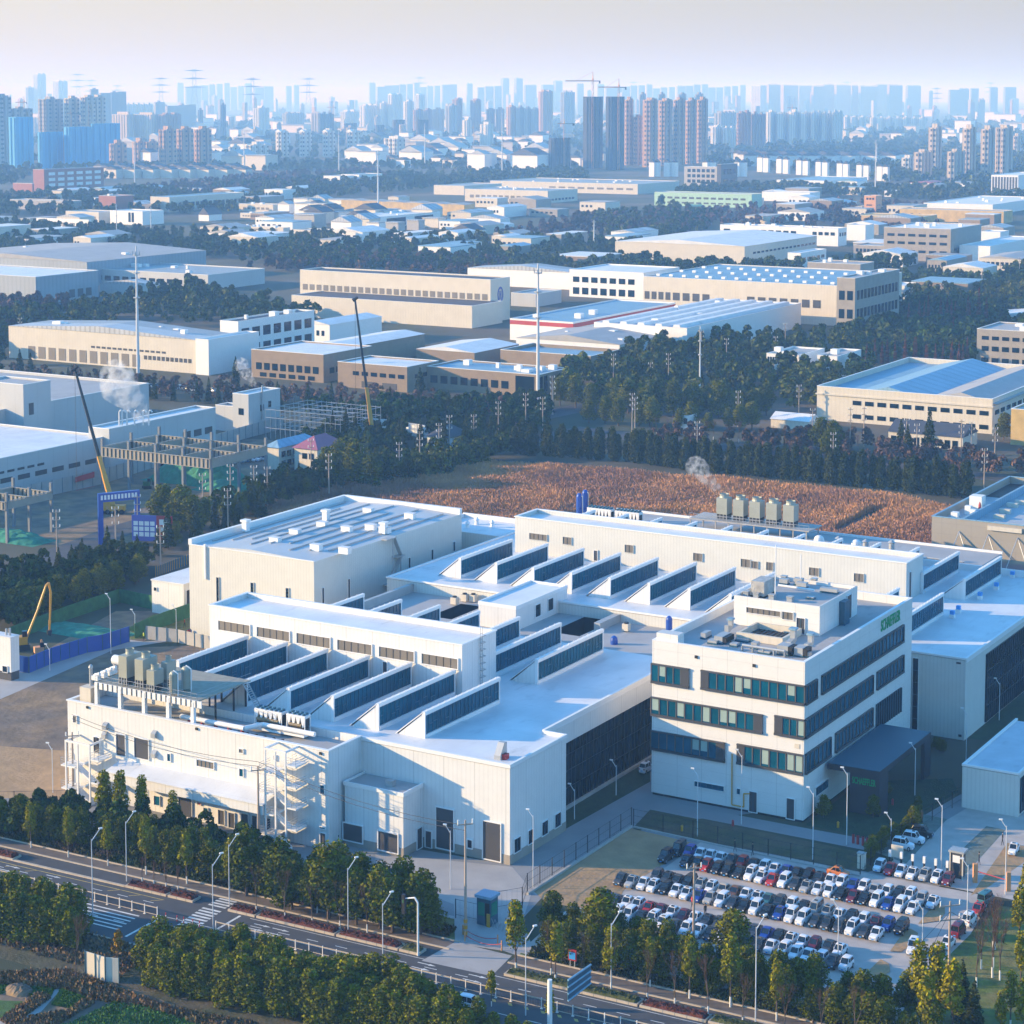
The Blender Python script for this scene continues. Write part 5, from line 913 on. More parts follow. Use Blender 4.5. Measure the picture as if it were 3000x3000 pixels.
bldg('white_villa', 'white villa with open roof terrace standing above the trees, left one', 'house', (2340, 1100), 2245, 2415, 1042, 'whitep', 'roofg', fr=[(0.5,0.85,6,0.02,0.5,None)], n_units=2)
bldg('white_villa', 'white villa with a tall narrow front standing above the trees, right one', 'house', (2452, 1108), 2393, 2522, 1045, 'whitep', 'roofg', fr=[(0.5,0.75,1,0.5,0.9,None)], n_units=1)
bldg('concrete_building', 'brown concrete three storey building with small windows at the right edge', 'office building', (3060, 1085), 2860, 3120, 975, 'conc2', 'roofg', fr=[(0.72,0.82,6,0.05,0.95,None),(0.42,0.55,6,0.05,0.95,None),(0.1,0.24,6,0.05,0.95,None)], n_units=2)
bldg('shed', 'pale roofed shed behind the brown concrete building', 'shed', (3080, 960), 2880, 3130, 935, 'conc2', 'roof', roof='gable')
bldg('yellow_building', 'yellow rendered building cut by the right edge behind the hedge row', 'building', (3050, 1310), 2960, 3100, 1205, 'orch', 'roofg')
bldg('guard_hut', 'small white guard hut with open frame windows beside the back road', 'hut', (2018, 1262), 1983, 2040, 1220, 'whitep', 'roof', fr=[(0.45,0.85,2,0.05,0.95,None)])
bldg('tent_shed', 'white roofed tent shed in the car yard left of the big white factory', 'shed', (2370, 1262), 2258, 2400, 1236, 'cream', 'roof', roof='gablex')
# left band
m_b = mat('blue_grey_sheet', (0.30, 0.34, 0.38), 0.6, 0.08, 0.05, ribs=4, rib_amt=0.1)
bldg('warehouse', 'wide warehouse with a brown roof and grey right wall at the far left', 'warehouse', (256, 838), -200, 605, 768, m_b, mat('brown_sheet_roof', (0.26, 0.21, 0.17), 0.7, 0.1, 0.05, ribs=6, rib_amt=0.15).name if False else 'roofg', roof='gable', n_units=6)
bldg('warehouse', 'warehouse with a striped pale roof and a row of small front windows', 'warehouse', (610, 852), 262, 776, 806, m_g, 'roofm', fr=[(0.3,0.6,12,0.05,0.95,None)], n_units=6)
bldg('warehouse', 'low blue grey warehouse cut by the left edge with a pale parapet', 'warehouse', (106, 892), -200, 290, 812, m_b, 'roof', sd=[(0.1,0.4,3,0.5,0.9,'dark')])
bldg('shed', 'grey tent shaped shed in front of the striped warehouse', 'shed', (460, 872), 292, 492, 838, m_g, 'roofm', roof='gable')
bldg('factory', 'pale factory with a window row and flat roof in the left distance', 'factory', (497, 622), 441, 715, 578, 'cream', 'blueroof', sd=[(0.35,0.6,16,0.05,0.97,None)])
bldg('factory', 'cream block with square windows behind the left treeline', 'building', (290, 655), 193, 350, 622, 'cream', 'roofm', fr=[(0.3,0.6,3,0.1,0.95,'louvre')])
bldg('factory', 'white block with a recessed glazed centre, nearer of the left distance whites', 'building', (418, 660), 323, 480, 620, 'whitep', 'roof', fr=[(0.2,0.9,2,0.55,0.75,None)])
bldg('factory', 'white stepped building in front of the left treeline', 'building', (260, 678), 107, 268, 645, 'whitep', 'roof', fr=[(0.3,0.7,5,0.2,0.9,'louvre')])
bldg('school', 'red brick four storey school with white window bands in the left distance', 'school', (130, 560), 98, 305, 497, 'brick', 'blueroof', sd=[(0.72,0.86,6,0.05,0.97,'whitep'),(0.45,0.6,6,0.05,0.97,'whitep'),(0.2,0.34,6,0.05,0.97,'whitep')])
bldg('low_building', 'low pink building left of the red brick school', 'building', (95, 562), 38, 100, 538, 'brick', 'pinkroof')
bldg('factory', 'pink grey building half hidden by trees in the left distance', 'building', (340, 628), 290, 392, 575, 'brick', 'roofg', n_units=2)
bldg('factory', 'low grey roofed works left of the pink building', 'factory', (200, 618), 30, 240, 590, 'concrete', 'roofm')
bldg('factory', 'small dark roofed white hall beside the pale window row factory', 'building', (612, 648), 582, 650, 630, 'whitep', 'darkroof', roof='steep')
for i, (a_, b_, c_, d_, e_) in enumerate(((800,622,700,830,600),(830,680,690,850,668),(760,640,704,800,626),(1000,690,860,1040,678),(1290,705,1040,1340,690))):
    bldg('factory', ('white roofed shed, far left of the row', 'cream low sheds above the pine belt', 'white block with blue shade wall', 'low cream strip building', 'low cream sheds right of the pine belt')[i]+' in the middle distance', 'shed', (a_, b_), c_, d_, e_, 'cream', 'roofm', fr=[(0.3,0.6,6,0.1,0.9,'louvre')], n_units=4)
bldg('cream_hall', 'cream hall behind the pine belt with four small windows', 'building', (985, 640), 902, 1000, 600, 'cream', 'darkroof', fr=[(0.3,0.6,4,0.1,0.9,'louvre')])
t = bldg('glass_office', 'low white and blue glass office with slanted white frames in the middle distance', 'office building', (1110, 668), 1000, 1290, 636, 'whitep', 'roof', fr=[(0.1,0.75,1,0.0,1,'glassd')], sd=[(0.05,0.8,2,0.05,0.95,'glassd')], n_units=4)
for i, (px_, w_) in enumerate(((1040, 60), (1100, 60), (1160, 60), (1220, 60), (1280, 60), (1340, 55))):
    bldg('grey_shed', 'scallop roofed tan shed, %s from the left in the joined row' % od(i), 'shed', (px_+20, 622+i*2.2), px_-40, px_+50, 588+i*2.5, 'orch', 'roofg', roof='gable', group='joined tan sheds')
bldg('factory', 'long cream factory with six sawtooth roof lights in the distance', 'factory', (1868, 570), 1436, 1990, 540, 'cream', 'roofm', fr=[(0.4,0.6,9,0.4,0.98,'louvre')], n_units=10)
bldg('factory', 'cream factory block with a windowless green grey right face, below the sawtooth one', 'factory', (1605, 596), 1362, 1692, 560, 'cream', 'roofm', fr=[(0.3,0.55,12,0.05,0.9,'louvre')], sd=[(0.2,0.35,7,0.1,0.9,None)], n_units=6)
bldg('factory', 'low cream shed left of the long sawtooth factory', 'shed', (1360, 572), 1271, 1470, 545, 'cream', 'roofm')
bldg('mint_factory', 'pale mint green factory with two rows of small round windows', 'factory', (2202, 610), 1917, 2232, 570, 'mint', 'roofm', fr=[(0.55,0.7,12,0.05,0.95,'dark'),(0.2,0.32,12,0.05,0.95,'dark')])
bldg('factory', 'white long shed right of the mint green factory', 'shed', (2372, 592), 2232, 2402, 565, 'whitep', 'roof')
bldg('factory', 'large pale warehouse with a smooth white roof beyond the central trees', 'warehouse', (2181, 780), 1802, 2392, 722, 'cream', 'roof', roof='gable', sd=[(0.55,0.65,16,0.1,0.98,None)])
bldg('factory', 'white factory with dark ribbon windows behind the smooth roofed warehouse', 'factory', (2455, 722), 2109, 2480, 670, 'whitep', 'roof', fr=[(0.6,0.78,1,0.02,0.1,None),(0.6,0.78,6,0.28,0.66,None),(0.6,0.78,4,0.78,0.98,None)], sd=[(0.55,0.75,3,0.1,0.95,None)], n_units=9)
bldg('factory', 'plain white block at the right end of the ribbon window factory', 'building', (2535, 706), 2480, 2560, 660, 'whitep', 'roof')
bldg('grey_office', 'grey four storey office with narrow window slits in the right distance', 'office building', (2784, 768), 2588, 2873, 672, 'conc2', 'roof', fr=[(0.74,0.82,6,0.03,0.97,None),(0.5,0.58,6,0.03,0.97,None),(0.24,0.32,6,0.03,0.97,None)], sd=[(0.3,0.4,6,0.1,0.9,None)], n_units=6)
bldg('low_building', 'low white building right of the grey four storey office', 'building', (2900, 770), 2810, 3040, 722, 'whitep', 'roof')
bldg('low_building', 'small white block above the low white building at the right edge', 'building', (2930, 715), 2872, 2955, 680, 'whitep', 'roof')
bldg('shed', 'pale gabled shed low at the right edge in front of white buildings', 'shed', (2990, 795), 2868, 3060, 760, 'cream', 'roofg', roof='gable', fr=[(0.4,0.7,8,0.05,0.95,None)])
bldg('white_house', 'small white house with two storeys beside the smooth roofed warehouse', 'house', (2345, 790), 2307, 2420, 742, 'whitep', 'roof', sd=[(0.5,0.7,5,0.05,0.95,None)])
bldg('low_building', 'grey roofed two storey building between the warehouse and the grey office', 'building', (2610, 760), 2500, 2650, 722, 'conc2', 'roofm', fr=[(0.5,0.75,9,0.05,0.95,None)])
bldg('low_building', 'brown grey block behind the beige factory wing with a roof tower', 'building', (2520, 822), 2365, 2560, 775, 'conc2', 'roofg', n_units=3)
bldg('control_tower', 'orange square tower with dark slits in the right distance', 'tower', (2565, 632), 2531, 2583, 574, 'orange', 'orange', fr=[(0.8,0.9,3,0.15,0.9,None),(0.5,0.56,1,0.1,0.8,None),(0.25,0.31,1,0.1,0.8,None)], sd=[(0.5,0.56,1,0.1,0.9,None),(0.25,0.31,1,0.1,0.9,None)])
bldg('ochre_building', 'long ochre yellow building left part, right distance', 'building', (2700, 660), 2506, 2745, 636, 'orch', 'orch')
bldg('ochre_building', 'long ochre yellow building right part, right distance', 'building', (2940, 655), 2635, 2966, 620, 'orch', 'roofg')
bldg('factory', 'long white building with a green stripe behind the ochre buildings', 'factory', (2908, 630), 2705, 3060, 600, 'whitep', 'roof', n_units=8)
bldg('ribbed_office', 'white ribbed office slab with vertical fins at the right edge', 'office building', (2982, 580), 2903, 3060, 514, 'whitep', 'roof', fr=[(0.05,0.92,9,0.02,0.98,'dark')])
for i, (a_, c_, y_) in enumerate(((2575, 2660, 560), (2655, 2770, 552), (2740, 2850, 553))):
    bldg('gable_shed', 'white low gabled shed before the beige towers, %s from the left' % od(i), 'shed', (c_-10, y_), a_, c_+20, y_-14, 'whitep', ('roof', 'mauve', 'roofg')[i], roof='gable', group='low gabled sheds')
bldg('grey_office', 'grey blue glass office left part in front of the white gabled houses', 'office building', (2100, 552), 2004, 2112, 490, 'concrete', 'roof', fr=[(0.75,0.9,6,0.08,0.95,None),(0.5,0.65,6,0.08,0.95,None),(0.25,0.4,6,0.08,0.95,None)])
bldg('grey_office', 'dark blue office block right part in front of the white gabled houses', 'office building', (2112, 556), 2100, 2160, 482, 'dark', 'roofg', sd=[(0.6,0.8,4,0.1,0.9,None),(0.25,0.4,4,0.1,0.9,None)])
bldg('low_building', 'low white works roofs in front of the gabled houses', 'factory', (2420, 548), 2275, 2540, 530, 'whitep', 'blueroof', fr=[(0.3,0.7,6,0.1,0.9,None)])
bldg('low_building', 'small white building left of two, among trees in the centre distance', 'building', (1052, 540), 1000, 1120, 512, 'whitep', 'roofm', fr=[], sd=[(0.4,0.7,6,0.05,0.95,None)])
bldg('low_building', 'small white building right of two, among trees in the centre distance', 'building', (996, 542), 948, 1040, 516, 'whitep', 'roofm', sd=[(0.4,0.7,6,0.05,0.95,None)])
# low clutter of sheds between y 640 and 720, and the distant town: small pale houses
def cityblocks():
    q = random.Random(77)
    for i in range(250):
        y_ = q.choice((336, 340, 345, 352, 362, 375, 390, 405, 420)); x_ = q.uniform(-20, 3000)
        if (1700 < x_ < 2090 and y_ > 380) or (2240 < x_ < 2480 and y_ > 380) or (x_ > 2440 and y_ > 372): continue
        w_ = q.uniform(9, 20)*(1+(y_-345)/160); H_ = q.uniform(22, 75)*(0.75 if y_ > 385 else 1)
        tower(x_, x_+w_, y_-H_, y_, q.choice(('grey', 'white', 'beige', 'tan', 'con', 'white')), 'pale mid rise block in the dense city below the skyline', 'mid rise blocks of the dense city', q.uniform(0.2, 0.6), ribs=y_ > 380, cap=q.random() < 0.6, name='city_block')
def townhouse(px_, py_, s_, hh, wm, rm, label, group, name='town_house'):
    p = G(px_, py_); sc_ = s_
    t = local_thing(name, label, 'house', (p.x, p.y, 0), ANG, group)
    lpart(t, 'walls', MB().box(-sc_/2, sc_/2, -sc_*0.4, sc_*0.4, 0, hh), M[wm]); lpart(t, 'roof', MB().prism([(-sc_/2-0.5, -sc_*0.45, hh+0.01), (sc_/2+0.5, -sc_*0.45, hh+0.01), (0, -sc_*0.45, hh+sc_*0.22)], (0, sc_*0.9, 0)) if rm != 'flat' else MB().box(-sc_/2-0.3, sc_/2+0.3, -sc_*0.45, sc_*0.45, hh+0.01, hh+1), M['roofm'] if rm == 'flat' else M[rm])
    return t
rt = random.Random(11)
for i in range(160):
    x_ = rt.uniform(350, 1500) if i % 2 else rt.uniform(1050, 2150); y_ = rt.uniform(600, 668) if x_ < 1000 else rt.uniform(385, 500) if i % 3 else rt.uniform(640, 700)
    if y_ > 560 and not (820 < x_ < 1420): y_ = rt.uniform(395, 500)
    if x_ > 1680 and y_ < 540: x_ = rt.uniform(1680, 3000); y_ = rt.uniform(388, 420)
    townhouse(x_, y_, rt.uniform(14, 30) if y_ > 560 else rt.uniform(30, 60), rt.uniform(9, 16) if y_ > 560 else rt.uniform(18, 34), rt.choice(['whitep', 'cream', 'whitep', 'concrete']), rt.choice(['flat', 'roofm', 'darkroof', 'flat']), 'small pale building in the distant town beyond the factory belt', 'small pale buildings of the distant town')
for i in range(85):
    x_ = rt.uniform(-30, 3030); y_ = rt.uniform(340, 392)
    townhouse(x_, y_, rt.uniform(60, 140), rt.uniform(25, 60), rt.choice(['whitep', 'cream']), 'flat', 'tiny pale block low on the hazy horizon', 'tiny pale blocks low on the horizon')
for i in range(46):     # slate roofed terraces at left and centre
    x_ = (300+i*18) if i < 24 else (1080+(i-24)*34); y_ = 512+ (i % 3)*5 if i < 24 else 470+(i % 4)*7
    t = townhouse(x_, y_, 24, 16, 'cream' if i % 3 else 'whitep', 'darkroof', 'slate roofed terrace house below the apartment towers', 'slate roofed terrace houses')
k = 0
for (a_, c_) in ((2222,2257),(2277,2316),(2335,2374),(2392,2431),(2455,2491),(2511,2552),(2572,2607),(1908,1935),(1946,1990),(2060,2100),(2155,2190)):
    for q_ in (0, 1):
        xx = a_+(c_-a_)*(0.3+0.5*q_); yb_ = 503+(xx-2222)*0.075 if xx > 2200 else 518; t = bldg('gabled_block', 'white gabled apartment block, %s from the left in the long row' % od(k), 'apartment block', (xx, yb_), xx-15, xx+6, yb_-42, 'whitep', 'darkroof', roof='steep', group='white gabled apartment blocks'); k += 1
for i in range(26):
    x_ = 2170+i*19; townhouse(x_, 478+(i % 3)*4, 34, 22, 'whitep', 'darkroof', 'white house roof of the rear rows behind the gabled apartment blocks', 'rear rows behind the gabled blocks', 'row_house')
# ------------------------------------------------------------------ apartment towers
M['tw_blue'] = mat('tower_cool_grey', (0.34, 0.35, 0.36), 0.7, 0.05, 0.02, joints=0, ribs=0, hjoint=4.6)
def towmat(name, col, rib=7.0, amt=0.35, hj=4.6):
    return mat(name, col, 0.7, 0.05, 0.02, ribs=rib, rib_amt=amt, hjoint=hj)
TM = dict(tan=towmat('tower_tan', (0.50, 0.31, 0.20)), beige=towmat('tower_beige', (0.56, 0.46, 0.36)), white=towmat('tower_white', (0.66, 0.63, 0.58)), grey=towmat('tower_grey', (0.34, 0.33, 0.32)), dark=towmat('tower_dark', (0.07, 0.08, 0.10), 4.0, 0.5, 4.6), net=towmat('blue_net', (0.05, 0.38, 0.68), 12, 0.15, 9.2), con=towmat('tower_concrete', (0.33, 0.30, 0.27)), brown=towmat('tower_brown', (0.34, 0.21, 0.15)))
M['tw_win'] = mat('tower_window', (0.06, 0.07, 0.09), 0.4)
def tower(xl, xr, yt, yb, m_, label, group=None, frac=0.28, cap=True, gable=False, ribs=True, name='apartment_tower'):
    xc = xl+(xr-xl)*frac; X, V = XV(xc, yb); p = FW(X, V); H = ztop(p, yt); x0 = onV(V, xl, yb)[0]; v1 = onX(X, xr, yb)[0]
    t = Thing(name, label, 'tower block', (x0+X)/2, (V+v1)/2, 0, group); Wd, Dp = X-x0, v1-V
    b = MB(); n = max(2, int(Dp/16)); b.box(x0, X, V, v1, 0, H)
    o = t.part('walls', b, TM[m_])
    if ribs:
        g = MB(); s = Dp/n
        for i in range(n): g.box(X+0.02, X+s*0.16, V+s*(i+0.08), V+s*(i+0.46), 0, H*(1 if i % 2 else 0.985)+ (0 if m_ in ('net', 'dark') else 2.5))
        nb = max(1, int(Wd/9)); s2 = Wd/nb
        for i in range(nb): g.box(x0+s2*(i+0.2), x0+s2*(i+0.62), V-1.6, V-0.02, 0, H*0.99)
        t.part('bay', g, TM[m_])
        if m_ not in ('net',) and yb > 440:
            wd = MB(); nf = max(4, int(H/9.2))
            for i in range(nb):
                for f in range(nf): wd.box(x0+s2*(i+0.66), x0+s2*(i+0.94), V-0.3, V-0.03, H*(f+0.3)/nf, H*(f+0.75)/nf); wd.box(x0+s2*(i+0.3), x0+s2*(i+0.52), V-1.75, V-1.62, H*(f+0.3)/nf, H*(f+0.75)/nf)
            for i in range(n):
                for f in range(nf): wd.box(X+0.03, X+0.3, V+s*(i+0.55), V+s*(i+0.95), H*(f+0.3)/nf, H*(f+0.7)/nf)
            t.part('window_panes', wd, M['tw_win'])
    if cap:
        c = MB(); r_ = random.Random(int(xl*3+yt))
        for i in range(max(1, n//2)): vv = V+Dp*(i+0.3)/max(1, n//2); c.box(x0+Wd*0.2, X-Wd*0.1, vv, vv+Dp/n*0.7, H+0.02, H+4+4*r_.random())
        t.part('roof_house', c, TM[m_])
    if gable: t.part('roof', MB().prism([(x0-1, V-1.5, H+0.05), (X+1, V-1.5, H+0.05), ((x0+X)/2, V-1.5, H+Wd*0.35)], (0, Dp*0.6, 0)), M['whitep'])
    return t
cityblocks()
# hazy far rows
def row(xs, yt, yb, m_, lab, grp, fr=0.15):
    for i, (a, c) in enumerate(xs): tower(a+((i*29) % 7)-3, c+((i*53) % 9)-1, yt+((i*37) % 13)-5, yb+((i*17) % 9), m_, lab % od(i), grp, fr, ribs=False, cap=(i % 2 == 0))
row([(522+i*22, 540+i*22) for i in range(9)], 248, 322, 'grey', 'hazy tower block in the far left skyline row, %s from the left', 'far left skyline towers')
row([(720, 740), (745, 768), (772, 796), (838, 850), (860, 873)], 250, 322, 'grey', 'hazy tower left of the centre skyline gap, %s from the left', 'skyline towers left of the centre gap')
row([(1084+i*21, 1102+i*21) for i in range(12)], 248, 330, 'grey', 'hazy tower block in the centre skyline row, %s from the left', 'centre skyline towers')
row([(1370, 1386), (1400, 1412), (1420, 1440), (1446, 1465), (1533, 1568), (1583, 1620), (1686, 1708)], 250, 333, 'grey', 'hazy tower right of the centre skyline, %s from the left', 'skyline towers right of centre')
tower(1467, 1492, 230, 335, 'grey', 'slim hazy tower, left of the two tallest in the centre skyline', ribs=False); tower(1506, 1532, 230, 340, 'grey', 'slim hazy tower, right of the two tallest in the centre skyline', ribs=False); tower(1620, 1648, 238, 335, 'grey', 'hazy tall tower between two cranes on the skyline', ribs=False)
row([(1752+i*23, 1771+i*23) for i in range(19)], 252, 330, 'grey', 'hazy tower in the long right centre skyline row, %s from the left', 'right centre skyline towers')
for i, (a, c) in enumerate(((2245,2286),(2288,2333),(2335,2377),(2379,2412),(2412,2441),(2442,2491),(2493,2513),(2513,2566),(2566,2601),(2601,2640))): tower(a-((i*31) % 5), c+((i*23) % 6), 249+(i*5 % 4)*1.5, 352-(i*7 % 3)*5, 'beige', 'pale blue slab tower in the great right skyline wall, %s from the left' % od(i), 'great right skyline wall', 0.16, ribs=False)
row([(2655, 2698), (2779, 2808), (2808, 2832), (2841, 2861), (2896, 2918), (2936, 2973)], 257, 340, 'grey', 'hazy tower at the right skyline end, %s from the left', 'right end skyline towers')
tower(2200, 2246, 251, 350, 'white', 'cream tower with window grid standing before the great skyline wall', frac=0.6)
tower(2955, 2984, 290, 345, 'white', 'small pale tower low at the right skyline end', frac=0.5)
# left cluster
tower(-30, 37, 283, 482, 'grey', 'grey blue tower cut by the left edge', frac=0.3)
tower(77, 102, 256, 350, 'grey', 'slim grey tower left of the tallest left tower'); tower(100, 137, 217, 350, 'white', 'tallest tower of the left skyline with a thin raised top', frac=0.35); tower(157, 200, 238, 352, 'white', 'stepped tall tower right of the tallest left tower', frac=0.4)
tower(27, 99, 318, 480, 'con', 'concrete tower rising above the left blue netted block', frac=0.18); tower(28, 100, 343, 492, 'net', 'blue netted building under construction, left of three', frac=0.3, cap=False)
tower(115, 188, 290, 470, 'con', 'concrete tower behind the middle blue netted block', frac=0.3); tower(112, 187, 387, 495, 'net', 'blue netted building under construction, middle and lowest of three', frac=0.15, cap=False)
tower(190, 236, 288, 470, 'beige', 'tower with bright left edge behind the wide blue netting', frac=0.3); tower(237, 312, 284, 470, 'beige', 'pair tower with bright left edge behind the wide blue netting, right one', frac=0.2)
tower(189, 270, 372, 494, 'net', 'blue netted building under construction, left half of the wide right one', frac=0.18, cap=False); tower(268, 354, 362, 480, 'net', 'blue netted building under construction, right half of the wide right one', frac=0.1, cap=False)
row([(268, 292), (295, 320), (325, 343), (345, 367)], 266, 400, 'grey', 'hazy grey tower behind the left cluster, %s from the left', 'hazy towers behind the left cluster')
tower(330, 394, 335, 425, 'beige', 'beige window grid tower right of the blue netting, left one', frac=0.72); tower(394, 465, 335, 425, 'beige', 'beige window grid tower right of the blue netting, right one', frac=0.74); tower(465, 532, 335, 425, 'brown', 'brown tower right of the beige window grid towers', frac=0.25)
tower(340, 450, 306, 380, 'white', 'hazy white slab behind the beige towers', frac=0.3); row([(455, 485), (487, 520), (522, 548), (550, 570)], 304, 385, 'grey', 'pale blue slab behind the brown towers, %s from the left', 'pale blue slabs behind the brown towers')
tower(320, 372, 421, 484, 'tan', 'low tan tower, left of the three low ones', frac=0.25); tower(388, 428, 415, 487, 'tan', 'low tan tower, middle of the three low ones', frac=0.45); tower(428, 465, 416, 484, 'tan', 'low tan tower, right of the three low ones', frac=0.2)
tower(466, 517, 380, 494, 'tan', 'brown orange tower with bright left edge, left of three', frac=0.4); tower(518, 568, 378, 492, 'tan', 'brown orange tower with bright left edge, middle of three', frac=0.3); tower(569, 621, 379, 490, 'tan', 'brown orange tower with bright left edge, right of three', frac=0.3)
tower(580, 596, 322, 388, 'dark', 'slim dark tower in the left centre distance'); tower(647, 663, 306, 408, 'dark', 'slim dark tower with a spire top left of centre'); tower(634, 660, 372, 408, 'con', 'short beige block at the foot of the slim dark tower', frac=0.6)
tower(670, 705, 430, 478, 'white', 'white apartment block with blue side, left centre'); tower(719, 788, 425, 476, 'white', 'wide white apartment block, left centre', frac=0.3)
for i, (a, c) in enumerate(((808,847),(877,915),(945,982),(1016,1056))): tower(a, c, 386, 460, 'white', 'white gabled mid rise tower, %s from the left of four' % od(i), 'white gabled mid rise towers', 0.42, gable=True)
tower(742, 790, 316, 400, 'white', 'hazy white stepped tower left of centre', frac=0.4); tower(828, 892, 332, 388, 'grey', 'hazy low slab left of the grey office tower', frac=0.2); tower(912, 940, 331, 408, 'con', 'grey office tower with a bright blue panel, left half', frac=0.85); tower(940, 979, 334, 408, 'dark', 'dark office tower right half with a bright blue panel', frac=0.1)
tower(998, 1052, 327, 385, 'white', 'hazy white tower left of the gable topped towers', frac=0.3); tower(1054, 1116, 309, 388, 'white', 'pale tower with pointed roofs, left of the tall gable topped one', frac=0.25); tower(1113, 1138, 302, 388, 'white', 'slim pale tower with a pointed roof beside the tall gable topped one'); tower(1137, 1180, 278, 388, 'white', 'tall gable topped white tower in the centre left', frac=0.3, gable=True); tower(1182, 1213, 297, 398, 'white', 'white tower right of the tall gable topped one', frac=0.35); tower(1218, 1246, 278, 380, 'white', 'tall pale tower with a pointed crown', frac=0.4, gable=True)
tower(1210, 1240, 322, 402, 'brown', 'brown slab tower, left of the brown pair in the centre left'); tower(1240, 1268, 322, 402, 'brown', 'brown slab tower, right of the brown pair in the centre left'); tower(1268, 1302, 320, 398, 'tan', 'tan tower right of the brown pair', frac=0.35)
tower(1305, 1340, 310, 405, 'grey', 'grey tower with white striped lower face', frac=0.4); tower(1325, 1355, 291, 402, 'brown', 'tall brown tower behind the striped grey one', frac=0.5); tower(1378, 1410, 293, 402, 'brown', 'tall brown tower standing alone in the centre', frac=0.5)
tower(1008, 1046, 361, 407, 'dark', 'dark blue block under construction, left of three in the centre left', cap=False); tower(1100, 1126, 366, 418, 'dark', 'dark blue block under construction, middle of three in the centre left', cap=False); tower(1150, 1187, 351, 418, 'dark', 'dark blue block under construction, right of three in the centre left', cap=False); tower(1219, 1256, 351, 432, 'dark', 'dark tower under construction beside a white mast', cap=False)
tower(1125, 1187, 406, 469, 'white', 'white cylindrical looking apartment block in the centre left', frac=0.6); tower(1354, 1382, 352, 430, 'white', 'white tower in the centre, left of two low ones', frac=0.5); tower(1406, 1446, 364, 432, 'white', 'white tower in the centre, right of two low ones', frac=0.55)
for i, (a, c) in enumerate(((1425,1450),(1452,1478))): tower(a, c, 320, 402, 'brown', 'brown tower in the centre, %s of two before the long row' % ('left', 'right')[i], None, 0.4)
for i, (a, c) in enumerate(((1483,1512),(1512,1535),(1535,1556),(1556,1578))): tower(a, c, 313+i*2, 412, 'tan' if i == 0 else 'grey', 'tower in the centre row of four, %s from the left' % od(i), 'centre row of four towers', 0.4)
tower(1577, 1620, 268, 408, 'tan', 'tall tan tower right of the centre row of four', frac=0.3); tower(1642, 1684, 270, 390, 'grey', 'grey tower with a flat roof slab left of the two great dark towers', frac=0.3)
tower(1607, 1671, 405, 500, 'dark', 'square dark building under construction with a tower crane', frac=0.25, cap=False)
tower(1708, 1766, 283, 494, 'dark', 'great dark tower under construction, left of the twins', frac=0.35, cap=False); tower(1774, 1829, 283, 498, 'dark', 'great dark tower under construction, right of the twins', frac=0.3, cap=False)
tower(1829, 1855, 292, 484, 'tan', 'tan tower just right of the dark twins', frac=0.45); tower(1855, 1882, 342, 484, 'tan', 'lower tan tower between the taller tan ones', frac=0.4)
for i, (a, c, f_) in enumerate(((1882,1926,0.5),(1927,1970,0.45),(1971,2007,0.35),(2007,2040,0.4),(2040,2073,0.4))): tower(a, c, 292+(i % 2)*2, 490-i*3, 'tan', 'tall tan apartment tower, %s from the left of the great five' % od(i), 'great tan towers', f_)
for i, (a, c) in enumerate(((1872,1892),(1928,1948),(1985,2010),(2035,2060))): tower(a, c, 276, 420, 'grey', 'hazy tower peeping over the great tan towers, %s from the left' % od(i), 'towers peeping over the great tan towers')
tower(2092, 2156, 331, 402, 'grey', 'grey hazy slab right of the great tan towers', frac=0.3); tower(2081, 2118, 372, 434, 'white', 'low white tower right of the great tan towers, left of two', frac=0.4); tower(2118, 2155, 374, 434, 'white', 'low white tower right of the great tan towers, right of two', frac=0.2); tower(2157, 2200, 331, 442, 'brown', 'brown edged tower left of the long grey wall', frac=0.25); tower(2200, 2243, 335, 445, 'brown', 'brown edged tower joining the long grey wall', frac=0.1)
for i, (a, c) in enumerate(((2243,2275),(2275,2310),(2310,2345),(2345,2376),(2376,2408),(2408,2438),(2438,2468))): tower(a, c, 328+(i % 2)*3, 424, 'white', 'grey slab of the long right wall of flats, %s from the left' % od(i), 'long right wall of flats', 0.4 if i < 4 else 0.12)
for i in range(3): tower(2471+i*23, 2491+i*23, 342, 386, 'white', 'small white tower in the right distance, %s from the left of three' % od(i), 'three small white towers', 0.4)
for i in range(7): tower(2548+i*24, 2569+i*24, 344+(i % 2)*2, 384, 'white', 'small white tower in the right distance row of seven, %s from the left' % od(i), 'row of seven small white towers', 0.4)
for i, (a, c, yt, yb) in enumerate(((2718,2758,374,514),(2817,2858,376,522),(2871,2912,378,529),(2914,2966,374,517),(2966,2990,398,452))): tower(a, c, yt, yb, 'beige', 'tall beige tower at the right, %s from the left' % od(i), 'tall beige towers at the right', 0.55)
tower(2676, 2730, 446, 530, 'beige', 'lower beige block in front of the leftmost tall beige tower', frac=0.45); tower(2773, 2826, 444, 534, 'beige', 'lower beige block in front of the second tall beige tower', frac=0.4); tower(2640, 2676, 462, 518, 'white', 'white low block left of the beige towers', frac=0.6)
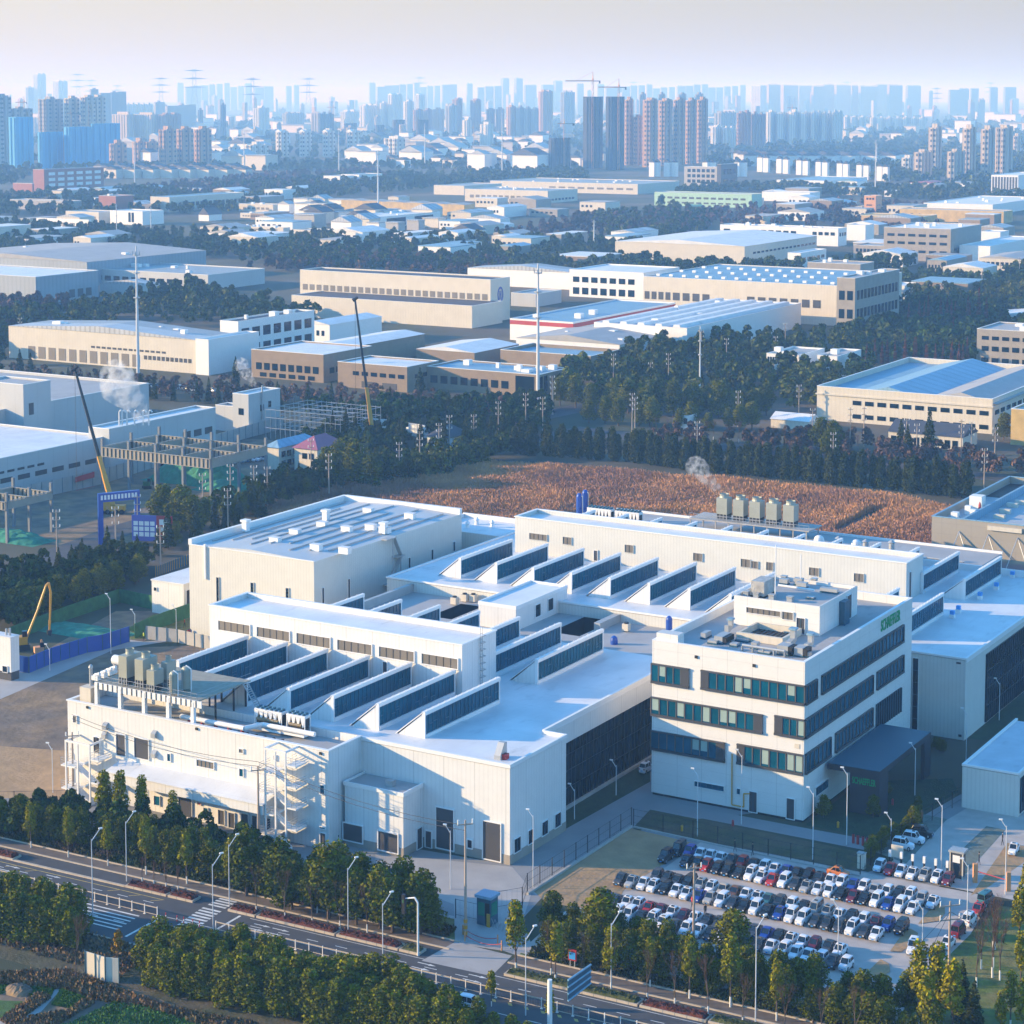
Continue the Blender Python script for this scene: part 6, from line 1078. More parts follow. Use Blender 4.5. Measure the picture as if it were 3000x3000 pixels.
# ------------------------------------------------------------------ steel frame site on the left
sf = Thing('steel_frame', 'grey steel building frame of columns and deep beams on the left building site', 'steel frame', *XV(500, 1450))
def frame_grid(t, p00, p10, p01, ztop_, nx, nv, zb=None, deep=3.2):
    (xa, va), (xb, _), (_, vb) = XV(*p00), XV(*p10), XV(*p01)
    xs = [xa+(xb-xa)*i/nx for i in range(nx+1)]; vs = [va+(vb-va)*i/nv for i in range(nv+1)]
    c = MB(); be = MB(); st = MB()
    for x in xs:
        for v in vs: t.part('column', MB().box(x-0.45, x+0.45, v-0.45, v+0.45, 0, ztop_+3.2), M['sframe'])
    z1 = ztop_; z0 = z1-deep
    for v in vs: be.box(xs[0], xs[-1], v-0.62, v-0.46, z0, z1); be.box(xs[0], xs[-1], v-0.9, v-0.3, z1+0.003, z1+0.2); be.box(xs[0], xs[-1], v-0.9, v-0.3, z0-0.2, z0-0.003)
    for x in xs: be.box(x+0.46, x+0.6, vs[0], vs[-1], z0+0.01, z1-0.01); be.box(x+0.25, x+0.85, vs[0], vs[-1], z1+0.203, z1+0.4)
    for v in vs:
        k_ = int(abs(xs[-1]-xs[0])/1.9)
        for i in range(k_): xx = xs[0]+(xs[-1]-xs[0])*(i+0.5)/k_; st.box(xx-0.07, xx+0.07, v-0.9, v-0.63, z0, z1)
    t.part('beam', be, M['sframe2']); t.part('stiffener', st, M['black'])
M['sframe'] = mat('steel_grey_column', (0.16, 0.18, 0.20), 0.6); M['sframe2'] = mat('steel_grey_beam', (0.30, 0.27, 0.22), 0.6)
frame_grid(sf, (302, 1436), (612, 1478), (435, 1392), ztop(G(612, 1478), 1347), 4, 2)
sf2 = Thing('steel_frame', 'second smaller grey steel frame cut by the left edge', 'steel frame', *XV(60, 1570)); frame_grid(sf2, (-90, 1575), (28, 1590), (60, 1545), ztop(G(28, 1590), 1470), 1, 2, deep=2.4)
# crawler crane booms
def boom(label, base, top_z, lean, ysplit=0.42):
    p = G(*base); t = local_thing('mobile_crane', label, 'crane', p, 0)
    d = Vector(lean); a = Vector((0, 0, 3)); e = d
    lpart(t, 'boom', MB().tube(a, a+(e-a)*ysplit*0.62, 1.25, 1.15, 4).tube(a+(e-a)*ysplit*0.55, a+(e-a)*ysplit, 1.0, 1.0, 4), M['yellow'])
    lpart(t, 'boom_extension', MB().tube(a+(e-a)*ysplit, e, 0.75, 0.5, 4), M['black'])
    lpart(t, 'boom_head', MB().tube(e+Vector((-0.9, 0, -0.5)), e+Vector((1.2, 0, 0.9)), 0.9, 0.6, 6), M['black'])
    lpart(t, 'hoist_cable', MB().tube(e, Vector((e.x, e.y, 8)), 0.06, k=4), M['black'])
    lpart(t, 'ram', MB().tube(Vector((-1.5, -1.5, 2)), a+(e-a)*ysplit*0.35, 0.45, k=6), M['orange'])
    b = MB(); b.box(-4.5, 4.5, -1.6, 1.6, 1.2, 3.0); b.box(-3, -0.5, -1.6, 0.5, 3.0, 5.5); lpart(t, 'body', b, M['yellow'])
    w_ = MB()
    for xx in (-3.5, -1.5, 1.5, 3.5): w_.tube((xx, -1.8, 0.9), (xx, 1.8, 0.9), 0.9, k=12)
    lpart(t, 'wheel', w_, M['black']); return t
def boom_to(label, base, tip_px, split):
    p = G(*base); z = 10.0; lo, hi = 5, 200    # tip stands over the line of sight at the base's distance
    fd = (p-C0).dot(FWD); q = C0+ray(*tip_px)*fd; return boom(label, base, 0, q-p, split)
boom_to('mobile crane with a dark boom and yellow lower section leaning left over the building site', (330, 1505), (219, 1080), 0.36)
boom_to('mobile crane with a long dark boom and yellow lower section behind the road trees', (1093, 1300), (1040, 877), 0.36)
# excavators
def excavator(label, base, s, arm, col='yellow'):
    p = G(*base); t = local_thing('excavator', label, 'excavator', p, 0.4)
    lpart(t, 'body', MB().box(-1.8*s, 1.6*s, -1.4*s, 1.4*s, 1.8*s, 4.0*s), M[col]); lpart(t, 'cab', MB().box(0.2*s, 1.6*s, -1.41*s, -0.2*s, 4.01*s, 5.6*s), M['glassd']); b = MB()
    for y in (-1.3, 1.3): b.box(-2.2*s, 2.2*s, (y-0.4)*s, (y+0.4)*s, 0.1, 1.6*s)
    lpart(t, 'track', b, M['black']); b = MB(); pts = [Vector(q)*s for q in arm]
    for a_, c_ in zip(pts[:-1], pts[1:]): b.tube(a_, c_, 0.36*s, 0.27*s, 6)
    lpart(t, 'arm', b, M[col]); lpart(t, 'bucket', MB().prism([(pts[-1].x-0.7*s, pts[-1].y-0.6*s, pts[-1].z), (pts[-1].x+0.7*s, pts[-1].y-0.6*s, pts[-1].z), (pts[-1].x+0.3*s, pts[-1].y-0.6*s, pts[-1].z-1.6*s), (pts[-1].x-0.6*s, pts[-1].y-0.6*s, pts[-1].z-1.2*s)], (0, 1.2*s, 0)), M['black'])
excavator('yellow long reach excavator with raised boom inside the blue hoarding', (62, 1905), 0.95, [(1.5, 0, 3.2), (5.2, 1.5, 11.0), (7.6, 2.4, 17.0), (8.4, 2.6, 17.8), (9.0, 2.8, 15.0), (8.6, 2.8, 7.0), (8.4, 2.8, 4.2)])
excavator('small orange drilling machine beside the long reach excavator', (115, 1925), 0.7, [(0.6, 0, 3), (0.8, 0, 6.5), (1.6, 0, 5)], 'orange')
excavator('yellow excavator with a curved arm behind the steel frame', (470, 1398), 1.0, [(-1.5, 0, 3), (0.5, 0.5, 9.5), (3.2, 1, 11.5), (5.0, 1.5, 9.0), (5.2, 1.5, 5)])
excavator('small green excavator on the building site ground', (430, 1432), 0.7, [(1.5, 0, 3), (2.5, 0.5, 5.5), (3.6, 1, 3)], 'greenf')
# netted soil heaps
def heap(label, pts_c, rx, ry, hh, m_):
    p = G(*pts_c); b = MB(); nx, ny = 20, 12; r_ = random.Random(3)
    g = [[(-rx+2*rx*i/nx, -ry+2*ry*j/ny) for i in range(nx+1)] for j in range(ny+1)]
    for j in range(ny+1):
        for i in range(nx+1):
            x, y = g[j][i]; q = max(0, 1-(x/rx)**2-(y/ry)**2); b.v.append((x, y, hh*q**0.6*(0.85+0.3*r_.random()) if q > 0 else 0))
    for j in range(ny):
        for i in range(nx): a = j*(nx+1)+i; b.f.append((a, a+1, a+nx+2, a+nx+1)); b.m.append(0)
    t = single('soil_heap', b, M[m_], p+Vector((0, 0, 0.05)), ANG, label, 'soil heap'); return t
heap('soil heap under green netting inside the steel frame', (590, 1410), 22, 10, 9, 'greent'); heap('low green netted soil patch right of the frame', (700, 1440), 18, 7, 4, 'greent'); heap('green netted rubble by the small steel frame', (40, 1580), 14, 6, 3, 'greent'); heap('flat green netted soil behind the blue hoarding', (240, 1850), 15, 6, 1.2, 'greent')
heap('pale rubble pile beside the vegetable plot', (55, 2905), 2.6, 2.0, 1.1, 'dirt')
# hoardings and site fences
def hoard(name, label, pts, hh, m_, cat='fence', thick=0.15, posts=0, pm='bar'):
    P = [G(*q) for q in pts]; c = P[0]; t = local_thing(name, label, cat, c); b = MB(); pb_ = MB()
    for a, e in zip(P[:-1], P[1:]):
        d = (e-a).normalized(); n = Vector((-d.y, d.x, 0))*thick/2; a_, e_ = a-c, e-c
        b.prism([a_-n, e_-n, e_+n, a_+n], (0, 0, hh))
        if posts:
            k = max(1, int((e-a).length/posts))
            for i in range(k+1): q = a_+(e_-a_)*i/k-n*2; pb_.tube(q, q+Vector((0, 0, hh+0.2)), 0.09, k=4)
    lpart(t, 'panel', b, M[m_])
    if posts: lpart(t, 'post', pb_, M[pm])
    return t
hoard('hoarding', 'bright blue metal hoarding along the access road at the left', [(40, 1965), (85, 1972), (150, 1945), (255, 1912), (300, 1905), (378, 1880)], 4.2, 'blue', posts=3)
hoard('hoarding', 'green netted hoarding behind the excavator plot at the left', [(30, 1880), (200, 1815), (350, 1765), (446, 1785)], 4.0, 'greenf'); hoard('hoarding', 'green netted hoarding leading to the tall warehouse', [(395, 1870), (480, 1835), (565, 1805)], 4.0, 'greenf'); hoard('hoarding', 'long pale grey hoarding around the left building site', [(60, 1470), (300, 1418), (480, 1360), (700, 1290), (830, 1255)], 5.5, 'steel', posts=5)
hoard('hoarding', 'pale site wall behind the second crane', [(1000, 1250), (1150, 1268), (1260, 1285)], 5.5, 'whitep', posts=6); hoard('hoarding', 'grey panel fence between the access road and the tall warehouse', [(428, 1872), (520, 1882), (622, 1905)], 3.6, 'concrete', posts=3); hoard('hoarding', 'short cream metal hoarding between the front trees and the crossing', [(252, 2858), (310, 2876), (350, 2880)], 4.2, 'cream', posts=2)
t = hoard('banner', 'red banner hanging on the grey site hoarding', [(222, 1438), (278, 1424)], 0.1, 'red', 'banner'); 
for o in list(COL.objects):
    pass
lpart(t, 'cloth', MB().prism([Vector((0, -0.4, 3.2)), (G(278, 1424)-G(222, 1438))+Vector((0, -0.4, 3.4)), (G(278, 1424)-G(222, 1438))+Vector((0, -0.4, 5.6)), Vector((0, -0.4, 5.2))], (0, -0.05, 0)), M['red'])
hoard('sliding_gate', 'brown folding gate behind the small white pump house', [(455, 1690), (510, 1668), (560, 1650)], 3.0, 'bar', 'gate', posts=1.2, pm='yellow')
# blue site gate and notice boards
p = G(350, 1590); t = local_thing('site_gate', 'blue portal gate with white lettering at the building site entrance', 'gate', p, R(28)); lpart(t, 'frame', MB().box(-7, -5.4, -0.5, 0.5, 0, 14).box(5.4, 7, -0.5, 0.5, 0, 14).box(-7, 7, -0.6, 0.6, 14.01, 17), M['blue'])
lb = MB()
for i in range(11): lb.box(-6.2+i*1.15, -5.5+i*1.15, -0.68, -0.61, 14.8, 16.3)
lpart(t, 'lettering', lb, M['whitep'])
p = G(432, 1598); t = local_thing('notice_board', 'blue and white construction notice board beside the site gate', 'notice board', p, R(-10)); lpart(t, 'panel', MB().box(-5.2, 3.2, -0.15, 0.15, 1.5, 10), mat('violet_board', (0.12, 0.12, 0.42), 0.5)); b = MB()
for i in range(4):
    for j in range(3): b.box(-4.6+i*1.9, -3.1+i*1.9, -0.22, -0.16, 3.0+j*1.8, 4.4+j*1.8)
lpart(t, 'notice', b, M['whitep']); lpart(t, 'red_panel', MB().box(3.21, 8.6, -0.15, 0.15, 1.5, 10), M['red']); lpart(t, 'lettering', MB().box(4.2, 7.8, -0.2, -0.16, 7.0, 8.8).box(4.4, 7.4, -0.2, -0.16, 4.8, 6.4), M['whitep']); lpart(t, 'post', MB().box(-5, -4.7, 0.16, 0.4, 0, 10).box(8, 8.3, 0.16, 0.4, 0, 10), M['steel'])
# scaffold
p = G(905, 1290); t = local_thing('scaffold', 'white tube scaffold around a foundation beside the boiler house', 'scaffold', G(890, 1295), ANG); b = MB()
for i in range(16):
    for y in (0, 10, 20, 30): b.tube((-20+i*2.6, y, 0), (-20+i*2.6, y, 13), 0.12, k=4)
for z in (4.5, 9, 12.5):
    for y in (0, 10, 20, 30): b.tube((-20, y, z), (19, y, z), 0.12, k=4)
    for i in range(0, 16, 3): b.tube((-20+i*2.6, 0, z), (-20+i*2.6, 30, z), 0.12, k=4)
lpart(t, 'tubes', b, M['steel'])
# ------------------------------------------------------------------ street lamps, poles, masts
def street_lamp(label, base_w, hh, arm=2.2, ang=0.0, group='street lamps along the front road', double=0, curved=False):
    t = local_thing('street_lamp', label, 'street lamp', base_w, ang, group); b = MB(); b.tube((0, 0, 0), (0, 0, hh), 0.11, 0.07, 8); lpart(t, 'pole', b, M['lamp'])
    a = MB(); ends = []
    for s in ((1, -1) if double else (1,)):
        if curved:
            pp = [Vector((0, 0, hh)), Vector((0.5*s*arm*0.3, 0, hh+1.4)), Vector((s*arm*0.6, 0, hh+2.3)), Vector((s*arm, 0, hh+2.4))]
            for q, r in zip(pp[:-1], pp[1:]): a.tube(q, r, 0.09, 0.08, 6)
            ends.append(pp[-1])
        else: e = Vector((s*arm, 0, hh+arm*1.0)); a.tube((0, 0, hh-0.4), e, 0.08, 0.07, 6); ends.append(e)
    lpart(t, 'arm', a, M['lamp']); hd = MB()
    for e in ends: hd.box(e.x-0.25, e.x+0.42, e.y-0.16, e.y+0.16, e.z-0.04, e.z+0.18)
    lpart(t, 'lamp_head', hd, M['whitep']); return t
def lamp_px(bx, by, ty, label, group, arm=1.8, ang=0.3, double=0, curved=False, cutz=0):
    p = G(bx, by); H = ztop(p, ty); return street_lamp(label, p, max(H-arm*0.9, 4), arm, ang, group, double, curved)
for i, (bx, by, ty) in enumerate(((272, 2690, 2435), (371, 2582, 2385), (625, 2760, 2508), (672, 2655, 2452), (1020, 2737, 2520), (1122, 2880, 2622), (1540, 2975, 2722), (1790, 2912, 2680), (2213, 3010, 2690))):
    lamp_px(bx, by, ty, 'white street lamp beside the front road, %s from the left' % od(i), 'street lamps along the front road', 1.6, 0.5)
for i, (bx, by, ty) in enumerate(((1320, 2605, 2420), (1562, 2600, 2375), (1683, 2400, 2300), (1805, 2330, 2230), (2043, 2450, 2255), (2172, 2415, 2200), (2381, 2518, 2310), (2480, 2475, 2252), (2610, 2475, 2385), (2757, 2560, 2345), (2833, 2720, 2520), (2945, 2620, 2405), (2702, 2795, 2645), (2680, 2330, 2180), (2830, 2240, 2078), (2927, 2110, 1990), (2455, 2825, 2640), (325, 1915, 1742), (517, 1875, 1775), (396, 1855, 1788), (155, 2322, 2180), (146, 1965, 1890))):
    lamp_px(bx, by, ty, 'slim grey site lamp, %s in the round from the factory gate' % od(i), 'slim site lamps in and around the factory yard', 1.0, 2.8)
for i, (bx, by, ty) in enumerate(((1215, 2790, 2630),)):
    p = G(1225, 2800); t = local_thing('traffic_light', 'white traffic light gantry at the driveway mouth', 'traffic light', p, RANG); hh = ztop(p, 2632); lpart(t, 'pole', MB().tube((0, 0, 0), (0, 0, hh-0.8), 0.2, 0.16, 8).tube((0, 0, hh-0.8), (-0.6, 0, hh), 0.16, k=8).tube((-0.6, 0, hh), (-2.6, 0, hh-0.5), 0.14, 0.1, 8), M['whitep']); lpart(t, 'signal_head', MB().box(-3.1, -2.5, -0.3, 0.3, hh-3.2, hh+0.2), M['black']); lpart(t, 'signal_lens', MB().box(-2.95, -2.65, -0.34, -0.31, hh-1.2, hh-0.7), M['greenf'])
# power poles
def power_pole(label, p, hh, arms=3, group='concrete power poles', col='concp', w_=1.4):
    t = local_thing('power_pole', label, 'power pole', p, 0.25, group); lpart(t, 'pole', MB().tube((0, 0, 0), (0, 0, hh), 0.28, 0.16, 8), M[col]); a = MB(); ins = MB()
    for k in range(arms):
        z = hh-0.8-k*2.4; a.box(-w_, w_, -0.08, 0.08, z-0.1, z+0.1)
        for s in (-1, 1): lpart(t, 'insulator', MB().tube((s*w_*0.92, 0, z+0.1), (s*w_*0.92, 0, z+0.9), 0.13, k=6), M['whitep'])
    lpart(t, 'crossarm', a, M[col]); return t
PP = [(668,1560),(168,1660),(340,1640),(404,1590),(471,1680),(595,1540),(676,1500),(745,1495),(784,1490),(912,1425),(964,1465),(1058,1430),(1170,1410),(1230,1400),(1286,1365),(1317,1330),(1388,1320),(1460,1300),(1540,1265),(1590,1270),(1620,1215),(1618,1215),(1852,1265),(1860,1270),(1905,1150),(1958,1140),(1797,1135),(2042,1350),(2110,1220),(2128,1090),(2055,1060),(2162,1250),(2272,1065),(2300,1040),(2440,1395),(2340,1230),(2380,1300),(2490,1320),(2530,1310),(2655,1340),(2685,1350),(2815,1360),(2845,1360),(2914,1370),(2883,1430),(2513,910),(2543,930),(2568,920),(2590,935),(2630,930),(2668,915),(2758,900),(2930,830),(2986,820),(2876,860),(60,1010),(1440,2700)]
for i, (px_, py_) in enumerate(PP[:-1]):
    p = G(px_, py_); power_pole('concrete power pole among the roadside trees, %s in the chain from the left foreground' % od(i), p, 15 + (i*7 % 4), 3 if py_ > 1100 else 2, w_=1.1)
p = G(1364, 2745); q = power_pole('wooden looking utility pole with yellow and black painted foot at the factory gate', p, ztop(p, 2402), 1); lpart(q, 'painted_foot', MB().tube((0, 0, 0.4), (0, 0, 1.0), 0.36, k=8).tube((0, 0, 1.5), (0, 0, 2.1), 0.36, k=8).tube((0, 0, 2.6), (0, 0, 3.2), 0.36, k=8), M['yellow'])
p = G(758, 2480); power_pole('thin utility pole in front of the loading canopy', p, ztop(p, 2245), 1)
p = G(215, 2340); power_pole('thin utility pole beside the left corner stair', p, ztop(p, 2145), 1)
p = G(2780, 2850); q = power_pole('tall concrete power pole with guy wires beside the car park trees', p, ztop(p, 2640), 2, w_=1.9)
gw_ = MB()
for a_ in ((-6, -3), (-4.5, -4), (5, -3)): gw_.tube((0, 0, ztop(p, 2670)), (a_[0]*1.6, a_[1]*1.6, 6), 0.04, k=4)
lpart(q, 'guy_wire', gw_, M['black'])
p = G(2032, 2770); power_pole('bare tall pole rising among the parked cars', p, ztop(p, 2530), 1); p = G(2515, 3020); power_pole('pole with camera arms at the bottom edge among the trees', p, ztop(p, 2930), 1)
# overhead wires in front of the factory
t = Thing('overhead_wire', 'two thin overhead wires sagging past the loading front to the gate pole', 'wire', -40, -20, 12); b = MB()
pa, pb_, pc_ = G(215, 2340)+Vector((0, 0, 18)), G(758, 2480)+Vector((0, 0, 17)), G(1364, 2745)+Vector((0, 0, 20))
def toF(p): q = p-O; return Vector((q.dot(EX), q.dot(EY), q.z))
for a_, c_ in ((toF(pa), toF(pb_)), (toF(pb_), toF(pc_))):
    for dz in (0, -0.9):
        pr = a_+Vector((0, 0, dz))
        for i in range(1, 9): q = a_.lerp(c_, i/8)+Vector((0, 0, dz-4*1.6*(i/8)*(1-i/8))); b.tube(pr, q, 0.05, k=4); pr = q
t.part('wire', b, M['black'])
# tall masts
for i, (px_, by, ty, r_) in enumerate(((405, 1122, 720, 0.9), (1576, 1192, 772, 0.9), (342, 690, 598, 0.6), (443, 695, 605, 0.6), (1740, 730, 645, 0.8), (716, 520, 385, 1.2), (993, 510, 385, 1.2), (1108, 640, 440, 1.2), (1245, 494, 362, 1.2), (1471, 500, 330, 1.2), (2564, 570, 410, 1.0), (2568, 500, 420, 1.0), (395, 540, 395, 1.0), (2050, 1180, 955, 0.5), (545, 1090, 1000, 0.4))):
    p = G(px_, by); H = ztop(p, ty); t = local_thing('mast', ('tall grey communication mast right of the cream factory', 'tall pale mast in the middle of the picture', 'white mast left of a pair before the white blocks', 'white mast right of a pair before the white blocks', 'short white antenna mast among the central trees', 'white mast before the left centre town', 'white mast beside the small white buildings', 'green and white mast in the centre distance', 'white mast before the tan school like block', 'tall white mast in front of the centre towers', 'white mast rising behind the orange tower', 'second white mast behind the orange tower', 'thin mast before the beige towers at left', 'slim pole beside the blue roofed factory', 'small pole in front of the cream factory')[i], 'mast', p, 0)
    lpart(t, 'pole', MB().tube((0, 0, 0), (0, 0, H*0.5), r_, r_*0.8, 8).tube((0, 0, H*0.5), (0, 0, H), r_*0.75, r_*0.45, 8), M['lamp']); b = MB()
    for z in (H*0.62, H*0.8, H*0.93): b.lathe(0, 0, [(r_*1.9, z), (r_*1.9, z+0.5)], 8)
    for k in range(4): b.box(math.cos(k*1.57)*r_*1.9-0.2, math.cos(k*1.57)*r_*1.9+0.2, math.sin(k*1.57)*r_*1.9-0.2, math.sin(k*1.57)*r_*1.9+0.2, H*0.93, H*0.96)
    lpart(t, 'platform', b, M['steel'])
# lattice pylons and tower cranes on the horizon
def pylon(label, px_, by, ty):
    p = G(px_, by); H = ztop(p, ty); t = local_thing('pylon', label, 'power pylon', p, 0.2, 'hazy lattice pylons on the horizon'); b = MB(); wd = H*0.11; r_ = H*0.0022
    for sx in (-1, 1):
        for sy in (-1, 1): b.tube((sx*wd, sy*wd, 0), (sx*wd*0.3, sy*wd*0.3, H*0.6), r_, k=4); b.tube((sx*wd*0.3, sy*wd*0.3, H*0.6), (sx*wd*0.2, sy*wd*0.2, H), r_, k=4)
    for k in range(9):
        z0, z1 = H*k/9, H*(k+1)/9; f = lambda z: wd*(1-0.7*min(1, z/(H*0.6)))
        b.tube((-f(z0), -f(z0), z0), (f(z1), -f(z1), z1), r_*0.7, k=4); b.tube((f(z0), -f(z0), z0), (-f(z1), -f(z1), z1), r_*0.7, k=4)
    lpart(t, 'lattice', b, M['steel']); a = MB()
    for z, w_ in ((0.68, 0.2), (0.82, 0.22), (0.95, 0.17)): a.prism([(-H*w_, 0, H*z+H*0.01), (0, -wd*0.25, H*z+H*0.03), (H*w_, 0, H*z+H*0.01), (0, -wd*0.25, H*z)], (0, wd*0.5, 0))
    lpart(t, 'crossarm', a, M['steel'])
for i, (a_, y0, y1) in enumerate(((230, 345, 214), (268, 345, 232), (345, 345, 248), (473, 370, 225), (571, 380, 200), (741, 390, 226), (904, 370, 226), (1230, 340, 224), (1855, 330, 238), (2480, 330, 238), (2742, 360, 256), (2900, 335, 240))): pylon('hazy lattice power pylon on the horizon, %s from the left' % od(i), a_, y0, y1)
def tcrane(label, px_, by, ty, jib, back, s=1.0):
    p = G(px_, by); H = ztop(p, ty); u = (G(px_+1, by)-p).length; t = local_thing('tower_crane', label, 'tower crane', p, 0); b = MB(); r_ = 1.6*s
    for sx in (-1, 1):
        for sy in (-1, 1): b.tube((sx*r_, sy*r_, 0), (sx*r_, sy*r_, H*0.93), 0.35*s, k=4)
    for k in range(14): b.tube((-r_, -r_, H*0.93*k/14), (r_, -r_, H*0.93*(k+1)/14), 0.25*s, k=4)
    lpart(t, 'mast', b, M['orange']); z = H*0.9; lpart(t, 'jib', MB().box(jib*u, 0, -1.2*s, 1.2*s, z, z+2.2*s), M['orange']); lpart(t, 'counter_jib', MB().box(0.01, back*u, -1.2*s, 1.2*s, z, z+1.6*s).box(back*u*0.8, back*u, -1.8*s, 1.8*s, z-4*s, z), M['black']); lpart(t, 'apex', MB().tube((0, 0, z), (0, 0, H), 1.3*s, 0.5*s, 4).tube((0, 0, H), (jib*u*0.6, 0, z+2), 0.25*s, k=4), M['orange'])
tcrane('tall orange tower crane above the left dark twin tower', 1736, 494, 210, -80, 22); tcrane('tower crane above the right dark twin tower', 1812, 498, 230, -60, 22); tcrane('orange tower crane beside the square dark building', 1653, 500, 348, -20, 30, 0.8); tcrane('tower crane left of the blue netted blocks', 74, 470, 282, -25, 8, 0.8); tcrane('orange crane with a level jib between the netted blocks', 210, 470, 318, -12, 30, 0.8); tcrane('small tower crane in the left distance', 977, 400, 306, -18, 8, 1.0); tcrane('faint tower crane right of the cream skyline tower', 2320, 420, 305, -15, 14, 0.9); tcrane('orange crane on the netted tower', 262, 470, 300, -3, 6, 0.6); tcrane('low orange crane in the centre left town', 1284, 440, 390, -10, 5, 0.6); tcrane('low orange crane right of the first in the centre town', 1388, 440, 368, -8, 10, 0.6)
# ------------------------------------------------------------------ cars
PAINT = {}
def paint(n, c): PAINT[n] = mat(n+'_car_paint', c, 0.28, 0.02, spec=0.6)
for n, c in (('white', (0.78, 0.78, 0.80)), ('black', (0.012, 0.012, 0.016)), ('dark grey', (0.05, 0.055, 0.065)), ('silver', (0.38, 0.38, 0.37)), ('red', (0.45, 0.02, 0.02)), ('maroon', (0.14, 0.015, 0.03)), ('blue', (0.015, 0.06, 0.32)), ('brown', (0.15, 0.07, 0.035)), ('beige', (0.5, 0.42, 0.34)), ('teal', (0.04, 0.15, 0.17)), ('orange', (0.55, 0.17, 0.04))): paint(n, c)
M['wheelm'] = mat('tyre', (0.015, 0.015, 0.016), 0.8); M['cglass'] = mat('car_window', (0.012, 0.018, 0.024), 0.08, spec=0.8); M['hlamp'] = mat('headlight_glass', (0.6, 0.62, 0.65), 0.1); M['tlamp'] = mat('tail_light_red', (0.4, 0.01, 0.01), 0.3)
def loft(b, secs, m=0):
    """secs: list of (y, [ (x,z) ... half profile from bottom to top ]) mirrored in x"""
    n0 = len(b.v); k = len(secs[0][1])*2
    for y, pr in secs:
        for x, z in pr: b.v.append((x, y, z*KZ))
        for x, z in pr[::-1]: b.v.append((-x, y, z*KZ))
    for s in range(len(secs)-1):
        for i in range(k): j = (i+1) % k; b.f.append((n0+s*k+i, n0+s*k+j, n0+(s+1)*k+j, n0+(s+1)*k+i)); b.m.append(m)
    b.f.append(tuple(n0+i for i in range(k))[::-1]); b.m.append(m); e = n0+(len(secs)-1)*k; b.f.append(tuple(e+i for i in range(k))); b.m.append(m)
CARM = {}
